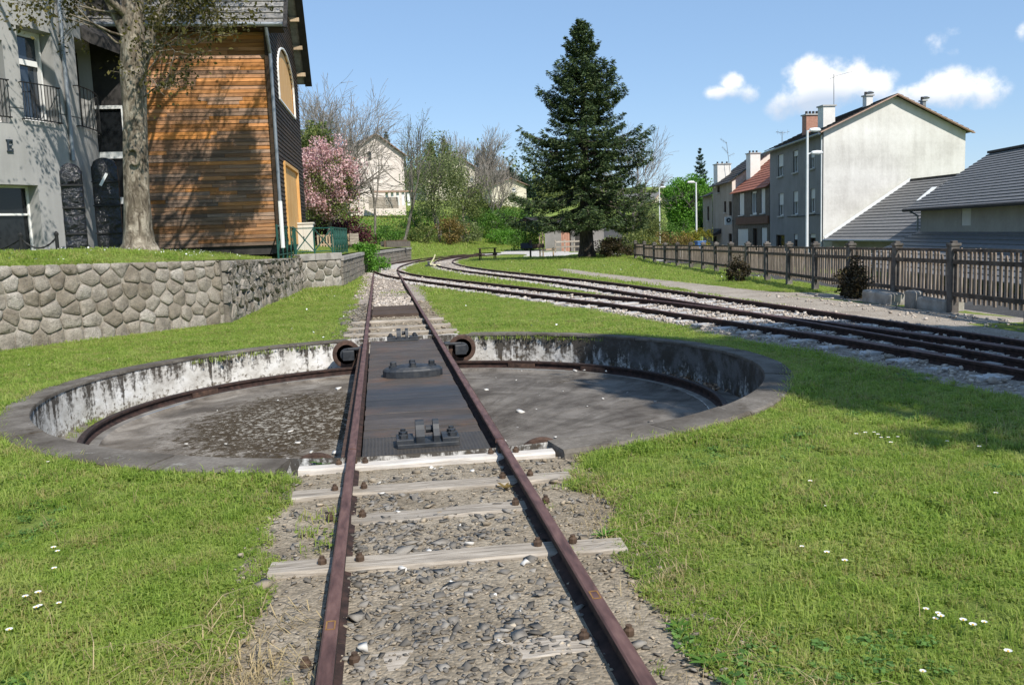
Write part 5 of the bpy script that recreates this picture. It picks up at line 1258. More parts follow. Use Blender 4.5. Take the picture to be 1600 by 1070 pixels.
# ================================================================== green railing, cabinet, garden things
gr = thing('metal_railing', 'dark green metal railing with crossed bars on top of the stone wall', 'railing', (-3.05, 31.0, 1.1))
def rpanel(a, b, z, h, n):
    a, b = Vector((*a, z)), Vector((*b, z))
    for i in range(n):
        p, q = a.lerp(b, i/n), a.lerp(b, (i+1)/n); m = MB(); u = Vector((0, 0, 1))
        m.beam(p+u*h*.96, q+u*h*.96, .035, .035); m.beam(p+u*.09, q+u*.09, .03, .03); m.beam(p+u*.1, q+u*h*.95, .026, .03); m.beam(p+u*h*.95, q+u*.1, .022, .03)
        m.build('cross_panel', 'gate_green', gr)
    for i in range(n+1):
        p = a.lerp(b, i/n); MB().beam(p-Vector((0, 0, .1)), p+Vector((0, 0, h)), .05, .05, (0, 1, 0)).build('post', 'gate_green', gr)
rpanel((-3.10, 26.3), (-3.07, 31.0), 1.14, .95, 4); rpanel((-3.02, 31.05), (-1.86, 32.0), 1.14, .92, 2); rpanel((-1.80, 32.1), (-1.52, 37.0), 1.1, .95, 8)
cb = thing('utility_cabinet', 'beige metal utility cabinet standing behind the green railing', 'cabinet', (-2.9, 33.0, 1.1))
MB().box((-2.90, 33.0, 1.66), (.74, .5, 1.06)).build('cabinet_body', 'cabinet_beige', cb, bevel=.015); MB().box((-2.90, 33.0, 2.22), (.80, .56, .06)).build('lid', 'cabinet_beige', cb, bevel=.01)
for s_ in (-1, 1): MB().box((-2.90+s_*.18, 32.743, 1.66), (.33, .014, .94)).build('door', 'cabinet_beige', cb, bevel=.004)
MB().box((-2.87, 32.73, 1.7), (.03, .02, .12)).build('handle', 'black_iron', cb)
wf = thing('garden_fence', 'low pale wooden garden fence under the pink blossom tree', 'fence', (-2.6, 43, 1.25))
A_, B_ = at(497, 378, 42.5), at(545, 378, 44.5); A_[2] = B_[2] = 1.27
for k in range(12):
    p = A_+(B_-A_)*k/11; MB().box((p[0], p[1], 1.27+.29), (.07, .03, .58+.02*(k % 3))).build('slat', 'pale_wood', wf)
for z in (.14, .54): MB().beam((A_[0], A_[1]+.04, 1.27+z), (B_[0], B_[1]+.04, 1.27+z), .03, .07).build('fence_rail', 'pale_wood', wf)
bo = thing('garden_screen', 'small screen of grey planks next to the garden fence', 'screen', tuple(at(554, 382, 44)))
pb_ = at(554, 382, 44)
for k in range(4): MB().box((pb_[0], 44, pb_[2]+.08+k*.13), (.42, .03, .118)).build('plank', 'sleeper_wood', bo)
for s_ in (-1, 1): MB().box((pb_[0]+s_*.17, 44.04, pb_[2]+.25), (.06, .05, .6)).build('post', 'sleeper_wood', bo)
pl = thing('planter', 'long low wooden planter of upright boards on the far wall', 'planter', tuple(at(618, 388, 57)))
pa, pb2 = at(600, 387, 57), at(637, 386, 59)
for k in range(11):
    p = pa+(pb2-pa)*(k+.5)/11; MB().box((p[0], p[1], pa[2]+.22), (.135, .04, .44)).build('board', 'table_wood', pl)
MB().beam(pa+np.array([0, .3, .2]), pb2+np.array([0, .3, .2]), .5, .38).build('soil', 'mortar_dark', pl)
# picnic table
def picnic():
    c = G(762, 405.5, fz(6.6, 53)); x, y = c[0], c[1]; z = fz(x, y); t = thing('picnic_table', 'dark wooden picnic table with attached benches on the grass', 'picnic table', (x, y, z))
    for k in range(5): MB().box((x, y-.30+k*.15, z+.74), (1.15, .135, .04)).build('table_plank', 'table_wood', t)
    for s_ in (-1, 1):
        for k in (0, 1): MB().box((x, y+s_*(.62+k*.14), z+.44), (1.5, .125, .04)).build('bench_plank', 'table_wood', t)
        for q in (-1, 1): MB().beam((x+s_*.46, y+q*.5, z-.02), (x+s_*.46, y+q*.2, z+.72), .09, .06, (1, 0, 0)).build('leg', 'table_wood', t)
        MB().beam((x+s_*.46, y-.78, z+.38), (x+s_*.46, y+.78, z+.38), .06, .10).build('bench_bearer', 'table_wood', t)
picnic()
def lever():
    c = G(679, 416.5, .02); x, y = c[0], c[1]; t = thing('switch_lever', 'pale yellow points lever with counterweight beside the curved rails', 'lever', (x, y, 0))
    MB().box((x-.28, y, .06), (.42, .3, .12)).build('base', 'cast_iron', t); MB().tube([(x-.25, y, .10), (x-.02, y, .45), (x+.06, y, .66)], .035, 8).build('handle', 'lever_paint', t)
    MB().tube([(x-.25, y, .12), (x+.30, y-.1, .07)], .05, 8).build('counterweight_arm', 'lever_paint', t); MB().lathe([(.13, -.06), (.14, 0), (.13, .06)], (x-.30, y, .16), 12, 'x').build('counterweight', 'cast_iron', t)
lever()
def sign_trough():
    c = at(828, 404, 56); x, y = c[0], 56; z = fz(x, y)
    t = thing('information_desk', 'dark slanted information desk on a post beside the gravel path', 'sign', (x, y, z))
    MB().beam((x+.05, y, z-.1), (x+.05, y, z+1.15), .10, .10, (0, 1, 0)).build('post', 'table_wood', t)
    MB().box((x-.2, y-.05, z+.78), (.75, .06, .42), 0, Matrix.Rotation(R(-38), 3, 'X')).build('panel', 'black_iron', t); MB().box((x+.55, y+.1, z+.74), (.8, .3, .26)).build('trough', 'table_wood', t)
    x2 = at(846, 404, 56)[0]; t = thing('wooden_rail', 'two wooden posts joined by a low rail beside the dark information desk', 'barrier', (x2, y, z))
    for dx, h in ((-.08, 1.55), (.12, 1.6), (.78, .62)): MB().beam((x2+dx, y, z-.1), (x2+dx, y, z+h), .08, .08, (0, 1, 0)).build('post', 'pale_wood', t)
    MB().beam((x2-.4, y-.06, z+.50), (x2+.95, y-.06, z+.52), .04, .09).build('fence_rail', 'pale_wood', t)
sign_trough()
# barn and rail fence behind the fir
bp0, bp1 = at(852, 392, 76), at(944, 388, 78); zb0 = fz(bp0[0], 76)-.1
bn = thing('barn', 'small grey rendered barn with a reddish door half hidden behind the fir', 'barn', (bp0[0], bp0[1], zb0))
D_, L_ = unit(bp0, bp1); n_ = (-D_[1], D_[0]); zt_ = zb0+2.35
o1 = (L_*.27, L_*.43, zb0, zb0+2.1); o2 = (L_*.50, L_*.72, zb0, zb0+2.2)
wall_open(bn, bp0, D_, L_, zb0-.3, zt_, [o1, o2], .25, 'barn_render', n_)
for o_, mt_ in ((o1, 'chimney_brick'), (o2, 'roof_dark')):
    for k in range(4):
        a = o_[0]+(o_[1]-o_[0])*k/4; b = a+(o_[1]-o_[0])/4-.02; p = (bp0[0]+D_[0]*(a+b)/2+n_[0]*.2, bp0[1]+D_[1]*(a+b)/2+n_[1]*.2, (o_[2]+o_[3])/2); MB().box(p, (b-a, .05, o_[3]-o_[2]), math.atan2(D_[1], D_[0])).build('door_board', mt_, bn)
c_ = (bp0[0]+D_[0]*L_/2, bp0[1]+D_[1]*L_/2); ro = 3.0
for s_ in (0, 1):
    e = Vector((c_[0]+n_[0]*(-.4+s_*(2*ro+.4)), c_[1]+n_[1]*(-.4+s_*(2*ro+.4)), zt_-.1)); rg_ = Vector((c_[0]+n_[0]*ro, c_[1]+n_[1]*ro, zt_+.75)); u_ = Vector((D_[0], D_[1], 0))*(L_/2+.3)
    slope(bn, e-u_, e+u_, rg_-u_, rg_+u_, 8, 'roof_dark')
rfz = thing('rail_fence', 'pale wooden rail fence in front of the barn', 'fence', tuple(at(868, 394, 68))); a_, b_ = at(868, 394, 68), at(912, 394, 68); za = fz(a_[0], 68)
for k in range(4): p = a_+(b_-a_)*k/3; MB().beam((p[0], p[1], za-.1), (p[0], p[1], za+1.0), .10, .10, (0, 1, 0)).build('post', 'sleeper_wood', rfz)
for z in (.45, .85): MB().beam((a_[0], a_[1]-.07, za+z), (b_[0], b_[1]-.07, za+z), .05, .12).build('fence_rail', 'sleeper_wood', rfz)
# ================================================================== houses on the right
ZS = -1.2
LN, RN, AP, FLc = at(1287, 204, 50), at(1509, 204, 51.7), at(1399, 150, 51.0), at(1203, 236, 62)
zE = (LN[2]+FLc[2])/2; LN[2] = FLc[2] = RN[2] = zE
HA = thing('gabled_house', 'tall grey house with a blank whitish rendered gable wall', 'house', (LN[0], LN[1], ZS))
fd, flen = unit(LN, FLc); gd, glen = unit(LN, RN); fin = (gd[0], gd[1]); FR = RN+(FLc-LN)
Z66 = lambda x, y: (1080+x/4.865, 180+y/4.865)
def pxops(P, D, boxes):
    out = []
    for (x0, y0, x1, y1) in boxes:
        a, b = Z66(x0, (y0+y1)/2), Z66(x1, (y0+y1)/2); c, d = Z66((x0+x1)/2, y0), Z66((x0+x1)/2, y1)
        u0, u1 = hit(*a, P, D)[0], hit(*b, P, D)[0]; out.append((min(u0, u1), max(u0, u1), hit(*d, P, D)[1], hit(*c, P, D)[1]))
    return out
wa = pxops(LN, fd, [(660, 300, 700, 465), (775, 270, 812, 435), (905, 280, 938, 405), (665, 595, 702, 765), (775, 580, 812, 755), (905, 560, 942, 740), (645, 910, 710, 1040), (780, 905, 808, 1040), (900, 905, 945, 1040)])
wall_open(HA, LN, fd, flen, ZS, zE, wa, .22, 'grey_render', fin)
for i, o in enumerate(wa): window(HA, LN, fd, fin, o, .2, (.55, .25, .35, .52, .45, .42, 0, .3, .2)[i], 'white_frame' if i < 6 else 'table_wood', 'dark_glass', i < 6, i not in (6,), .07)
m = MB(); m.add([(LN[0], LN[1], ZS), (RN[0], RN[1], ZS), (RN[0], RN[1], zE), (AP[0], AP[1], AP[2]), (LN[0], LN[1], zE)], [(0, 1, 2, 3, 4)]); m.build('gable_wall', 'gable_render', HA)
m = MB(); m.add([(RN[0], RN[1], ZS), (FR[0], FR[1], ZS), (FR[0], FR[1], zE), (RN[0], RN[1], zE)], [(0, 1, 2, 3)]); BA = AP+(FLc-LN); m.add([(FLc[0], FLc[1], ZS), (FR[0], FR[1], ZS), (FR[0], FR[1], zE), tuple(BA), (FLc[0], FLc[1], zE)], [(0, 1, 2, 3, 4)]); m.build('rear_wall', 'white_render', HA)
def roofplane(root, eA, eB, rA, rB, ovr, mat, n=14, verge=None, ext=.35):
    eA, eB, rA, rB = map(Vector, (eA, eB, rA, rB)); dn = (eA-rA).normalized(); al = (eA-eB).normalized()
    eA2 = eA+dn*ovr+al*ext; rA2 = rA+al*ext; eB2 = eB+dn*ovr-al*ext*.5; rB2 = rB-al*ext*.5
    up = Vector((0, 0, .10)); slope(root, eA2+up, eB2+up, rA2+up, rB2+up, n, mat)
    if verge: MB().beam(eA2+up-Vector((0, 0, .06)), rA2+up-Vector((0, 0, .06)), .06, .26, (al.x, al.y, 0)).build('verge_board', verge, root)
    return eA2, eB2
e1, e2 = roofplane(HA, LN, FLc, AP, BA, .45, 'roof_dark', 14, 'verge_brown'); roofplane(HA, RN, FR, AP, BA, .45, 'roof_dark', 14, 'verge_brown')
MB().tube([e1, e2], .07, 6).build('gutter', 'zinc', HA)
MB().tube([(LN[0]-.06, LN[1]+.12, zE-.2), (LN[0]-.06, LN[1]+.12, ZS)], .05, 6).build('downpipe', 'lamp_white', HA)
MB().tube([Vector((LN[0]+fd[0]*t-.05, LN[1]+fd[1]*t, hit(*Z66(800, 768), LN, fd)[1]+.02*math.sin(t))) for t in np.linspace(.1, flen*.62, 8)], .025, 5).build('cable', 'black_iron', HA)
chimney(HA, 1260, 1283, 180, 200, 55.5, 'chimney_brick', 4, .6); chimney(HA, 1286.5, 1305, 166, 190, 52.6, 'chimney_white', 0, .7)
chimney(HA, 1354, 1364, 150, 162, 53, 'chimney_white', 1, .45); chimney(HA, 1442, 1447, 158, 172, 53, 'antenna_metal', 1, .3)
for px, py in ((1359, 147), (1446, 155)):
    p = at(px, py, 53.2); MB().lathe([(.24, 0), (.26, .05), (.10, .14)], (p[0], p[1], p[2]+.02), 10).build('cowl', 'antenna_metal', HA)
antenna(HA, 1303, 168, 116, 52.9, ((.93, 1.1, .22, 0), (.9, .3, PI+.3, 0)), -.02); antenna(HA, 1222, 222, 205, 60, ((.8, .5, .2, 2), (.8, .5, PI-.2, 2)))
# stone house with the red roof
def fpt(s_): return np.array([FLc[0]+fd[0]*s_, FLc[1]+fd[1]*s_, 0])
SH0, SH1 = fpt(.15), fpt(12.4)
fdn = ((SH1[0]-SH0[0])/12.25, (SH1[1]-SH0[1])/12.25)
zs0 = hit(1201, 287, SH0, fdn)[1]; zs1 = hit(1147, 303, SH0, fdn)[1]; zsE = (zs0+zs1)/2
HB = thing('stone_house', 'dark stone house with red tiled roof and an old shop front', 'house', (SH0[0], SH0[1], ZS))
wb = pxops(SH0, fdn, [(365, 595, 402, 760), (458, 580, 497, 755), (530, 560, 562, 745), (352, 865, 432, 1060), (470, 860, 502, 1060), (533, 855, 576, 1060)])
wall_open(HB, SH0, fdn, 12.25, ZS, zsE, wb, .2, 'house_stone', fin)
for i, o in enumerate(wb): window(HB, SH0, fdn, fin, o, .18, (1.0, 0, 1.0, 1.0, 0, .9)[i], 'white_frame' if i < 3 else 'table_wood', 'dark_glass', i < 3, True, .13 if i == 1 else .06)
o = pxops(SH0, fdn, [(352, 772, 595, 828)])[0]; MB().beam((SH0[0]+fdn[0]*o[0]-.08, SH0[1]+fdn[1]*o[0], (o[2]+o[3])/2), (SH0[0]+fdn[0]*o[1]-.08, SH0[1]+fdn[1]*o[1], (o[2]+o[3])/2), .12, o[3]-o[2]).build('shop_fascia', 'shop_board', HB)
for dep, mt_ in ((9.0, 'house_stone'),):
    m = MB(); bk = np.array([gd[0], gd[1], 0])*dep; rz_ = zsE+3.3
    for q in (SH0, SH1): m.add([(q[0], q[1], ZS), tuple(q+bk+[0, 0, ZS]), tuple(q+bk+[0, 0, zsE]), tuple(q+bk/2+[0, 0, rz_]), (q[0], q[1], zsE)], [(0, 1, 2, 3, 4)])
    m.add([tuple(SH0+bk+[0, 0, ZS]), tuple(SH1+bk+[0, 0, ZS]), tuple(SH1+bk+[0, 0, zsE]), tuple(SH0+bk+[0, 0, zsE])], [(0, 1, 2, 3)]); m.build('side_wall', mt_, HB)
    roofplane(HB, SH0+[0, 0, zsE], SH1+[0, 0, zsE], SH0+bk/2+[0, 0, rz_], SH1+bk/2+[0, 0, rz_], .4, 'red_tile', 14, None, .0); roofplane(HB, SH0+bk+[0, 0, zsE], SH1+bk+[0, 0, zsE], SH0+bk/2+[0, 0, rz_], SH1+bk/2+[0, 0, rz_], .4, 'red_tile', 14, None, .0)
chimney(HB, 1172.5, 1188, 240, 276, 73, 'chimney_white', 3, .9)
sg = hit(1145, 345, SH0, fdn); sp_ = np.array([SH0[0]+fdn[0]*sg[0], SH0[1]+fdn[1]*sg[0], sg[1]])
sn = thing('shop_sign', 'square white projecting shop sign with a dark disc on the stone house', 'sign', tuple(sp_))
MB().box((sp_[0]-.45, sp_[1]-.1, sp_[2]), (.62, .14, .66)).build('sign_box', 'sign_white', sn); MB().lathe([(.20, -.01), (.20, .01)], (sp_[0]-.45, sp_[1]-.18, sp_[2]+.06), 18, 'y').build('disc', 'sign_dark', sn)
MB().lathe([(.07, -.012), (.07, .012)], (sp_[0]-.45, sp_[1]-.185, sp_[2]+.06), 12, 'y').build('disc_centre', 'sign_white', sn); MB().beam((sp_[0]-.14, sp_[1]-.1, sp_[2]), (sp_[0]+.1, sp_[1]-.1, sp_[2]), .05, .05).build('bracket', 'black_iron', sn)
# beige house and the grey one at the end of the row
BH0, BH1 = fpt(12.7), fpt(21.4); zbE = hit(1118, 288, BH0, fdn)[1]; fz1 = hit(1143, 284, BH0, fdn)[1]; zbE = (zbE+fz1)/2
HC = thing('beige_house', 'plain beige rendered house with a white chimney at the far end of the row', 'house', (BH0[0], BH0[1], ZS))
wc = pxops(BH0, fdn, [(198, 540, 216, 590), (287, 655, 316, 765), (250, 655, 266, 740), (165, 920, 195, 1060), (285, 900, 315, 1060)])
wc = [(a, b, c, d) for a, b, c, d in wc if b > 0.1]; wc = [(max(.15, a), max(b, .5), c, d) for a, b, c, d in wc]
LC = math.dist(BH0, BH1); wall_open(HC, BH0, fdn, LC, ZS, zbE, wc, .2, 'beige_render', fin)
for o in wc: window(HC, BH0, fdn, fin, o, .18, 0, 'table_wood', 'dark_glass', True, False, .06)
o = pxops(BH0, fdn, [(145, 872, 230, 915)])[0]; m = MB(); a_ = [BH0[0]+fdn[0]*o[0], BH0[1]+fdn[1]*o[0]]; b_ = [BH0[0]+fdn[0]*o[1], BH0[1]+fdn[1]*o[1]]
m.hexa([(a_[0]-1.0, a_[1], o[2]-.05), (b_[0]-1.0, b_[1], o[2]-.05), (b_[0], b_[1], o[2]+.2), (a_[0], a_[1], o[2]+.2), (a_[0]-1.0, a_[1], o[2]+.05), (b_[0]-1.0, b_[1], o[2]+.05), (b_[0], b_[1], o[3]+.1), (a_[0], a_[1], o[3]+.1)]); fixn(m.build('awning', 'roof_dark', HC))
m = MB(); bk = np.array([gd[0], gd[1], 0])*8.; rz_ = zbE+2.5
for q in (BH0, BH1): m = MB(); m.add([(q[0], q[1], ZS), tuple(q+bk+[0, 0, ZS]), tuple(q+bk+[0, 0, zbE]), tuple(q+bk/2+[0, 0, rz_]), (q[0], q[1], zbE)], [(0, 1, 2, 3, 4)]); m.build('side_wall', 'pink_render', HC)
roofplane(HC, BH0+[0, 0, zbE], BH1+[0, 0, zbE], BH0+bk/2+[0, 0, rz_], BH1+bk/2+[0, 0, rz_], .5, 'roof_dark', 10, None, .3); roofplane(HC, BH0+bk+[0, 0, zbE], BH1+bk+[0, 0, zbE], BH0+bk/2+[0, 0, rz_], BH1+bk/2+[0, 0, rz_], .4, 'roof_dark', 10, None, .3)
chimney(HC, 1121, 1142, 257, 280, 81, 'chimney_white', 3, 1.0); antenna(HC, 1141, 262, 222, 80.5, ((.95, .8, 2.6, 3), (.55, .9, 2.4, 4), (.45, .6, .4, 2)), -.35)
EH0, EH1 = fpt(21.6), fpt(26.5); zeE = hit(1112, 305, EH0, fdn)[1]
HD = thing('low_house', 'lower grey house with a dark lean-to roof behind the beige house', 'house', (EH0[0], EH0[1], ZS)); LC = math.dist(EH0, EH1)
wd = [(1.6, 2.6, zeE-2.4, zeE-1.0)]; wall_open(HD, EH0, fdn, LC, ZS, zeE, wd, .2, 'beige_render', fin); window(HD, EH0, fdn, fin, wd[0], .18, 0, 'table_wood')
bk = np.array([gd[0], gd[1], 0])*7.; roofplane(HD, EH0+[0, 0, zeE], EH1+[0, 0, zeE], EH0+bk+[0, 0, zeE+2.6], EH1+bk+[0, 0, zeE+2.6], .5, 'roof_dark', 8, None, .1)
# low grey-roofed annexes in front of the blank gable
AX = thing('annexe', 'low outbuilding with a large plain grey tiled lean-to roof against the white gable', 'outbuilding', (25.3, 45, ZS))
va, vb = at(1287, 375, 49.7), at(1422, 283, 50.7); dn = Vector((-.02, -1, 0)).normalized(); LA = 9.3
slope(AX, va, Vector(va)+dn*LA, vb, Vector(vb)+dn*LA, 20, 'grey_tile', .05, 'tile_course')
MB().beam(Vector(va)+Vector((0, -.06, .12)), Vector(vb)+Vector((0, -.06, .12)), .16, .06, (0, -1, 0)).build('flashing', 'lamp_white', AX)
m = MB(); P_ = (va[0]+.5, va[1]); wall_open(AX, (P_[0]+dn.x*LA, P_[1]+dn.y*LA), (-dn.x, -dn.y), LA, ZS, va[2]+.1, [], .2, 'annexe_render', (1, 0)); MB().tube([Vector(va)+Vector((-.06, 0, -.02)), Vector(va)+dn*LA+Vector((-.06, 0, -.02))], .07, 6).build('gutter', 'zinc', AX)
MB().beam(Vector(vb)+Vector((.1, 0, .06)), Vector(vb)+dn*LA+Vector((.1, 0, .06)), .3, .12).build('ridge_tiles', 'roof_dark', AX)
pl0 = Vector(va).lerp(Vector(vb), .80)+dn*4.2; pl1 = Vector(va).lerp(Vector(vb), .58)+dn*4.6; MB().beam(pl0+Vector((0, 0, .09)), pl1+Vector((0, 0, .09)), .28, .03).build('flashing', 'lamp_white', AX)
AY = thing('annexe', 'grey tiled outbuilding rising above the lower lean-to roof at the edge of the view', 'outbuilding', (25.7, 38, ZS))
dn = Vector((-.2, -.98, 0)).normalized(); ea, eb = at(1413, 329, 40.6), at(1547, 240, 41.2); LB = 19.0
slope(AY, ea, Vector(ea)+dn*LB, eb, Vector(eb)+dn*LB, 20, 'grey_tile', .05, 'tile_course')
s0_ = Vector((ea[0]+.6, ea[1]-.3, .98)); o_ = Vector((-.98, .2, 0))
slope(AY, s0_+o_*3.4+Vector((0, 0, -1.5)), s0_+o_*3.4+dn*LB+Vector((0, 0, -1.5)), s0_, s0_+dn*LB, 10, 'grey_tile', .05, 'tile_course')
wl = .55; oy = [(4.4, 5.3, 1.25, ea[2]+.05)]; wall_open(AY, (ea[0]+wl, ea[1]-.5), (dn.x, dn.y), LB-.5, .5, ea[2]+.32, oy, .15, 'annexe_render', (.98, -.2)); window(AY, (ea[0]+wl, ea[1]-.5), (dn.x, dn.y), (.98, -.2), oy[0], .14, 1.0, 'sill_stone', 'dark_glass', False, False)
m = MB(); m.add([(ea[0]+wl, ea[1]-.5, va[2]), (eb[0]+4, ea[1]-.5, va[2]), (eb[0]+4, ea[1]-.5, eb[2]-2.6), (eb[0], ea[1]-.5, eb[2]-.05), (ea[0]+wl, ea[1]-.5, ea[2]+.3)], [(0, 1, 2, 3, 4)]); m.build('end_wall', 'annexe_render', AY)
MB().tube([Vector(ea)+Vector((-.06, 0, .0)), Vector(ea)+dn*LB+Vector((-.06, 0, .0))], .08, 6).build('gutter', 'roof_dark', AY); MB().tube([Vector(ea)+dn*.5, Vector(ea)+dn*.5+Vector((.5, 0, -.28)), Vector(ea)+dn*.5+Vector((.5, 0, -1.0))], .045, 6).build('downpipe', 'zinc', AY)
bk_ = Vector((4, 0, -2.6)); m = MB(); m.hexa([Vector(eb)+Vector((0, 0, -.05)), Vector(eb)+dn*LB+Vector((0, 0, -.05)), Vector(eb)+dn*LB+bk_, Vector(eb)+bk_, Vector(eb)+Vector((0, 0, .05)), Vector(eb)+dn*LB+Vector((0, 0, .05)), Vector(eb)+dn*LB+bk_+Vector((0, 0, .1)), Vector(eb)+bk_+Vector((0, 0, .1))]); fixn(m.build('rear_roof', 'grey_tile', AY))
MB().beam(Vector(eb)+Vector((0, 0, .06)), Vector(eb)+dn*LB+Vector((0, 0, .06)), .3, .12).build('ridge_tiles', 'roof_dark', AY)
# street lamps
def street_lamp(label, px, pyt, Y, r_, arms):
    b = at(px, pyt, Y); x, y = b[0], b[1]; t = thing('street_lamp', label, 'street lamp', (x, y, ZS), 'street lamps along the street')
    MB().tube([(x, y, ZS-.1), (x, y, ZS+1.2), (x, y, b[2])], [r_*1.3, r_*1.1, r_*.8], 10).build('pole', 'lamp_white', t)
    for (dx, dz, s_) in arms:
        MB().tube([(x, y, b[2]+dz-.06), (x+s_*.18, y, b[2]+dz)], .03, 6).build('arm', 'lamp_white', t)
        m = MB(); m.lathe([(.02, -.33), (.085, -.28), (.12, 0), (.10, .22), (.02, .32)], (x+s_*.42+dx, y, b[2]+dz+.02), 12, 'x'); m.build('lamp_head', 'lamp_white', t)
street_lamp('tall white street lamp in front of the house facade, with two lamp heads', 1261.5, 204, 44, .075, ((0, .0, 1), (.12, -1.15, 1)))
street_lamp('slim street lamp standing before the round bright green tree', 1087.5, 285, 72, .075, ((0, .0, -1),))
street_lamp('distant street lamp peeping out left of the round green tree', 1030, 293, 95, .07, ((0, .0, 1),))
p_ = at(1094, 379, 62); m = MB(); m.box((p_[0], p_[1], p_[2]-.5), (.62, .62, 1.05)); q_ = thing('rubbish_bin', 'blue rubbish bin peeping over the fence by the street', 'bin', (p_[0], p_[1], p_[2]-1)); m.build('bin_body', 'blue_plastic', q_, bevel=.04); MB().box((p_[0], p_[1], p_[2]+.07), (.68, .7, .08)).build('lid', 'blue_plastic', q_, bevel=.02)
# ================================================================== houses on the hill
def hill_house(label, cat, pl, pa, pr, pyb, Y0, Y1, depth, wallm, roofm, wins=(), name='hill_house', twist=0.):
    a, b = at(*pl, Y0), at(*pr, Y1); ap = at(*pa, (Y0+Y1)/2); zE = (a[2]+b[2])/2; zb = at(pl[0], pyb, Y0)[2]-2.5; root = thing(name, label, cat, (a[0], a[1], zb+2))
    D, L = unit(a, b); n = (-D[1], D[0]); bk = Vector((n[0]+twist*D[0], n[1]+twist*D[1], 0))*depth; r0 = Vector((ap[0], ap[1], ap[2])); A, B = Vector((a[0], a[1], zE)), Vector((b[0], b[1], zE))
    uA = (r0-A).dot(Vector((D[0], D[1], 0))); rid = A+Vector((D[0], D[1], 0))*uA; rid.z = ap[2]
    ops = []
    for (x0, y0, x1, y1) in wins:
        u0, z1 = hit(x0, y0, a, D); u1, z0 = hit(x1, y1, a, D); ops.append((u0, u1, z0, z1))
    wall_open(root, a, D, L, zb, zE, [o for o in ops if o[3] < zE], .2, wallm, n)
    m = MB(); m.add([A, B, rid], [(0, 1, 2)]); m.build('gable', wallm, root)
    m = MB(); lo = Vector((0, 0, zb-zE)); m.add([B, B+bk, B+bk+lo, B+lo], [(0, 1, 2, 3)]); m.add([A, A+bk, A+bk+lo, A+lo], [(0, 1, 2, 3)]); m.add([A+bk, B+bk, B+bk+lo, A+bk+lo], [(0, 1, 2, 3)]); m.add([A+bk, B+bk, rid+bk], [(0, 1, 2)]); m.build('side_wall', wallm, root)
    for o in ops:
        if o[3] < zE: window(root, a, D, n, o, .18, .35, 'white_frame', 'blue_glass', True, False, .1)
        else:
            u = (o[0]+o[1])/2; MB().beam((a[0]+D[0]*u-n[0]*.04, a[1]+D[1]*u-n[1]*.04, o[2]), (a[0]+D[0]*u-n[0]*.04, a[1]+D[1]*u-n[1]*.04, o[3]), o[1]-o[0], .08, (n[0], n[1], 0)).build('window', 'dark_glass', root)
    for e in (A, B): roofplane(root, e, e+bk, rid, rid+bk, .5, roofm, 8, 'verge_brown', .4)
    return root, a, D, n
h1, a1, D1, n1 = hill_house('pale pink gabled house on the hill behind the slender bare trees', 'house', (543, 243), (586.5, 210), (630, 238), 303, 104, 108, 11, 'pink_render', 'slate_roof', [(574, 237, 580, 250)], twist=.3)
ph = at(598, 300, 103); ter = MB()
for k in range(5): q = at(604+k*8.5, 301, 102.6); MB().box((q[0], q[1], q[2]-.7), (.3, .3, 1.5)).build('pillar', 'white_frame', h1)
q0, q1 = at(580, 300, 102.5), at(650, 299, 103.2); MB().beam(q0, q1, 1.6, .18).build('terrace_slab', 'verge_brown', h1)
hill_house('long white house further along the hill, partly hidden by bare trees', 'house', (664, 276), (715, 246), (764, 273), 306, 138, 142, 12, 'cream_render', 'roof_dark', [(735, 276, 740, 284)])
h3, *_ = hill_house('low cream bungalow with a dark roof at the end of the hill row', 'house', (768, 290), (796, 279), (822, 290), 304, 132, 134, 9, 'cream_render', 'roof_dark', [(800, 293, 806, 299)])
hill_house('small house gable peeping over the pink blossom tree', 'house', (526, 240), (540, 226), (556, 240), 262, 126, 127, 9, 'cream_render', 'slate_roof', [(537, 231, 543, 238)])
hill_house('distant white house between the fir and the round green tree', 'house', (1017, 318), (1029, 301), (1042, 316), 378, 150, 152, 9, 'cream_render', 'slate_roof', [(1026, 322, 1031, 330), (1026, 345, 1031, 354)])
gf = thing('board_fence', 'grey upright board fence on the slope below the pink house', 'fence', tuple(at(600, 322, 92)))
qa, qb = at(577, 321, 91), at(622, 322, 93)
for k in range(26):
    p = qa+(qb-qa)*k/25; MB().box((p[0], p[1], qa[2]+.25), (.105, .03, 1.1+.06*rng.random())).build('board', 'sleeper_wood', gf)
for z in (.0, .5): MB().beam(qa+np.array([0, .05, z]), qb+np.array([0, .05, z]), .05, .1).build('fence_rail', 'sleeper_wood', gf)
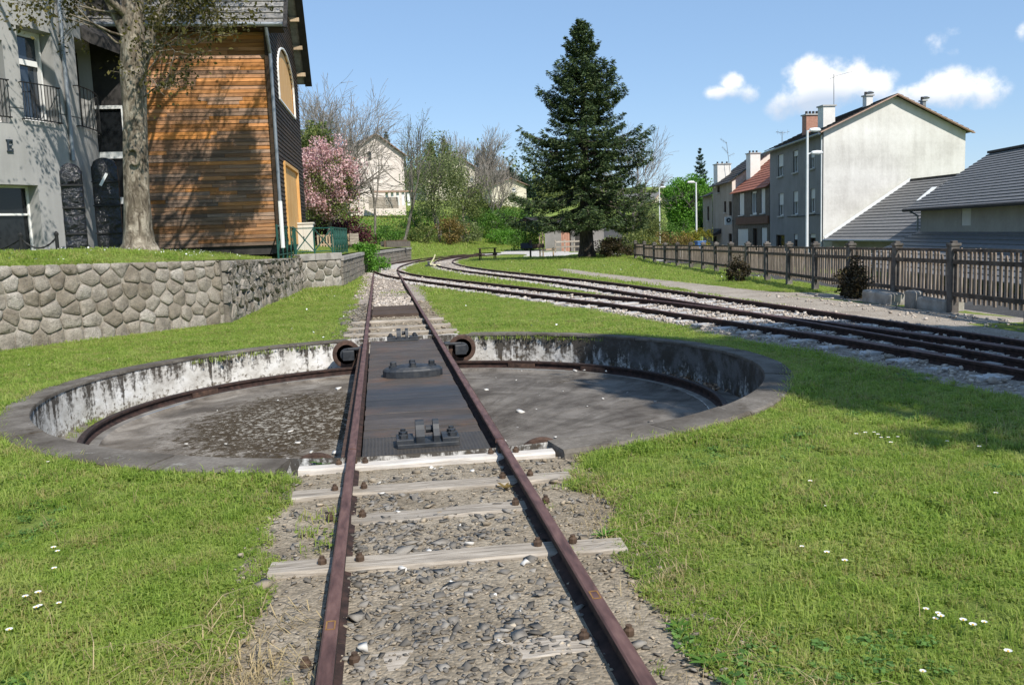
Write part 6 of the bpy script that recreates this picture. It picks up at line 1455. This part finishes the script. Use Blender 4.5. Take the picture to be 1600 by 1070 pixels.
# ================================================================== trees and shrubs
def on_hill(px, Y):
    x = at(px, 380, Y)[0]; z = max(fz(x, Y), float(Zp(x, Y)) if x < wall_x(Y)-.2 and Y < 66 else -9); return (x, Y, z-.03)
def topz(px, py, Y): return at(px, py, Y)[2]
HT = 'bare trees on the hillside'
for (label, px, Y, pyt, seed, kw) in (
    ('large spreading leafless tree behind the pink blossom tree, by the timber house', 522, 68, 108, 21, dict(depth=5, r=.17, trunk=.25, spread=.66, stems=4, kids=(3, 5), up=.05, minr=.010)),
    ('tall slender leafless tree in front of the pink gabled house', 586, 74, 168, 22, dict(depth=3, r=.11, trunk=.50, spread=.40, kids=(4, 5), up=.26, minr=.009)),
    ('leaning pale-trunked tree right of the pink house gable', 630, 78, 172, 23, dict(depth=4, r=.15, trunk=.40, spread=.5, kids=(3, 4), lean=(.16, 0), up=.16, minr=.010, leafmat='grey_green_leaf', leaf=.12, perleaf=1, scatter=.22)),
    ('rounded leafless tree before the long white house on the hill', 742, 108, 192, 24, dict(depth=5, r=.16, trunk=.30, spread=.5, stems=4, kids=(3, 4), up=.2, minr=.014)),
    ('thin leafless multi-stemmed tree on the upper right of the slope', 772, 104, 232, 25, dict(depth=4, r=.10, trunk=.34, spread=.5, stems=4, kids=(3, 5), up=.2, minr=.013)),
    ('wide leafless tree showing behind the right side of the fir', 985, 80, 176, 26, dict(depth=5, r=.16, trunk=.30, spread=.55, stems=2, kids=(3, 4), up=.12, minr=.010)),
    #('thin crooked tree with dark trunk on the slope', 662, 76, 250, 28, dict(depth=4, r=.10, trunk=.36, spread=.5, kids=(3, 4), up=.18, minr=.010, leafmat='grey_green_leaf', leaf=.13, perleaf=3, scatter=.3)),
    #('cluster of thin grey saplings in the middle of the slope', 716, 84, 262, 29, dict(depth=3, r=.06, trunk=.42, spread=.42, stems=6, kids=(3, 4), up=.26, minr=.010)),
):
    b = on_hill(px, Y); tree('bare_tree' if 'leafmat' not in kw else 'young_leaf_tree', label, 'tree', b, max(3, topz(px, pyt, Y)-b[2]), seed, group=HT, **{'barkmat': 'grey_bark', **kw})
def leafy(label, px, Y, pyt, pyb, wpx, mat, n, seed, leaf=.16, clumps=40, name='leafy_tree', trunk_r=.14, base=None, spread=.4, bottom=-1.):
    x = at(px, 380, Y)[0]; b = on_hill(px, Y) if base is None else base; zt, zb = topz(px, pyt, Y), topz(px, pyb, Y); rx = wpx/2/1394.8*Y*1.12; rg = random.Random(seed); ng = np.random.default_rng(seed)
    root = thing(name, label, 'tree', b); c = (b[0], Y, (zt+zb)/2); rz = (zt-zb)/2
    P = leafcloud(c, (rx, rx*.9, rz), n, clumps, ng, spread, bottom); V, F = leaves(P, leaf, ng, .65, .4); np_mesh('crown', V, F, mat, root)
    segs, tips = [], []; branch(rg, Vector(b)-Vector((0, 0, .15)), (0, 0, 1), max(.8, (c[2]-b[2])*.75), trunk_r, 3, segs, tips, .62, .12, (3, 5), 4, .1, .7, .5, (.55, .75), .012)
    A = np.array(segs); big = A[:, 6] > trunk_r*.5; V, F = frustums(A[big], 8); np_mesh('trunk', V, F, 'grey_bark', root, True)
    V, F = frustums(A[~big], 4); tag(np_mesh('branches', V, F, 'grey_bark', root), kind='stuff'); return root
# pink blossom tree: a broad vase of blossom with some fresh bronze-green leaves inside
by = 43.5; bb = on_hill(513, by)
ct = leafy('pink blossoming cherry tree between the timber house and the hill', 518, by, 205, 352, 122, 'pink_blossom', 15000, 31, .105, 75, 'cherry_tree', .11, bb, .30)
ng_ = np.random.default_rng(32); P = leafcloud((bb[0], by, topz(518, 300, by)), (1.8, 1.7, 1.7), 7000, 46, ng_, .4); V, F = leaves(P, .10, ng_, .6); np_mesh('young_leaves', V, F, 'olive_shrub_leaf', ct)
leafy('yellow-green tree just behind the gable of the timber house', 500, 58, 186, 330, 76, 'olive_shrub_leaf', 7000, 33, .17, 34)
leafy('broad fresh green tree in the middle of the slope', 688, 84, 232, 345, 104, 'grey_green_leaf', 9000, 34, .17, 60, spread=.5)
leafy('light green tree with a yellowish top beside the pink house', 690, 90, 205, 300, 60, 'olive_shrub_leaf', 3600, 35, .17, 36, spread=.45)
leafy('dusky olive tree below the long white house', 730, 92, 262, 345, 66, 'olive_shrub_leaf', 4600, 36, .17, 34, spread=.5)
leafy('dense round bright green tree beyond the fence', 1077, 96, 267, 372, 86, 'bright_leaf', 26000, 37, .20, 150, 'round_tree', .2, (at(1077, 380, 96)[0], 96, -.6), .26)
leafy('dark green tree leaning on the right flank of the round bright tree', 1102, 90, 300, 380, 40, 'green_leaf', 4200, 38, .17, 26, 'round_tree', .12, (at(1102, 380, 90)[0], 90, -.8), .35)
leafy('hazy grey-green tree between the fir and the street', 1018, 105, 305, 385, 74, 'grey_green_leaf', 5600, 39, .19, 40, spread=.5)
leafy('sparse olive tree right behind the fir', 1000, 84, 318, 390, 60, 'olive_shrub_leaf', 4200, 40, .17, 34, spread=.5)
leafy('greyish tree at the left end of the upper slope behind the houses', 640, 128, 222, 300, 64, 'grey_green_leaf', 3600, 41, .2, 30, spread=.5)
for (label, px, Y, rad, mat, n, seed, leaf) in (
    ('dark purple-leaved shrub under the pink blossom tree', 545, 46.5, (1.45, 1.2, 1.15), 'purple_leaf', 5200, 51, .11),
    ('deep purple-leaved shrub close to the timber house', 500, 46.8, (1.1, 1.0, 1.2), 'purple_leaf', 3600, 52, .11),
    ('bright green bush spilling over the stone wall', 566, 42.0, (.95, 1.0, .85), 'bright_leaf', 4200, 53, .09),
    ('low bright green bush hanging over the wall corner', 585, 44.6, (.75, .8, .42), 'bright_leaf', 2600, 54, .085),
    ('round dark green bush behind the wooden planter', 606, 61, (1.25, 1.1, .72), 'green_leaf', 3600, 55, .10),
    ('rusty brown leaved shrub on the slope', 702, 82, (1.6, 1.3, 1.5), 'rust_shrub_leaf', 3600, 56, .14),
    ('dark olive shrub at the foot of the leaning tree', 660, 80, (1.7, 1.3, 1.1), 'olive_shrub_leaf', 2600, 57, .14),
    ('pale green shrub in the centre of the slope', 728, 86, (2.2, 1.8, 1.5), 'grey_green_leaf', 3600, 58, .15),
    ('big rich green thicket bush on the right of the slope', 770, 92, (2.8, 2.2, 1.9), 'green_leaf', 5200, 59, .16),
    ('wide fresh green thicket bush close to the fir', 806, 94, (3.0, 2.4, 2.1), 'green_leaf', 5600, 60, .16),
    ('small green thicket bush low on the slope above the path', 786, 88, (2.0, 1.6, 1.0), 'bright_leaf', 3200, 61, .14),
    ('shaded green shrub on the upper slope beside the bungalow', 800, 108, (3.0, 2.4, 2.2), 'olive_shrub_leaf', 4200, 62, .18),
    ('leafy green shrub under the long white house', 752, 106, (3.0, 2.2, 1.8), 'olive_shrub_leaf', 4200, 63, .18),
    ('low green shrub left of the pink house terrace', 655, 94, (2.0, 1.6, 1.3), 'green_leaf', 3200, 64, .15),
    ('reddish brown shrub at the end of the paling fence', 961, 46.2, (1.05, .9, .62), 'dark_shrub_leaf', 4200, 65, .09),
    ('tall light green shrub behind the end of the fence', 985, 60, (1.6, 1.4, 1.35), 'olive_shrub_leaf', 4200, 66, .12),
    ('yellowish shrub right behind the fence', 1006, 62, (1.3, 1.1, 1.0), 'yellow_shrub_leaf', 2600, 67, .11),
    ('orange-tinged hedge bush behind the fence', 1044, 66, (1.9, 1.4, .95), 'rust_shrub_leaf', 3000, 68, .12),
    ('clipped yellow-green bush left of the slim street lamp', 1078, 70, (1.0, .9, 1.05), 'yellow_shrub_leaf', 2800, 69, .10),
    ('clipped yellow-green bush right of the slim street lamp', 1098, 71, (1.05, .9, 1.05), 'yellow_shrub_leaf', 2800, 70, .10),
    ('dark green shrub behind the orange hedge bush', 1058, 80, (1.8, 1.4, 1.6), 'green_leaf', 3000, 71, .14),
    ('green shrub left of the barn under the fir', 822, 80, (2.0, 1.6, 1.5), 'green_leaf', 3600, 72, .14),
    ('green shrub at the right end of the barn', 950, 70, (1.3, 1.2, 1.2), 'olive_shrub_leaf', 3000, 73, .12),
):
    b = on_hill(px, Y)
    if px > 960 and Y > 55: b = (b[0], b[1], -.4)
    shrub(label, b, rad, mat, n, seed, leaf)
def fence_bush(label, px, py, rad, n, seed, dx):
    g = G(px, py); shrub(label, (g[0]+dx, g[1], -.02), rad, 'dark_shrub_leaf', n, seed, .06, 30, 'fence_bush')
fence_bush('small dark reddish bush against the middle of the fence', 1150, 440, (.38, .55, .40), 2000, 74, .05); fence_bush('larger dark reddish bush against the fence above the stone blocks', 1333, 466, (.42, .62, .46), 3200, 75, .05)
for (label, px, Y, pyt, rad, seed) in (
    ('distant dark conifer rising behind the round bright green tree', 1095, 150, 233, 3.0, 81), ('far dark conifer at the top of the hill, next to the fir', 800, 170, 262, 2.6, 82), ('second far conifer on the hilltop skyline', 786, 178, 268, 2.4, 83),
    ('third far conifer on the hilltop, shorter and wider', 815, 165, 276, 3.0, 84), ('slim far conifer behind the bungalow', 770, 185, 256, 2.4, 85), ('far conifer behind the long white house', 700, 190, 214, 2.8, 86), ('far conifer left of the long white house', 680, 185, 222, 2.6, 87),
    ('far conifer behind the roof of the pink house', 612, 180, 206, 2.6, 88), ('far conifer over the small gable behind the blossom tree', 556, 185, 216, 2.8, 89), ('tiny far conifer by the distant street lamp', 1036, 190, 284, 2.2, 90)):
    x = at(px, 380, Y)[0]; z = fz(x, Y)-.2 if px < 900 else -1.2
    conifer('far_conifer', label, (x, Y, z), max(3.5, topz(px, pyt, Y)-z), rad, seed, 'far_conifer', 26, 9, .2, .05, 1.1, .2, 'conifer', 'far conifers on the skyline', .17)
# undergrowth of the slope, far woods
def spread_leaves(name, n, fn, mat, leaf, seed, hmax, lab=None):
    ng = np.random.default_rng(seed); XY = fn(ng, n); c = ng.integers(0, 60, len(XY)); hh = np.abs(vnoise(XY[:, 0], XY[:, 1], .9, seed))*hmax*1.6
    P = np.c_[XY, Hz(XY[:, 0], XY[:, 1])+ng.random(len(XY))**1.5*hh]; V, F = leaves(P, leaf, ng, .5, .5); tag(np_mesh(name, V, F, mat), kind='stuff')
def slope_xy(y0, y1, x0, x1, lim):
    def f(ng, n):
        A = np.c_[ng.uniform(x0, x1, n), ng.uniform(y0, y1, n)]; s_ = seg_dist(A[:, 0], A[:, 1], HL, True); return A[(s_ > lim[0]) & (s_ < lim[1])]
    return f
spread_leaves('undergrowth', 18000, slope_xy(66, 112, -6, 32, (9, 28)), 'bright_leaf', .20, 91, 1.3)
spread_leaves('undergrowth', 14000, slope_xy(66, 118, -6, 34, (14, 34)), 'olive_shrub_leaf', .20, 92, 1.8)
spread_leaves('undergrowth', 9000, slope_xy(66, 118, -6, 34, (7, 30)), 'yellow_shrub_leaf', .16, 93, 1.1)
def woods(ng, n): return np.c_[ng.uniform(-30, 45, n), ng.uniform(190, 215, n)]
spread_leaves('far_woods', 22000, woods, 'olive_shrub_leaf', .75, 94, 9); spread_leaves('far_woods', 16000, woods, 'far_conifer', .7, 95, 10)
def woods2(ng, n): return np.c_[ng.uniform(30, 110, n), ng.uniform(160, 172, n)]
spread_leaves('far_woods', 24000, woods2, 'olive_shrub_leaf', .6, 96, 3.2)
# trees standing right of the viewer, whose shade falls on the grass
SH = 'tall trees to the right of the viewer'
conifer('fir_tree', 'tall fir standing out of view to the right, shading the pit rim', (9.5, -1.9, -.8), 17.4, 3.6, 101, whorls=34, per=9, trunk_r=.26, bare=.16, fine=1.2, group=SH)
leafy('broad leafy tree standing out of view to the right, dappling the lawn', 800, -.9, 300, 300, 10, 'green_leaf', 10, 102, .1, 3, 'shade_tree', .2, (9.6, -.9, -.6)) if False else None
st = thing('shade_tree', 'broad leafy tree standing out of view to the right, dappling the lawn', 'tree', (10.0, 1.6, -.8), SH); ng_ = np.random.default_rng(102)
P = leafcloud((9.75, 2.3, 8.3), (3.4, 2.6, 2.6), 26000, 60, ng_, .40); V, F = leaves(P, .26, ng_, .65); np_mesh('crown', V, F, 'green_leaf', st)
MB().tube([(10.0, 1.6, -1.0), (9.95, 1.8, 3), (9.75, 2.3, 8.5)], [.26, .2, .08], 10).build('trunk', 'grey_bark', st, True)
# ================================================================== grass
def grass_ok(x, y, marg=.0):
    ok = np.hypot(x-PC[0], y-PC[1]) > ROUT-.02+.05*vnoise(x, y, 5, 31)+marg-.27*sst((y-PC[1]-1.2)/1.6)*sst((3.6-np.abs(x))/.9)
    w = np.where(y < 7, .80+.04*(y-2)+.19*vnoise(x, y, 3.1, 33)+.10*vnoise(x, y, 11, 34), .92+.15*vnoise(x, y, 2.3, 35)); w = np.where(y > 22, .9+.1*vnoise(x, y, 2, 36), w)
    ok &= ~((np.abs(x) < w) & (y < 42)) | ((np.abs(x) < .45) & (y > 24.3) & (y < 27.5) & (vnoise(x, y, 3, 37) > .15))
    for l in (LINE_A, LINE_B):
        q = [tuple(p) for p in l[::3]]; ok &= seg_dist(x, y, q) > np.interp(y, [12, 16, 24], [1.12, .98, .84])+.14*vnoise(x, y, 3.3, 38)
    ins = np.zeros(x.shape, bool)
    for P in (np.array(PATH, float), np.array(ROADP, float)):              # point in polygon
      k = len(P)-1
      for i in range(len(P)):
        c = ((P[i, 1] > y) != (P[k, 1] > y)) & (x < (P[k, 0]-P[i, 0])*(y-P[i, 1])/(P[k, 1]-P[i, 1]+1e-12)+P[i, 0]+.12*vnoise(x, y, 4, 40)); ins ^= c; k = i
    ok &= ~ins
    ok &= ~((y < 19.2) & (x > 7.5+.15*vnoise(x, y, 3, 41)) & (x < 11.2))
    ok &= x > wall_x(y)+.20
    return ok
def view_ok(x, y, m=.5): return (x < .80*y+m+.3) & (x > -.43*y-m-.3)
def tuft(name, nb, h, w, spread, lean, rs, clover=0):
    V, F = [], []
    for i in range(nb):
        a = rs.uniform(0, 2*PI); r_ = spread*math.sqrt(rs.random()); x, y = r_*math.cos(a), r_*math.sin(a); t = rs.uniform(0, 2*PI); hh = h*rs.uniform(.45, 1.25); ln = lean*rs.uniform(.2, 1.5)*hh
        dx, dy = math.cos(t), math.sin(t); px, py = -dy*w/2, dx*w/2; k = len(V)
        V += [(x-px, y-py, -.01), (x+px, y+py, -.01), (x+px*.8+dx*ln*.35, y+py*.8+dy*ln*.35, hh*.6), (x-px*.8+dx*ln*.35, y-py*.8+dy*ln*.35, hh*.6), (x+dx*ln, y+dy*ln, hh*(1-.25*lean))]
        F += [(k, k+1, k+2, k+3), (k+3, k+2, k+4)]
    for i in range(clover):
        a = rs.uniform(0, 2*PI); r_ = spread*1.1*math.sqrt(rs.random()); c = Vector((r_*math.cos(a), r_*math.sin(a), h*rs.uniform(.25, .6))); s_ = w*rs.uniform(1.6, 3.2); k = len(V); u = Vector((math.cos(a*3), math.sin(a*3), rs.uniform(-.3, .3)))*s_; v = Vector((-math.sin(a*3), math.cos(a*3), rs.uniform(-.3, .3)))*s_*.8
        V += [tuple(c-u), tuple(c+v), tuple(c+u), tuple(c-v)]; F += [(k, k+1, k+2, k+3)]
    me = bpy.data.meshes.new(name); me.from_pydata(V, [], F); me.materials.append(MATS['grass_blade']); return bpy.data.objects.new(name, me)
def grass(name, XY, Z, variants, smin, smax, seed):
    ng = np.random.default_rng(seed); N = len(XY); col = bpy.data.collections.new(name+'_tufts')
    for v in variants: col.objects.link(v)
    me = bpy.data.meshes.new(name); me.vertices.add(N); me.vertices.foreach_set('co', np.c_[XY, Z].astype(np.float32).ravel())
    sc = ng.uniform(smin, smax, N)*(1+.55*vnoise(XY[:, 0], XY[:, 1], 2.3, seed)); a = me.attributes.new('sc', 'FLOAT', 'POINT'); a.data.foreach_set('value', sc.astype(np.float32))
    rt = np.c_[ng.normal(0, .12, N), ng.normal(0, .12, N), ng.uniform(0, 2*PI, N)]; a = me.attributes.new('rt', 'FLOAT_VECTOR', 'POINT'); a.data.foreach_set('vector', rt.astype(np.float32).ravel())
    o = bpy.data.objects.new(name, me); C.objects.link(o); o['kind'] = 'stuff'
    g = bpy.data.node_groups.new(name, 'GeometryNodeTree'); g.interface.new_socket('Geometry', in_out='INPUT', socket_type='NodeSocketGeometry'); g.interface.new_socket('Geometry', in_out='OUTPUT', socket_type='NodeSocketGeometry')
    n = g.nodes; gi, go = n.new('NodeGroupInput'), n.new('NodeGroupOutput'); ip = n.new('GeometryNodeInstanceOnPoints'); ci = n.new('GeometryNodeCollectionInfo'); ci.inputs[0].default_value = col
    ci.inputs[1].default_value = True; ci.inputs[2].default_value = True; L = g.links; mp = n.new('GeometryNodeMeshToPoints')
    L.new(gi.outputs[0], mp.inputs[0]); L.new(mp.outputs[0], ip.inputs['Points']); L.new(ci.outputs[0], ip.inputs['Instance']); ip.inputs['Pick Instance'].default_value = True
    ri = n.new('FunctionNodeRandomValue'); ri.data_type = 'INT'; ri.inputs[4].default_value = 0; ri.inputs[5].default_value = len(variants)-1; ri.inputs['Seed'].default_value = seed; L.new(ri.outputs[2], ip.inputs['Instance Index'])
    for nm, ty, sock in (('sc', 'FLOAT', 'Scale'), ('rt', 'FLOAT_VECTOR', 'Rotation')):
        na_ = n.new('GeometryNodeInputNamedAttribute'); na_.data_type = ty; na_.inputs[0].default_value = nm; L.new(na_.outputs[0], ip.inputs[sock])
    L.new(ip.outputs[0], go.inputs[0]); md = o.modifiers.new('grass', 'NODES'); md.node_group = g; return o
rs = random.Random(77)
near_v = [tuft('grass_tuft', 16, .050, .0042, .05, .75, rs, 3 if i % 2 else 9) for i in range(6)]
mid_v = [tuft('grass_tuft', 14, .050, .007, .10, .7, rs, 4) for i in range(5)]
far_v = [tuft('grass_tuft', 12, .07, .018, .26, .6, rs, 0) for i in range(4)]
rose_v = []
for i in range(3):
    q = tuft('clover_tuft', 3, .04, .004, .04, .8, rs, 26); q.data.materials[0] = MATS['weed_blade']; rose_v.append(q)
tall_v = [tuft('tall_tuft', 22, .085, .0045, .045, .8, rs, 0) for i in range(3)]
stalk_v = [tuft('dry_stalk', 3, .15, .003, .02, .5, rs, 0) for i in range(2)]
for q in stalk_v: q.data.materials[0] = MATS['straw']
dry_v = [tuft('straw_tuft', 14, .05, .003, .08, 2.6, rs) for i in range(3)]
for v in dry_v: v.data.materials[0] = MATS['straw']
def cand(n, x0, x1, y0, y1, seed):
    ng = np.random.default_rng(seed); A = np.c_[ng.uniform(x0, x1, n), ng.uniform(y0, y1, n)]; return A[view_ok(A[:, 0], A[:, 1]) & grass_ok(A[:, 0], A[:, 1])]
A = cand(44000, -5, 7.5, 1.6, 9, 201); A2 = cand(15000, -3, 5, 1.6, 5.5, 202); A = np.r_[A, A2]; A = A[vnoise(A[:, 0], A[:, 1], 5.5, 61)+.5*vnoise(A[:, 0], A[:, 1], 13, 62)+.25*np.random.default_rng(5).normal(size=len(A)) > -.52]; grass('grass', A, Hz(A[:, 0], A[:, 1]), near_v, .7, 1.25, 1)
A = cand(90000, -10, 13, 9, 24, 203); grass('grass', A, Hz(A[:, 0], A[:, 1]), mid_v, .7, 1.2, 2)
A = cand(60000, -6, 36, 24, 64, 204); A = A[A[:, 0] < np.interp(A[:, 1], [p[1] for p in FENCE], [p[0] for p in FENCE])+.2+(A[:, 1] > 46)*30]; grass('grass', A, Hz(A[:, 0], A[:, 1]), far_v, .6, 1.1, 3)
ng = np.random.default_rng(205); A = np.c_[ng.uniform(-4, 26, 26000), ng.uniform(62, 100, 26000)]; s_ = seg_dist(A[:, 0], A[:, 1], HL, True); A = A[(s_ > 0) & grass_ok(A[:, 0], A[:, 1])]; grass('grass', A, Hz(A[:, 0], A[:, 1]), far_v, 1.2, 2.4, 4)
A = np.c_[ng.uniform(-14, -1, 60000), ng.uniform(11, 60, 60000)]; t_ = wall_x(A[:, 1])-.2-A[:, 0]; A = A[(t_ > .08) & (t_ < 9) & view_ok(A[:, 0], A[:, 1], 1.)]
A = A[~((A[:, 1] > 26.85) & (A[:, 1] < 36.2) & (A[:, 0] < -3.1))]; A = A[np.hypot(A[:, 0]-DC[0], A[:, 1]-DC[1]) > DR_+.05]; grass('grass', A, Zp(A[:, 0], A[:, 1]), mid_v, .9, 1.6, 5)
A = cand(9000, -5, 7.5, 1.6, 9, 211); A = A[vnoise(A[:, 0], A[:, 1], 2.7, 63)+.6*vnoise(A[:, 0], A[:, 1], 8, 64) > .22]; grass('clover', A, Hz(A[:, 0], A[:, 1]), rose_v, .6, 1.3, 11)
A = cand(5200, -5, 7.5, 1.6, 11, 212); A = A[vnoise(A[:, 0], A[:, 1], 3.6, 65)+.5*vnoise(A[:, 0], A[:, 1], 9, 66) > .28]; grass('grass', A, Hz(A[:, 0], A[:, 1]), tall_v, .6, 1.2, 12)
A = cand(420, -5, 7.5, 2, 10, 213); grass('dry_stalks', A, Hz(A[:, 0], A[:, 1]), stalk_v, .4, 1.2, 13)
A = cand(2600, -5, 7.5, 1.6, 9, 214); A = A[vnoise(A[:, 0], A[:, 1], 4.4, 67)+.5*vnoise(A[:, 0], A[:, 1], 11, 68) > .20]; grass('straw', A, Hz(A[:, 0], A[:, 1]), dry_v, .45, .9, 14)
# longer fringe against the kerb and along the track, and dry straw on its left
a_ = ng.uniform(0, 2*PI, 5200); r_ = ROUT+ng.uniform(-.04, .16, 5200); A = np.c_[PC[0]+np.cos(a_)*r_, PC[1]+np.sin(a_)*r_]; A = A[(np.abs(A[:, 0]) > 1.05) & view_ok(A[:, 0], A[:, 1])]; grass('grass', A, Hz(A[:, 0], A[:, 1]), near_v, 1.0, 1.7, 6)
A = np.c_[ng.normal(-.93, .18, 120), ng.normal(2.9, .40, 120)]; A = A[np.abs(A[:, 0]) > .62]; grass('straw', A, np.full(len(A), .012), dry_v, .8, 1.7, 7)
A = np.c_[ng.normal(.98, .12, 130), ng.uniform(2.2, 5.6, 130)]; A = A[np.abs(A[:, 0]) > .64]; grass('straw', A, np.full(len(A), .012), dry_v, .6, 1.3, 8)
A = np.c_[ng.uniform(-1, 1, 90), ng.uniform(1.8, 6.0, 90)]; A = A[(np.abs(A[:, 0]) > .6)]; grass('grass', A, np.full(len(A), .01), near_v, .5, 1.1, 9)
a_ = ng.uniform(R(150), R(235), 110); r_ = ng.uniform(3.62, 3.8, 110); A = np.c_[PC[0]+np.cos(a_)*r_, PC[1]+np.sin(a_)*r_]; grass('pit_weeds', A, np.full(len(A), ZF+.02), near_v, .6, 1.4, 15)
# daisies
DG = 'daisies in the lawn'
def daisy(x, y, z, first=[None], s_=1.):
    if first[0] is None:
        root = thing('daisy', 'small white daisy with a yellow eye standing in the grass', 'daisy', (x, y, z), DG); m = MB()
        for k in range(13):
            a = 2*PI*k/13; c, q = math.cos(a), math.sin(a); m.add([(x+c*.003-q*.0018, y+q*.003+c*.0018, z+.056), (x+c*.003+q*.0018, y+q*.003-c*.0018, z+.056), (x+c*.0125+q*.0024, y+q*.0125-c*.0024, z+.060), (x+c*.0125-q*.0024, y+q*.0125+c*.0024, z+.060)], [(0, 1, 2, 3)])
        m.build('petals', 'petal_white', root); b = MB(); b.lathe([(.0034, .055), (.003, .0598), (.001, .0606)], (x, y, z), 8); b.build('flower_eye', 'daisy_yellow', root); b = MB(); b.tube([(x, y, z-.01), (x+.002, y, z+.056)], .0009, 4); b.build('stem', 'green_leaf', root); first[0] = root; root.scale = (s_,)*3
    else: dup(first[0], (x, y, z), rng.uniform(0, 6), s_)
for (px, py) in ((90, 862), (84, 858), (40, 935), (60, 930), (62, 948), (57, 952), (92, 943), (15, 988), (85, 890), (1253, 853), (1320, 880), (1292, 866), (1447, 952), (1466, 958), (1470, 966), (1462, 966), (1505, 972), (1538, 972), (1520, 980), (1575, 1022), (1442, 1048), (1266, 754), (1352, 678), (1366, 676), (1372, 680), (1377, 684), (1388, 684), (1403, 682), (1338, 680), (1392, 694), (1290, 790), (1556, 772), (75, 722), (45, 570), (170, 560), (1530, 700), (1480, 690)):
    g = G(px, py, .05); daisy(g[0], g[1], fz(g[0], g[1]), s_=rng.uniform(.85, 1.15))
A = np.c_[ng.uniform(-9, -3.2, 420), ng.uniform(16, 26.5, 420)]; t_ = wall_x(A[:, 1])-A[:, 0]; A = A[(t_ > .5) & (t_ < 5)]
P = np.c_[A, Zp(A[:, 0], A[:, 1])+.075]; V, F = leaves(P, .034, ng, 1., 3.); tag(np_mesh('far_daisies', V, F, 'petal_white'), kind='stuff')
A = np.c_[ng.uniform(-3, 12, 160), ng.uniform(14, 46, 160)]; A = A[grass_ok(A[:, 0], A[:, 1], .1)]; V, F = leaves(np.c_[A, Hz(A[:, 0], A[:, 1])+.055], .036, ng, 1., 3.); tag(np_mesh('far_daisies', V, F, 'petal_white'), kind='stuff')
# broad-leaved weeds beside the rails
def weed(label, px, py, n, L, seed, mat='green_leaf'):
    rg = random.Random(seed); g = G(px, py, .01); root = thing('weed', label, 'weed', (g[0], g[1], .01))
    for k in range(n):
        a = 2*PI*k/n+rg.uniform(-.4, .4); l = L*rg.uniform(.6, 1.2); w = l*.30; e = rg.uniform(.2, .8); m = MB(); V = []
        for t, ww in ((0, .12), (.35, .9), (.7, .8), (1, .05)):
            c = Vector((g[0]+math.cos(a)*l*t*math.cos(e*(1-t*.6)), g[1]+math.sin(a)*l*t*math.cos(e*(1-t*.6)), .02+l*math.sin(e)*t*(1.15-.55*t))); q = Vector((-math.sin(a), math.cos(a), 0))*w*ww/2; V += [c-q, c+Vector((0, 0, -.12*w)), c+q]
        m.add(V, [(i*3+j, i*3+j+1, (i+1)*3+j+1, (i+1)*3+j) for i in range(3) for j in range(2)]); m.build('leaf', mat, root)
weed('leafy green weed on the outer end of the second sleeper, right of the rails', 942, 838, 12, .075, 1, 'bright_leaf'); weed('grass-like weed with long leaves at the lower right beside the rail', 1105, 1040, 14, .075, 2); weed('reddish withered weed against the right rail', 790, 765, 8, .07, 3, 'rust_shrub_leaf'); weed('small green weed at the left end of the white beam', 503, 728, 10, .08, 4, 'bright_leaf'); weed('dark leafy weed near the bottom right of the track', 1060, 985, 12, .06, 5)
